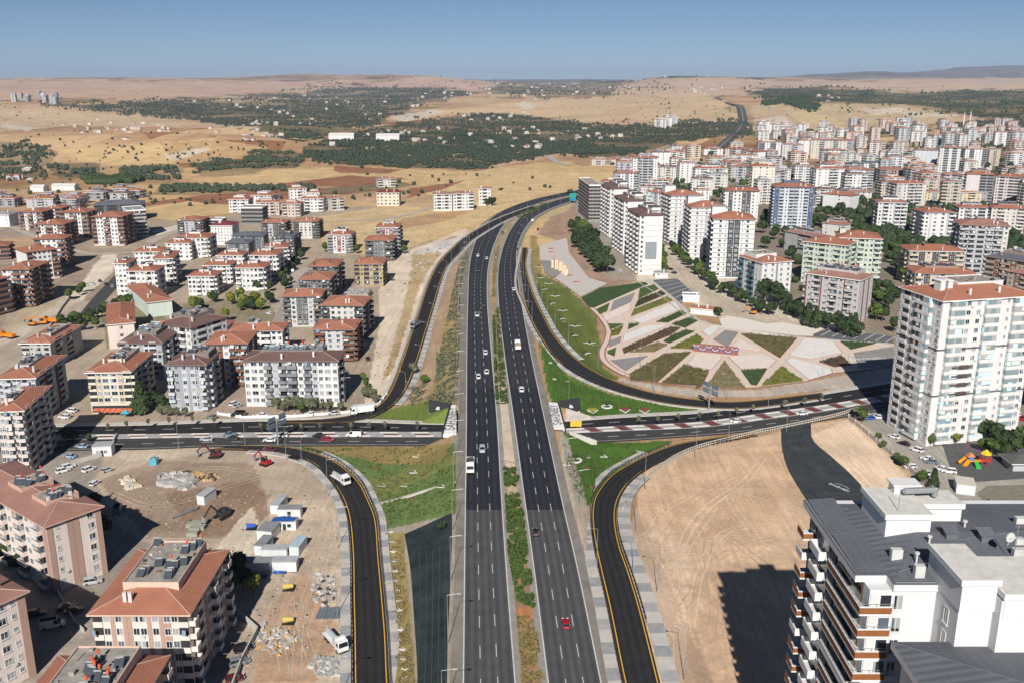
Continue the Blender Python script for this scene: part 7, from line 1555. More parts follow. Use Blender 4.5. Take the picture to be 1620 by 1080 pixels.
def rocks(name, poly, n, r0, r1, ms, label, stretch=1.3, up=.6, grid=False, kind=None):
    x = [p[0] for p in poly]; y = [p[1] for p in poly]; pts = []
    while len(pts) < n:
        q = (random.uniform(min(x), max(x)), random.uniform(min(y), max(y)))
        if inpoly(np.array([q[0]]), np.array([q[1]]), poly)[0]: pts.append(q)
    XX_, YY_, ZZ_ = P(np.array([p[0] for p in pts]), np.array([p[1] for p in pts])); mb = MB()
    for i in range(n):
        r = random.uniform(r0, r1); a = random.uniform(0, 3.14); c, s = math.cos(a), math.sin(a); h = r * up * random.uniform(.7, 1.8)
        b4 = [(-r*stretch,-r*.6),(r*stretch*.9,-r*.7),(r*stretch,r*.6),(-r*.8,r*.7)]; rot_ = lambda p, k, dz: (XX_[i]+(p[0]*c-p[1]*s)*k, YY_[i]+(p[0]*s+p[1]*c)*k, ZZ_[i]+dz)
        i0 = len(mb.v); mb.hexa([rot_(p, 1, -.1) for p in b4], [rot_(p, random.uniform(.6,.9), h) for p in b4], random.randrange(len(ms)))
    return mb.build(name, ms, label=label, kind='stuff')
m_w = mat('rubble_white', (.50,.48,.45)); m_g = mat('rubble_grey', (.33,.32,.31)); m_t = mat('rubble_tan', (.50,.33,.16)); m_d = mat('rubble_dark', (.07,.06,.055))
rocks('block_heap', [(252,752),(290,748),(315,765),(300,775),(252,768)], 110, .6, 1.3, [m_w, m_g], 'heap of white and grey blocks in the middle of the yard'); rocks('block_heap', [(272,748),(300,744),(348,752),(340,760),(300,762)], 80, .4, .9, [m_t, m_t, m_d], 'heap of tan sacks and blocks beside the white blocks')
rocks('block_heap', [(188,757),(205,756),(224,768),(205,777)], 40, .4, .9, [m_w, mat('rubble_cream', (.66,.55,.40))], 'small heap of cream blocks nearest to the white cars'); rocks('rubble_heap', [(412,985),(450,998),(470,1010),(440,1035),(405,1025)], 160, .25, .7, [m_w, m_g, m_t], 'loose rubble beside the yard wall')
rocks('rubble_heap', [(500,1035),(530,1040),(535,1068),(505,1070),(490,1055)], 140, .2, .6, [m_w, m_g], 'grey scrap heap behind the parked lorry'); rocks('scrap_heap', [(500,905),(530,910),(530,950),(500,960),(492,930)], 80, .25, .6, [m_g, m_w, m_d], 'scattered formwork and scrap by the pavement'); rocks('rubble_heap', [(150,720),(540,790),(550,1000),(380,1070),(380,930),(180,840)], 900, .05, .28, [m_g, m_g, m_d, m_t, m_w], 'small debris scattered over the yard')
rocks('debris', [(600,420),(650,400),(640,560),(575,650),(585,560)], 130, .08, .4, [m_g, m_g, m_d, m_t], 'small debris along the gravel track'); rocks('scrap_heap', [(640,420),(665,400),(700,385),(705,395),(670,430),(640,470)], 50, .2, .7, [m_w, m_g, m_d], 'building waste beside the ramp')
st_ = mk('sheet_stack', None, label='stack of grey corrugated metal sheets beside the chequered pavement', cat='metal sheets'); X, Y, Z = P3(524, 970); st_.location = (X, Y, Z); st_.rotation_euler = (0, 0, R(-4))
for k in range(9): mb = MB(); mb.box(-3.2+k*.72, -2.6+random.uniform(-.3,.3), .1+.05*(k%3), -2.55+k*.72, 2.6+random.uniform(-.3,.4), .28+.05*(k%3)); mb.build('metal_sheet', mat('sheet_steel', (.26,.29,.32), rough=.45, metal=.4), st_)
for (x, y, c, lb) in [(472,868,'red','red and tan mixer drum beside the pale blue roofed cabin'),(457,932,'yellow','yellow dumper beside the dark tree'),(457,985,'yellow','yellow tub on the bare dirt below the cabins'),(398,836,'blue','small blue sheet covered pile by the white soil')]:
    X, Y, Z = P3(x, y); o = mk('yard_machine', None, label=lb, cat='yard machine'); o.location = (X, Y, Z); mb = MB(); mb.tube((-1.2,0,.9),(1.2,0,1.1),.8,10,0,.5); mb.build('drum', PAINT[c], o); mb = MB(); mb.box(-1.4,-.9,0,1.4,.9,.3); mb.build('frame', tyre, o)
pile = mk('girder_stack', None, label='long grey steel girder lying across the yard', cat='girder'); a, b_ = P3(272, 822), P3(312, 806); mb = MB()
for d in (0, .6, 1.2): mb.tube((a[0], a[1]+d, .4), (b_[0], b_[1]+d, .5), .2, 4)
mb.build('girder', steel, pile)
cb_ = mk('concrete_block_stack', None, label='grey green concrete blocks stacked below the girder', cat='concrete blocks')
for (x, y) in [(304,832),(309,838),(316,836),(305,846),(312,830)]: X, Y, Z = P3(x, y); mb = MB(); mb.box(-1.5,-1,0,1.5,1,1.1); q = mb.build('block', mat('block_green', (.30,.31,.25)), cb_, loc=(X, Y, Z))
def tracks(name, px_lines, m):
    mb = MB()
    for pts in px_lines:
        A = smooth([P3(*q) for q in pts], 40); X, Y = A[:, 0], A[:, 1]
        for d in (-.95, .95):
            Q = offset(A, d); 
            for sgn in (0,):
                a_, b_ = offset(Q, .17), offset(Q, -.17); a_[:, 2] = HF(a_[:, 0], a_[:, 1]) + .06; b_[:, 2] = HF(b_[:, 0], b_[:, 1]) + .06
                for i in range(len(Q) - 1): mb.quad(tuple(a_[i]), tuple(b_[i]), tuple(b_[i+1]), tuple(a_[i+1]))
    mb.build(name, m, kind='structure')
tracks('tyre_tracks', [[(1070,900),(1100,820),(1180,760),(1210,720)],[(1020,850),(1060,800),(1140,770),(1220,790)],[(1090,1000),(1110,900),(1150,840),(1230,830)],[(1030,930),(1090,860),(1190,850),(1240,870)],[(1240,760),(1150,780),(1090,840),(1050,940)],[(1130,740),(1160,800),(1210,870)],[(1060,1070),(1060,980),(1080,880),(1130,800)],[(1290,700),(1330,720),(1380,770)]], mat('sand_track_light', (.69,.52,.37), var=.2))
tracks('tyre_tracks', [[(1080,960),(1140,880),(1230,850)],[(1040,860),(1100,790),(1190,740)],[(1110,1060),(1130,960),(1120,860),(1160,790)],[(1050,800),(1120,830),(1220,900)]], mat('sand_track_dark', (.52,.36,.24), var=.2))
tracks('tyre_tracks', [[(470,1070),(475,980),(500,900),(530,840),(520,790)],[(200,730),(260,745),(350,740),(440,760),(510,790)],[(180,780),(240,800),(300,790),(360,770),(430,750)],[(450,1060),(440,960),(490,880),(515,820)],[(500,1060),(480,1000),(470,940)]], mat('yard_track', (.51,.41,.31), var=.2))
def seams(px_lines, label, m):
    mb = MB()
    for pts in px_lines:
        A = smooth([P3(*q) for q in pts], 30); A[:, 0] += rng.normal(0, .05, 30); a_, b_ = offset(A, .07), offset(A, -.07); a_[:, 2] = HF(a_[:, 0], a_[:, 1]) + .5; b_[:, 2] = HF(b_[:, 0], b_[:, 1]) + .5
        for i in range(len(A) - 1): mb.quad(tuple(a_[i]), tuple(b_[i]), tuple(b_[i+1]), tuple(a_[i+1]))
    mb.build('net_seams', m, kind='stuff', label=label)
seams([[(712 - 62*t, 1100), (711 - 55*t, 960), (714 - 60*t, 860 + 22*t)] for t in (.12,.3,.48,.66,.84)], 'pale seams between the strips of the netting beside the motorway', mat('seam_dark', (.06,.085,.08)))
seams([[(1240 + 40*t, 678 - 6*t), (1247 + 55*t, 728 - 14*t), (1292 + 85*t, 805 - 16*t)] for t in (.15,.33,.5,.67,.85)], 'faint seams between the strips of the netting in the sand pit', mat('seam_grey', (.085,.09,.095)))
# ruined slab
sl_ = mk('foundation', None, label='unroofed ground storey with broken grey concrete beside the scaffolded block', cat='building under construction'); X, Y, Z = P3(538, 474); mb = MB(); mb.box(X, Y, 0, X+16, Y+14, 3.2); mb.build('slab', raw, sl_); mb = MB()
for k in range(40): q = (X+random.uniform(.5,15), Y+random.uniform(.5,13)); mb.box(q[0]-.5, q[1]-.3, 3.2, q[0]+.6, q[1]+.4, 3.2+random.uniform(.2,1.1))
mb.build('rubble', [m_g], sl_, kind='stuff')
# playground by the tower
pg = mk('playground', None, label='colourful climbing frame with yellow canopy and green slide by the tall tower', cat='playground'); X, Y, Z = P3(1540, 736); pg.location = (X, Y, Z)
def pc(n, c): return mat(n, c, rough=.4)
mb = MB(); mb.prism([(4.2+1.8*math.cos(6.283*k/6), 1.2+1.8*math.sin(6.283*k/6)) for k in range(6)], 3.6, 3.75); mb.hexa([(4.2+1.8*math.cos(6.283*k/6), 1.2+1.8*math.sin(6.283*k/6), 3.75) for k in range(6)], [(4.2+.15*math.cos(6.283*k/6), 1.2+.15*math.sin(6.283*k/6), 5.1) for k in range(6)]); mb.build('canopy', pc('play_yellow', (.75,.48,.03)), pg)
mb = MB(); [mb.tube((4.2+1.5*math.cos(t), 1.2+1.5*math.sin(t), 0), (4.2+1.5*math.cos(t), 1.2+1.5*math.sin(t), 3.7), .1, 5) for t in (.5,1.6,2.6,3.7,4.7,5.8)]; mb.box(2.9,0,1.3,5.5,2.4,1.45); mb.build('tower_frame', pc('play_red', (.60,.06,.04)), pg)
mb = MB(); mb.box(-1.5,.3,1.2,3,2.0,1.35); mb.hexa([(-3.6,-.2,.1),(-2.6,-1.0,.1),(-.4,.6,1.5),(-1.4,1.4,1.5)], [(-3.6,-.2,.5),(-2.6,-1.0,.5),(-.4,.6,1.9),(-1.4,1.4,1.9)]); mb.tube((-2.2,1.6,2.2),(-4.6,.8,.7),.55,8); mb.build('slide', pc('play_orange', (.75,.28,.02)), pg)
mb = MB(); mb.hexa([(-.4,-2.6,.1),(1.2,-2.9,.1),(1.1,-.3,1.3),(0,-.3,1.3)], [(-.4,-2.6,.4),(1.2,-2.9,.4),(1.1,-.3,1.6),(0,-.3,1.6)]); mb.build('green_slide', pc('play_green', (.03,.40,.06)), pg)
mb = MB(); mb.box(-1.3,.5,1.3,0,1.8,2.6); mb.build('blue_panel', pc('play_blue', (.05,.22,.55)), pg); mb = MB(); mb.hexa([(-2.0,.2,2.8),(.5,.2,2.8),(.5,2.2,2.8),(-2.0,2.2,2.8)], [(-.9,.6,4.0),(-.5,.6,4.0),(-.5,1.8,4.0),(-.9,1.8,4.0)]); mb.build('pitched_cover', pc('play_coral', (.62,.20,.10)), pg)
mb = MB(); mb.tube((-2,3,0),(-1.5,3,5.4),.08,5); mb.tube((-1.5,3,5.4),(3.2,3,4.0),.08,5); mb.tube((3.2,3,4.0),(3.4,3,0),.08,5); mb.tube((-1.5,3,5.4),(-1.2,3,6.6),.08,5); mb.build('climbing_arch', pc('play_purple', (.30,.06,.22)), pg)
cabin(1512,780,5.2,6.5,-18,'white cabin with pale roof at the bend of the tower access road',wins=0,roof=mat('cabin_cream', (.62,.57,.48)),h=3)
pv = mk('pavilion', None, label='grey hipped pavilion at the right edge behind the playground', cat='pavilion'); X, Y, Z = P3(1607, 745); mb = MB(); mb.box(X-1, Y, 0, X+14, Y+7, 2.6); mb.build('wall', wm(LGR), pv); mb = MB(); hip(mb, X-1, Y, X+14, Y+7, 3.0, .35, 1.2, 0, 1, 0, False); mb.build('roof', [mat('pavilion_roof', (.10,.10,.095)), wmt], pv)
pgrd = sheet('sports_court', [(1562,768),(1635,766),(1680,798),(1560,795),(1545,780)], mat('court_surface', (.22,.20,.145), var=.2, fine=.2), dz=.1)
pgrd = sheet('playground_surface', [(1490,700),(1620,700),(1640,755),(1540,762),(1505,745)], mat('rubber_surface', (.10,.10,.10), var=.15), dz=.06)
# shop awnings
sh = mk('shop_awning', None, label='orange awnings and tables in front of the cream block', cat='awning'); X, Y = G(150, 657, 0)
for k in range(7): mb = MB(); mb.hexa([(X+k*2.1,Y-2.2,2.1),(X+k*2.1+1.9,Y-2.2,2.1),(X+k*2.1+1.9,Y+.5,2.7),(X+k*2.1,Y+.5,2.7)], [(X+k*2.1,Y-2.2,2.2),(X+k*2.1+1.9,Y-2.2,2.2),(X+k*2.1+1.9,Y+.5,2.8),(X+k*2.1,Y+.5,2.8)]); mb.build('awning_panel', pc('awning_orange', (.60,.16,.08)), sh)
mb = MB(); X2, Y2 = G(200, 660, 0); mb.hexa([(X2-1.6,Y2-1.6,2.0),(X2+1.6,Y2-1.6,2.0),(X2+1.6,Y2+1.6,2.0),(X2-1.6,Y2+1.6,2.0)], [(X2-.1,Y2-.1,3),(X2+.1,Y2-.1,3),(X2+.1,Y2+.1,3),(X2-.1,Y2+.1,3)]); mb.tube((X2,Y2,0),(X2,Y2,2.5),.06,5); mb.build('umbrella', pc('umbrella_cyan', (.05,.38,.48)), label='turquoise umbrella at the corner of the cream block', cat='umbrella')

# ---------------------------------------------------------------- trees
trunkm = mat('bark', (.12,.085,.06), var=.3)
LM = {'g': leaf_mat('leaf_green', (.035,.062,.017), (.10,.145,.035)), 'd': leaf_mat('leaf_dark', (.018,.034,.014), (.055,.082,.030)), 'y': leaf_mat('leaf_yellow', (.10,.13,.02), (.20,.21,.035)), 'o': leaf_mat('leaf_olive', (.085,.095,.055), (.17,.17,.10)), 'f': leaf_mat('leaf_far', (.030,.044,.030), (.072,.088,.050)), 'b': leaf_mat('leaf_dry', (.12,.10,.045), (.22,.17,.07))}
def crown_mesh(seed, n=800, rx=2.6, rz=2.6, lobes=7, size=.42, shape='round', m='g'):
    r = np.random.default_rng(seed); L_ = r.normal(size=(lobes, 3)); L_ /= np.linalg.norm(L_, axis=1)[:, None]; L_ *= np.array([rx*.55, rx*.55, rz*.45]) * r.uniform(.5, 1.1, (lobes, 1)); L_[0] = 0
    rad = r.uniform(.38, .62, lobes) * rx; rad[0] = rx * .6
    k = r.integers(0, lobes, n); d = r.normal(size=(n, 3)); d /= np.linalg.norm(d, axis=1)[:, None]
    p = L_[k] + d * (rad[k] * r.uniform(.55, 1.05, n) ** .6)[:, None] * np.array([1, 1, rz / rx * .95])
    if shape == 'cone': t = r.uniform(0, 1, n) ** .8; a = r.uniform(0, 6.283, n); q = rx * (1 - t) * r.uniform(.6, 1.05, n) + .15; p = np.stack([q*np.cos(a), q*np.sin(a), (t*2 - 1) * rz], 1); d = np.stack([np.cos(a), np.sin(a), np.full(n, .4)], 1)
    d = d + r.normal(size=(n, 3)) * .5; d /= np.linalg.norm(d, axis=1)[:, None]
    u = np.cross(d, [0.3, .2, 1.0]); u /= np.linalg.norm(u, axis=1)[:, None]; v = np.cross(d, u); s = size * r.uniform(.6, 1.3, n)[:, None]
    V = np.stack([p - u*s - v*s*.7, p + u*s*.9 - v*s*.8, p + u*s + v*s*.9 + d*s*.3, p - u*s*.8 + v*s], 1).reshape(-1, 3)
    me = bpy.data.meshes.new('crown'); me.vertices.add(4*n); me.vertices.foreach_set('co', V.astype(np.float32).ravel()); me.loops.add(4*n); me.loops.foreach_set('vertex_index', np.arange(4*n, dtype=np.int32)); me.polygons.add(n)
    me.polygons.foreach_set('loop_start', np.arange(0, 4*n, 4, dtype=np.int32)); me.polygons.foreach_set('loop_total', np.full(n, 4, np.int32)); me.update(); me.materials.append(LM[m]); return me
def trunk_mesh(seed, h, r0=.16):
    r = random.Random(seed); mb = MB(); mb.tube((0,0,-.3), (.1,.05,h), r0, 6, 0, r0*.6)
    for k in range(4): a = r.uniform(0, 6.28); mb.tube((.06,.03,h*r.uniform(.6,1)), (math.cos(a)*1.3, math.sin(a)*1.3, h+r.uniform(.6,1.5)), r0*.45, 4, 0, r0*.15)
    return mb.mesh('trunk', [trunkm])
TP = {}
for m in 'gdyob':
    TP[m] = [(crown_mesh(10 + i + ord(m), 620, m=m), trunk_mesh(i, 2.4)) for i in range(3)]
TP['pine'] = [(crown_mesh(90 + i, 520, rx=1.9, rz=3.4, shape='cone', m='d'), trunk_mesh(i, 2.0)) for i in range(2)]
TP['young'] = [(crown_mesh(99, 110, rx=.9, rz=1.3, lobes=4, size=.2, m='o'), trunk_mesh(5, 2.6, .06))]
def tree(X, Y, Z, kind, size, label, group, name='tree', cat='tree', flat=1.0):
    c, t = random.choice(TP[kind]); o = mk(name, None, label=label, cat=cat, group=group); o.location = (X, Y, Z); s = size / 7.0; o.scale = (s * random.uniform(.9, 1.1), s * random.uniform(.9, 1.1), s * flat); o.rotation_euler = (0, 0, random.uniform(0, 6.28))
    hc = 4.3 if kind not in ('young',) else 3.4
    cr_ = mk('crown', c, o); cr_.location = (0, 0, hc); mk('trunk', t, o)
def tree_px(x, y, *a, **k): X, Y, Z = P3(x, y); tree(X, Y, Z, *a, **k)
def row(p0, p1, n, kind, size, label, group, jit=1.5, **kw):
    for i in range(n):
        t = (i + .5) / n; x = p0[0]*(1-t)+p1[0]*t; y = p0[1]*(1-t)+p1[1]*t; X, Y, Z = P3(x, y); tree(X+random.uniform(-jit,jit), Y+random.uniform(-jit,jit), Z, random.choice(kind), size*random.uniform(.8,1.25), label + (', ' + ORD[i] + ' in row' if n > 1 else ''), group, **kw)
def inplanes(n, poly, kind, size, label, group, **kw):
    x = [p[0] for p in poly]; y = [p[1] for p in poly]; k = 0
    while k < n:
        q = (random.uniform(min(x), max(x)), random.uniform(min(y), max(y)))
        if inpoly(np.array([q[0]]), np.array([q[1]]), poly)[0]: X_, Y_, Z_ = P3(*q); lb = ' '.join(label.split()[:4]).replace(' in the', '').replace(' among', '').replace(' behind', '') ; lb = uniq(lb.removesuffix(' of the').removesuffix(' by the').removesuffix(' of').removesuffix(' between the').removesuffix(' along the').removesuffix(' beside the').removesuffix(' at the') + ' ', X_, Y_); tree(X_, Y_, Z_, random.choice(kind), size*random.uniform(.75,1.25), lb, group, **kw); k += 1
g1 = 'dense dark green tree in the belt below the slender white towers'
row((900,366),(965,436),13,'d',13,g1,'tree belt below the slender towers'); row((912,362),(958,415),10,'dg',12,g1,'tree belt below the slender towers'); row((905,385),(950,436),9,'d',12,g1,'tree belt below the slender towers'); tree_px(948,408,'y',9,'bright yellow green tree in the middle of the dark belt',None)
tree_px(926,395,'b',7,'dull olive tree low down in the dark belt',None)
row((1042,385),(1046,420),4,'g',9,'green tree right of the nearest slender tower','trees right of the slender tower'); tree_px(1050,425,'y',9,'yellow green tree behind the grey gatehouse',None); tree_px(1052,432,'g',7,'low green tree beside the gatehouse',None)
row((1060,395),(1140,468),18,'dg',8,'dark tree lining the lane under the striped towers','trees under the striped towers'); row((1140,462),(1190,488),8,'d',8,'dark tree in front of the blue balcony block','trees before the blue balcony block'); tree_px(1135,502,'d',7.5,'round dark bush beside the long red roofed shed',None,flat=.8)
row((1195,495),(1230,500),4,'d',9,'dark tree by the excavator on white gravel','trees by the excavator'); row((1200,472),(1228,486),3,'d',14,'large dark tree right of the blue balcony block','large trees beside the blue balcony block'); row((1235,485),(1275,515),6,['pine','d'],10,'dark conifer left of the red lined block','conifers left of the red lined block'); row((1280,515),(1360,536),11,['pine','d'],9,'pine in the row before the red lined block','pines before the red lined block')
inplanes(12,[(1370,450),(1415,440),(1418,530),(1375,530)],'dg',10,'dark gap tree standing','trees behind the big tower'); inplanes(8,[(1408,380),(1435,380),(1432,450),(1412,450)],'dg',9,'tree beside the second mint block','trees beside the mint block')
inplanes(15,[(1205,340),(1235,340),(1270,380),(1260,420),(1200,395)],'dg',10,'garden tree among the villas below the blue tower','garden trees below the blue tower'); inplanes(10,[(1290,345),(1330,340),(1325,375),(1285,372)],'dg',11,'large garden tree by the curved street','garden trees by the curved street')
inplanes(10,[(1150,250),(1260,255),(1255,290),(1180,300)],'dg',9,'tree in the wooded gap beside the cream tower','trees of the wooded gap'); inplanes(12,[(1555,240),(1620,243),(1620,285),(1560,275)],'d',11,'dark tree of the hillside grove at the right','hillside grove at the right'); inplanes(8,[(1445,262),(1495,268),(1490,300),(1450,295)],'dg',10,'dark tree between the pale towers','trees between the pale towers')
inplanes(0,[(1060,290),(1620,300),(1620,420),(1300,420)],'dg',8,'street tree scattered between the city blocks','street trees between the city blocks')
row((1540,690),(1610,720),7,'gd',8,'leafy tree behind the playground','trees behind the playground'); row((1545,712),(1585,725),4,'gd',7,'leafy tree behind the playground','trees behind the playground'); tree_px(1620,700,'g',8,'green tree by the pavilion',None)
for (x, y, k, s, lb) in [(1355,660,'o',5,'grey green tree at the top corner of the panelled wall'),(1364,668,'g',6,'green tree at the top corner of the panelled wall'),(1388,698,'g',4,'bush along the panelled wall, first from the top'),(1398,710,'g',3.6,'bush along the panelled wall, second from the top'),(1418,730,'g',4,'bush along the panelled wall, third from the top'),(1428,741,'g',5,'bush along the panelled wall beside the white hatchback'),(1458,766,'g',5.5,'olive tree at the bottom end of the panelled wall'),(1476,772,'pine',6,'thin dark cypress in the car park'),(1472,705,'g',5,'small green tree at the tower corner'),(1512,702,'y',4.5,'yellow green tree in front of the tower entrance'),(1560,818,'pine',5,'small pine behind the white wall'),(1592,822,'o',4.5,'ragged palm behind the white wall')]:
    tree_px(x, y, k, s, lb, None)
# left side
tree_px(402,940,'y',6.5,'yellow green tree beside the cream wall and cabins',None); 
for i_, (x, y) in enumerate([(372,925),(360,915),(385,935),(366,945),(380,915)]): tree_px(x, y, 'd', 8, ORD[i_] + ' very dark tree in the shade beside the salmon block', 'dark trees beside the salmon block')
row((215,650),(232,655),3,['pine','d'],10,'big conifer beside the cream block','conifers beside the cream block'); row((250,658),(290,662),4,'o',5,'pale olive tree on the pavement before the pale blue block','olive trees before the pale blue block'); row((235,640),(255,652),3,'d',7,'dark tree between cream and pale blue blocks','dark trees between the blocks')
row((430,652),(540,652),10,'o',5.5,'silvery olive tree before the long grey block','olive trees before the long grey block'); tree_px(478,655,'g',5,'bright green tree in the middle of the olive row',None); row((575,622),(598,640),5,'o',4.5,'olive shrub by the slip road mouth','olive shrubs by the slip road mouth'); row((578,600),(590,625),3,'g',4.5,'green shrub at the gravel track corner','green shrubs at the track corner')
for i_, (x, y) in enumerate([(128,690),(172,688),(202,684),(236,680),(268,678),(305,676),(340,677)][1:] + [(414,688),(477,688),(507,686),(556,686),(585,686),(610,685),(661,685)]): tree_px(x, y, 'young', 7.5, ORD[i_] + ' young tree in the street reservation counting towards the bridge from the left', 'young trees in the left reservation')
for i_, (x, y) in enumerate([(1010,676),(1040,676),(1073,672),(1106,670),(1135,668),(1165,662),(1191,657),(1240,650),(1272,646),(1300,640)]): tree_px(x, y, 'young', 7.5, ORD[i_] + ' young tree in the street reservation counting from the bridge to the right', 'young trees in the right reservation')
inplanes(16,[(160,490),(215,470),(235,478),(200,500),(180,520),(95,530),(100,510)],'dg',6,'shrub tree along the school yard hedge','trees of the school yard hedge'); inplanes(10,[(165,540),(175,520),(240,560),(230,580)],'o',4,'small tree in the pale garden court','small trees of the garden court')
inplanes(20,[(300,478),(420,470),(440,490),(370,515),(310,505)],'gdy',7,'leafy tree in the garden square between the blocks','trees of the garden square'); inplanes(8,[(345,455),(380,460),(440,440),(455,430),(460,445),(420,470)],'gd',6,'shrub along the garden block frontage','shrubs along the garden block frontage'); inplanes(10,[(440,400),(475,398),(470,425),(445,440)],'dg',7,'tree between the white and dark blocks','trees between white and dark blocks')
for (x, y, lb) in [(565,402,'green tree left of the dark banded block'),(640,402,'green tree right of the dark banded block'),(110,475,'hedge bush on the sandy street'),(515,400,'tree before the red crossed block')]: tree_px(x, y, 'g', 8, lb, None)
tree_px(700,840,'d',3.5,'dark bush on the motorway shoulder beside the netting',None); tree_px(672,608,'g',5.5,'bushy green tree on the slope above the bridge, right one',None); tree_px(656,592,'o',6,'grey bushy tree on the slope above the bridge, left one',None)
tree_px(620,445,'g',4,'single bush beside the gravel track',None)
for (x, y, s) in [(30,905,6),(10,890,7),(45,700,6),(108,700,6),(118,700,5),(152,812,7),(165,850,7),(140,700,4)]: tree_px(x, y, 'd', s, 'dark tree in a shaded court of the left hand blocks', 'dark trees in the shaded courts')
row((690,318),(700,325),2,'d',8,'dark tree by the twin white blocks','trees by the twin white blocks'); row((765,327),(785,325),3,'d',8,'dark tree at the slender tower foot','trees at the slender tower foot')
# shrub masses nobody could count
for q0, q1, n, k, lb in [((98,522),(168,500),7,'d','hedge conifer along the sandy street'),((170,498),(238,470),7,'dg','hedge tree between the school and the sandy street'),((118,470),(140,462),2,'g','bush at the sandy street edge'),((462,446),(446,462),3,'d','dark tree beside the sloping parking street'),((478,400),(470,425),3,'d','dark tree behind the near black block')]: row(q0, q1, n, k, 6.5, lb, 'street trees of the left quarter')
def leaf_mass(name, polys, n, h, size, m, label, seed=1, clump=2.5, dz=0):
    r = np.random.default_rng(seed); P_ = []
    for poly, wgt in polys:
        k = int(n * wgt); xs = [p[0] for p in poly]; ys = [p[1] for p in poly]; x = r.uniform(min(xs), max(xs), k*5); y = r.uniform(min(ys), max(ys), k*5); ok = inpoly(x, y, poly); x, y = x[ok][:k], y[ok][:k]; P_.append(np.stack([x, y], 1))
    Q = np.concatenate(P_); X, Y, Z = P(Q[:, 0], Q[:, 1]); keep = fbm(X / clump, Y / clump, seed + 5, 2) > .42; X, Y, Z = X[keep], Y[keep], Z[keep] + dz; n = len(X)
    hh = h * (fbm(X / clump, Y / clump, seed + 5, 2) - .35) * 3; p = np.stack([X, Y, Z + hh * r.uniform(0, 1, n) ** .5], 1)
    d = r.normal(size=(n, 3)); d[:, 2] = abs(d[:, 2]) + .3; d /= np.linalg.norm(d, axis=1)[:, None]; u = np.cross(d, [.3, .2, 1.0]); u /= np.linalg.norm(u, axis=1)[:, None]; v = np.cross(d, u); s = size * r.uniform(.5, 1.3, n)[:, None]
    V = np.stack([p - u*s - v*s, p + u*s - v*s, p + u*s + v*s, p - u*s + v*s], 1).reshape(-1, 3)
    me = bpy.data.meshes.new(name); me.vertices.add(4*n); me.vertices.foreach_set('co', V.astype(np.float32).ravel()); me.loops.add(4*n); me.loops.foreach_set('vertex_index', np.arange(4*n, dtype=np.int32)); me.polygons.add(n)
    me.polygons.foreach_set('loop_start', np.arange(0, 4*n, 4, dtype=np.int32)); me.polygons.foreach_set('loop_total', np.full(n, 4, np.int32)); me.update(); me.materials.append(LM[m]); mk(name, me, kind='stuff', label=label)
leaf_mass('median_shrubs', [([(796,742),(818,742),(822,770),(798,770)], .1), ([(799,785),(823,785),(846,965),(818,950),(804,880)], .55), ([(785,490),(789,490),(804,640),(791,640)], .15), ([(779,500),(783,500),(789,640),(784,640)], .1), ([(815,342),(860,322),(866,325),(822,350)], .1)], 26000, 1.5, .24, 'g', 'green shrubs filling the motorway median', 3, 1.8)
leaf_mass('median_dry_shrubs', [([(818,975),(844,975),(866,1100),(826,1100)], .6), ([(783,490),(793,490),(796,520),(783,520)], .05), ([(782,400),(790,385),(786,470),(778,470)], .15)], 9000, .7, .22, 'b', 'dry brown shrubs at the near end of the median', 4, 1.4)
leaf_mass('slope_shrubs', [([(730,405),(742,400),(733,440),(724,470),(718,450)], .15), ([(716,455),(728,460),(726,560),(718,600),(700,612),(688,600),(700,540)], .4), ([(690,560),(725,560),(722,640),(690,640)], .35), ([(640,600),(700,600),(690,640),(650,640)], .1)], 14000, 1.3, .28, 'o', 'scrubby bushes on the dry strip between motorway and slip road', 7, 3.0)
leaf_mass('dry_grass_tufts', [([(606,845),(636,850),(660,1120),(634,1120)], .3), ([(845,380),(900,440),(955,520),(955,580),(860,480)], .1), ([(600,610),(690,395),(720,376),(660,450),(625,580)], .4)], 9000, .5, .16, 'b', 'dry grass tufts on the verges', 9, 2.0)
def beds_of(*ks): return [(b_, .9 / max(1, sum(1 for k, q in beds if k in ks))) for k, b_ in beds if k in ks]
leaf_mass('bed_shrubs_dry', beds_of('bg', 'tb'), 9000, .45, .2, 'b', 'dry brown ground cover in the park beds', 51, 1.6, .4)
leaf_mass('bed_shrubs_green', beds_of('bg', 'dg', 'yg'), 6500, .45, .2, 'g', 'low green shrubs in the park beds', 52, 1.3, .4)
leaf_mass('bed_shrubs_yellow', beds_of('yg'), 3000, .4, .2, 'y', 'yellow green shrubs in the park beds', 53, 1.5, .4)
leaf_mass('bed_shrubs_dark', beds_of('dk', 'rb'), 3500, .45, .2, 'd', 'dark shrubs in the park beds', 54, 1.2, .4)
leaf_mass('lawn_tufts', [([(852,540),(900,590),(960,622),(1060,640),(1100,650),(984,660),(905,664),(866,640)], .3), ([(886,690),(984,702),(1035,712),(1000,728),(955,762),(930,796),(905,770)], .25), ([(480,712),(720,700),(720,805),(610,830),(590,780)], .45)], 9000, .25, .2, 'g', 'grass tufts on the lawns beside the bridge', 55, 2.5)
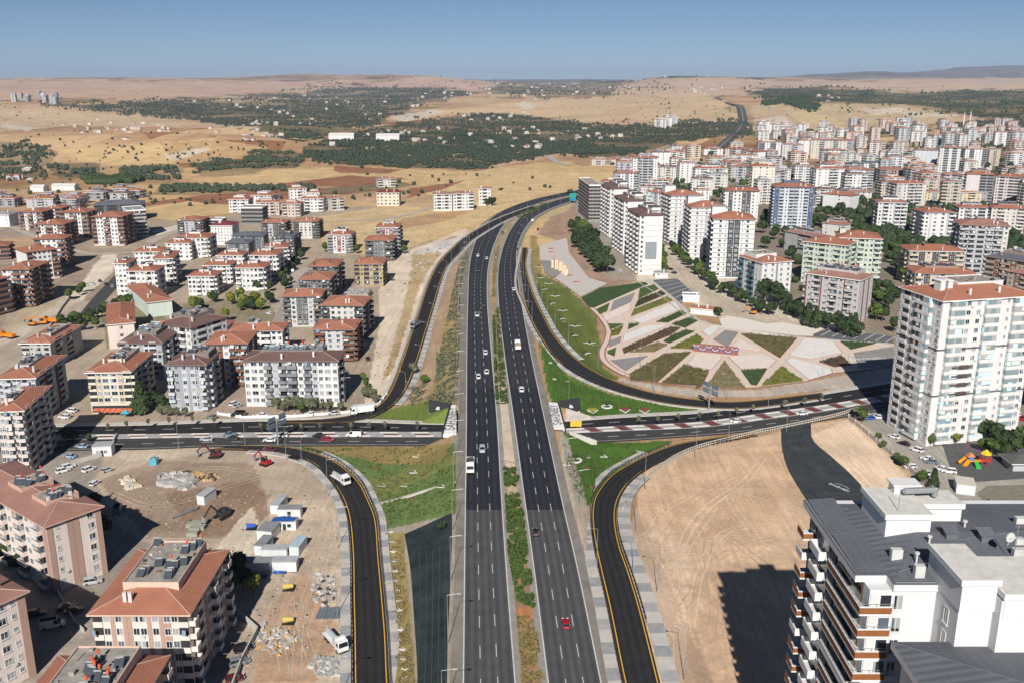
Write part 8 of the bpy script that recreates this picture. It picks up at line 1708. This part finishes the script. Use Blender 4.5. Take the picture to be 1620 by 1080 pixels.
# ---------------------------------------------------------------- far trees and far houses
def ico():
    t = (1 + 5 ** .5) / 2; v = np.array([(-1,t,0),(1,t,0),(-1,-t,0),(1,-t,0),(0,-1,t),(0,1,t),(0,-1,-t),(0,1,-t),(t,0,-1),(t,0,1),(-t,0,-1),(-t,0,1)], float); v /= np.linalg.norm(v[0])
    f = np.array([(0,11,5),(0,5,1),(0,1,7),(0,7,10),(0,10,11),(1,5,9),(5,11,4),(11,10,2),(10,7,6),(7,1,8),(3,9,4),(3,4,2),(3,2,6),(3,6,8),(3,8,9),(4,9,5),(2,4,11),(6,2,10),(8,6,7),(9,8,1)]); return v, f
IV, IF = ico()
def blobs(name, polys, size, m, label, seed, clump=120, thr=.4):
    r = np.random.default_rng(seed); P_ = []
    for poly, k in polys:
        xs = [p[0] for p in poly]; ys = [p[1] for p in poly]; x = r.uniform(min(xs), max(xs), k*6); y = r.uniform(min(ys), max(ys), k*6); ok = inpoly(x + (fbm(x / 22, y / 6, seed + 3, 4) - .5) * 90, y + (fbm(x / 22, y / 6, seed + 7, 4) - .5) * 22, poly); P_.append(np.stack([x[ok][:k], y[ok][:k]], 1))
    Q = np.concatenate(P_); X, Y, Z = P(Q[:, 0], Q[:, 1]); keep = (r.uniform(0, 1, len(X)) < sm((.65 * fbm(X / clump, Y / clump, seed, 4) + .35 * fbm(X / (clump * 4), Y / (clump * 2), seed + 2, 3) - thr + .06) / .12)) & (Y < 11000); X, Y, Z = X[keep], Y[keep], Z[keep]; n = len(X)
    s = size * r.uniform(.55, 1.35, n) * (1 + np.clip((Y - 2500) / 4500, 0, 1.6)); V = IV[None] * s[:, None, None] * np.array([1, 1, .95]) * r.uniform(.65, 1.25, (n, 12, 1)); V += np.stack([X, Y, Z + s * .75], 1)[:, None]
    F = (IF[None] + 12 * np.arange(n)[:, None, None]).reshape(-1, 3); me = bpy.data.meshes.new(name); me.vertices.add(12*n); me.vertices.foreach_set('co', V.astype(np.float32).ravel()); me.loops.add(F.size); me.loops.foreach_set('vertex_index', F.astype(np.int32).ravel())
    me.polygons.add(len(F)); me.polygons.foreach_set('loop_start', np.arange(0, F.size, 3, dtype=np.int32)); me.polygons.foreach_set('loop_total', np.full(len(F), 3, np.int32)); me.update(); me.materials.append(LM[m]); mk(name, me, kind='stuff', label=label)
g = [p for p, a in GREENS]
blobs('valley_woods', [(g[0], 10500), (g[1], 14000), (g[15], 1200)], 2.3, 'f', 'dark woods and orchards spread over the valley floor', 31, clump=90, thr=.40)
blobs('forest', [(g[7], 8000), (g[8], 1200), (g[10], 400)], 3.0, 'd', 'dark pine forest on the hills at the right', 33, thr=.2)
blobs('groves', [(g[2], 1500), (g[3], 450), (g[4], 800), (g[5], 900), (g[6], 700), (g[7-1], 100), (g[11], 900), (g[12], 700), (g[16], 350), (g[17-1], 300)], 2.5, 'f', 'tree groves and hedges between the far fields', 35, clump=45, thr=.49)
blobs('scattered_trees', [([(0,150),(1620,130),(1620,330),(1200,220),(940,250),(900,300),(0,340)], 1500)], 2.0, 'f', 'single trees scattered over the far fields', 37, clump=300, thr=.5)
blobs('far_orchards', [(g[9], 2500), (g[14], 300)], 3.2, 'd', 'far orchard belts under the horizon', 39)
blobs('city_trees', [([(960,250),(1180,240),(1620,215),(1620,420),(1420,420),(1300,330),(1000,300)], 2600)], 3.2, 'd', 'tree tops filling the gaps between the far city blocks', 41, clump=60, thr=.46)
# small far houses as individuals
def house_mesh(seed):
    r = random.Random(seed); w_, d_, h_ = r.uniform(8, 15), r.uniform(7, 11), r.choice([3.5, 6.5, 6.5, 9]); a = MB(); a.box(-w_/2, -d_/2, -3, w_/2, d_/2, h_); b_ = MB()
    if r.random() < .6: hip(b_, -w_/2, -d_/2, w_/2, d_/2, h_, .35, .5, 0, 0, 0)
    else: b_.box(-w_/2-.2, -d_/2-.2, h_, w_/2+.2, d_/2+.2, h_+.4)
    c = MB()
    for f in range(int(h_ / 3)):
        for k in range(3): x = -w_/2 + (k + .5) * w_/3; c.box(x-.6, -d_/2-.06, f*3+1, x+.6, -d_/2+.05, f*3+2.3)
    return a.mesh('wall', [wm(r.choice([OFF, WHT, WHT, BEI]))]), b_.mesh('roof', [r.choice([T_RED, T_PINK, T_GR, mat('far_white_roof', (.60,.58,.55)), T_GR])]), c.mesh('window', [dark_in])
HM = [house_mesh(i) for i in range(8)]
def houses(poly, n, label, group, sc=1.0, seed=1):
    r = random.Random(seed); xs = [p[0] for p in poly]; ys = [p[1] for p in poly]; pts = []
    while len(pts) < n:
        q = (r.uniform(min(xs), max(xs)), r.uniform(min(ys), max(ys)))
        if inpoly(np.array([q[0]]), np.array([q[1]]), poly)[0]: pts.append(q)
    X, Y, Z = P(np.array([p[0] for p in pts]), np.array([p[1] for p in pts]))
    for i in range(n):
        a, b_, c = r.choice(HM); o = mk('house', None, label=label, cat='house', group=group); o.location = (float(X[i]), float(Y[i]), float(Z[i])); o.rotation_euler = (0, 0, R(r.uniform(-30, 30))); s = sc * (1 + max(0, min(1.2, (Y[i] - 2500) / 4000))); s *= .72; o.scale = (s,)*3
        mk('wall', a, o); mk('roof', b_, o); mk('window', c, o, kind='stuff')
houses([(95,195),(150,190),(270,200),(300,212),(250,225),(130,222),(110,210)], 46, 'small pale house of the village on the left hillside', 'village on the left hillside', 1, 1)
houses([(330,205),(400,195),(440,205),(450,222),(380,224),(340,215)], 34, 'small pale house at the edge of the valley woods', 'houses at the edge of the valley woods', 1, 2)
houses([(480,215),(700,200),(900,205),(1000,210),(980,225),(840,238),(600,225),(520,232)], 52, 'pale house half hidden in the valley woods', 'houses in the valley woods', 1, 3)
houses([(300,160),(700,145),(760,150),(640,180),(540,200),(420,200)], 60, 'tiny pale house in the far wooded valley', 'houses in the far wooded valley', 1, 4)
houses([(740,134),(900,133),(1060,133),(1000,145),(860,155),(760,150)], 44, 'tiny white house in the distant town below the horizon', 'distant town below the horizon', 1, 5)
houses([(0,268),(60,262),(60,290),(0,292)], 10, 'low pale house in the grove at the left margin', 'houses in the left grove', 1, 6)
houses([(1090,140),(1145,138),(1150,148),(1100,150)], 12, 'white house at the top of the motorway climb', 'houses at the top of the climb', 1, 7)
houses([(1290,153),(1340,152),(1345,162),(1300,160)], 7, 'white farm building on the wooded hill', 'farm on the wooded hill', 1.2, 8)
houses([(730,182),(830,180),(840,192),(740,194)], 12, 'pale house on the bare slope above the woods', 'houses on the bare slope', 1, 9)
houses([(1200,232),(1620,222),(1620,300),(1300,300)], 36, 'small red roofed house between the city towers', 'small houses between the city towers', 1, 10)
for (x, y, L_, lb) in [(82,302,24,'long white hall with a curved roof on the left plain'),(48,304,14,'low white and green hall next to the long white hall'),(520,222,26,'long low white hall at the wood edge, left one'),(595,223,24,'long low white hall at the wood edge, right one')]:
    X, Y, Z = P3(x, y); o = mk('hall', None, label=lb, cat='hall'); o.location = (X, Y, Z); s = Y / 1000 ; mb = MB(); mb.box(0, 0, -1, L_*s, 12*s, 5*s); mb.build('wall', wm(WHT), o); mb = MB(); mb.hexa([(-.5, -.5, 5*s), (L_*s+.5, -.5, 5*s), (L_*s+.5, 12*s+.5, 5*s), (-.5, 12*s+.5, 5*s)], [(0, 4*s, 7*s), (L_*s, 4*s, 7*s), (L_*s, 8*s, 7*s), (0, 8*s, 7*s)]); mb.build('roof', mat('far_white_roof', (.60,.58,.55)), o)
for (x, y) in [(1445,212),(1463,205)][:0] + [(1523,207),(1533,205),(1462,233)]:
    X, Y, Z = P3(x, y); o = mk('minaret', None, label={1523: 'white minaret rising on the ridge, left one of the pair', 1533: 'white minaret rising on the ridge, right one of the pair', 1462: 'white minaret nearer down the slope of the city'}[x], cat='minaret'); o.location = (X, Y, Z); hh = 46 if x > 1500 else 40
    mb = MB(); mb.tube((0,0,0), (0,0,hh*.8), 1.6, 8); mb.build('shaft', wm(WHT), o); mb = MB(); mb.tube((0,0,hh*.6), (0,0,hh*.62), 2.6, 8); mb.build('balcony', wm(WHT), o); mb = MB(); mb.tube((0,0,hh*.8), (0,0,hh), 1.6, 8, 0, .05); mb.build('spire', wm(LGR), o)
# the motorway climbing the far hill
A = []; B = []
for (x0, x1, y) in [(1130,1146,236),(1145,1161,222),(1159,1173,210),(1167,1181,198),(1169,1182,188),(1163,1174,176),(1150,1158,165),(1130,1135,156)]:
    a, b_ = P3(x0, y), P3(x1, y); A.append((a[0], a[1], max(a[2], b_[2]))); B.append((b_[0], b_[1], max(a[2], b_[2])))
A = smooth(A, 60); B = smooth(B, 60)
far_hw = ribbon('far_highway', A, B, mat('far_asphalt', (.085,.085,.09)), 2.0, skirt=6); M1, M2 = lerp(A, B, .44), lerp(A, B, .56); ribbon('far_median', M1, M2, mat('far_median_earth', (.30,.25,.16)), 2.5, parent=far_hw, skirt=.5)
# country track and field roads
for pts, wd in [([(856,236),(868,248),(884,258),(900,262)], 10), ([(0,352),(140,402),(230,398)], 6), ([(455,452),(480,430),(515,418)], 8), ([(235,385),(262,372),(300,360)], 9), ([(700,322),(620,345),(500,352)], 5)]:
    A = smooth([P3(*p) for p in pts], 24); ribbon('field_road', offset(A, wd/2), offset(A, -wd/2), mat('dusty_road', (.45,.40,.33), var=.15), .5 if wd > 9 else .15)
# streets on the left
for L_, R_, m_ in [([(110,520),(140,480),(172,446),(196,424),(222,402)], [(134,520),(160,484),(188,452),(208,428),(234,404)], asph_x), ([(430,510),(452,470),(490,425),(520,400)], [(470,515),(478,480),(512,430),(535,402)], mat('worn_street', (.36,.31,.26), var=.2, fine=.1)), ([(-10,700),(60,705),(110,720)], [(-10,760),(70,770),(140,790)], asph_x)][:2]:
    drape('side_street', L_, R_, m_, .12, 14, 4, kind='structure')
# haze over the far country
hz = MB(); hz.box(-16000, -300, -60, 22000, 36000, 470); m, nt, b = newmat('haze_air'); nt.nodes.remove(b); pvn = nt.nodes.new('ShaderNodeVolumePrincipled'); pvn.inputs['Color'].default_value = (.60, .74, 1.0, 1); pvn.inputs['Density'].default_value = 3.4e-5; pvn.inputs['Anisotropy'].default_value = 0
nt.links.new(pvn.outputs[0], nt.nodes['Material Output'].inputs['Volume']); hz.build('haze', m, kind='stuff')
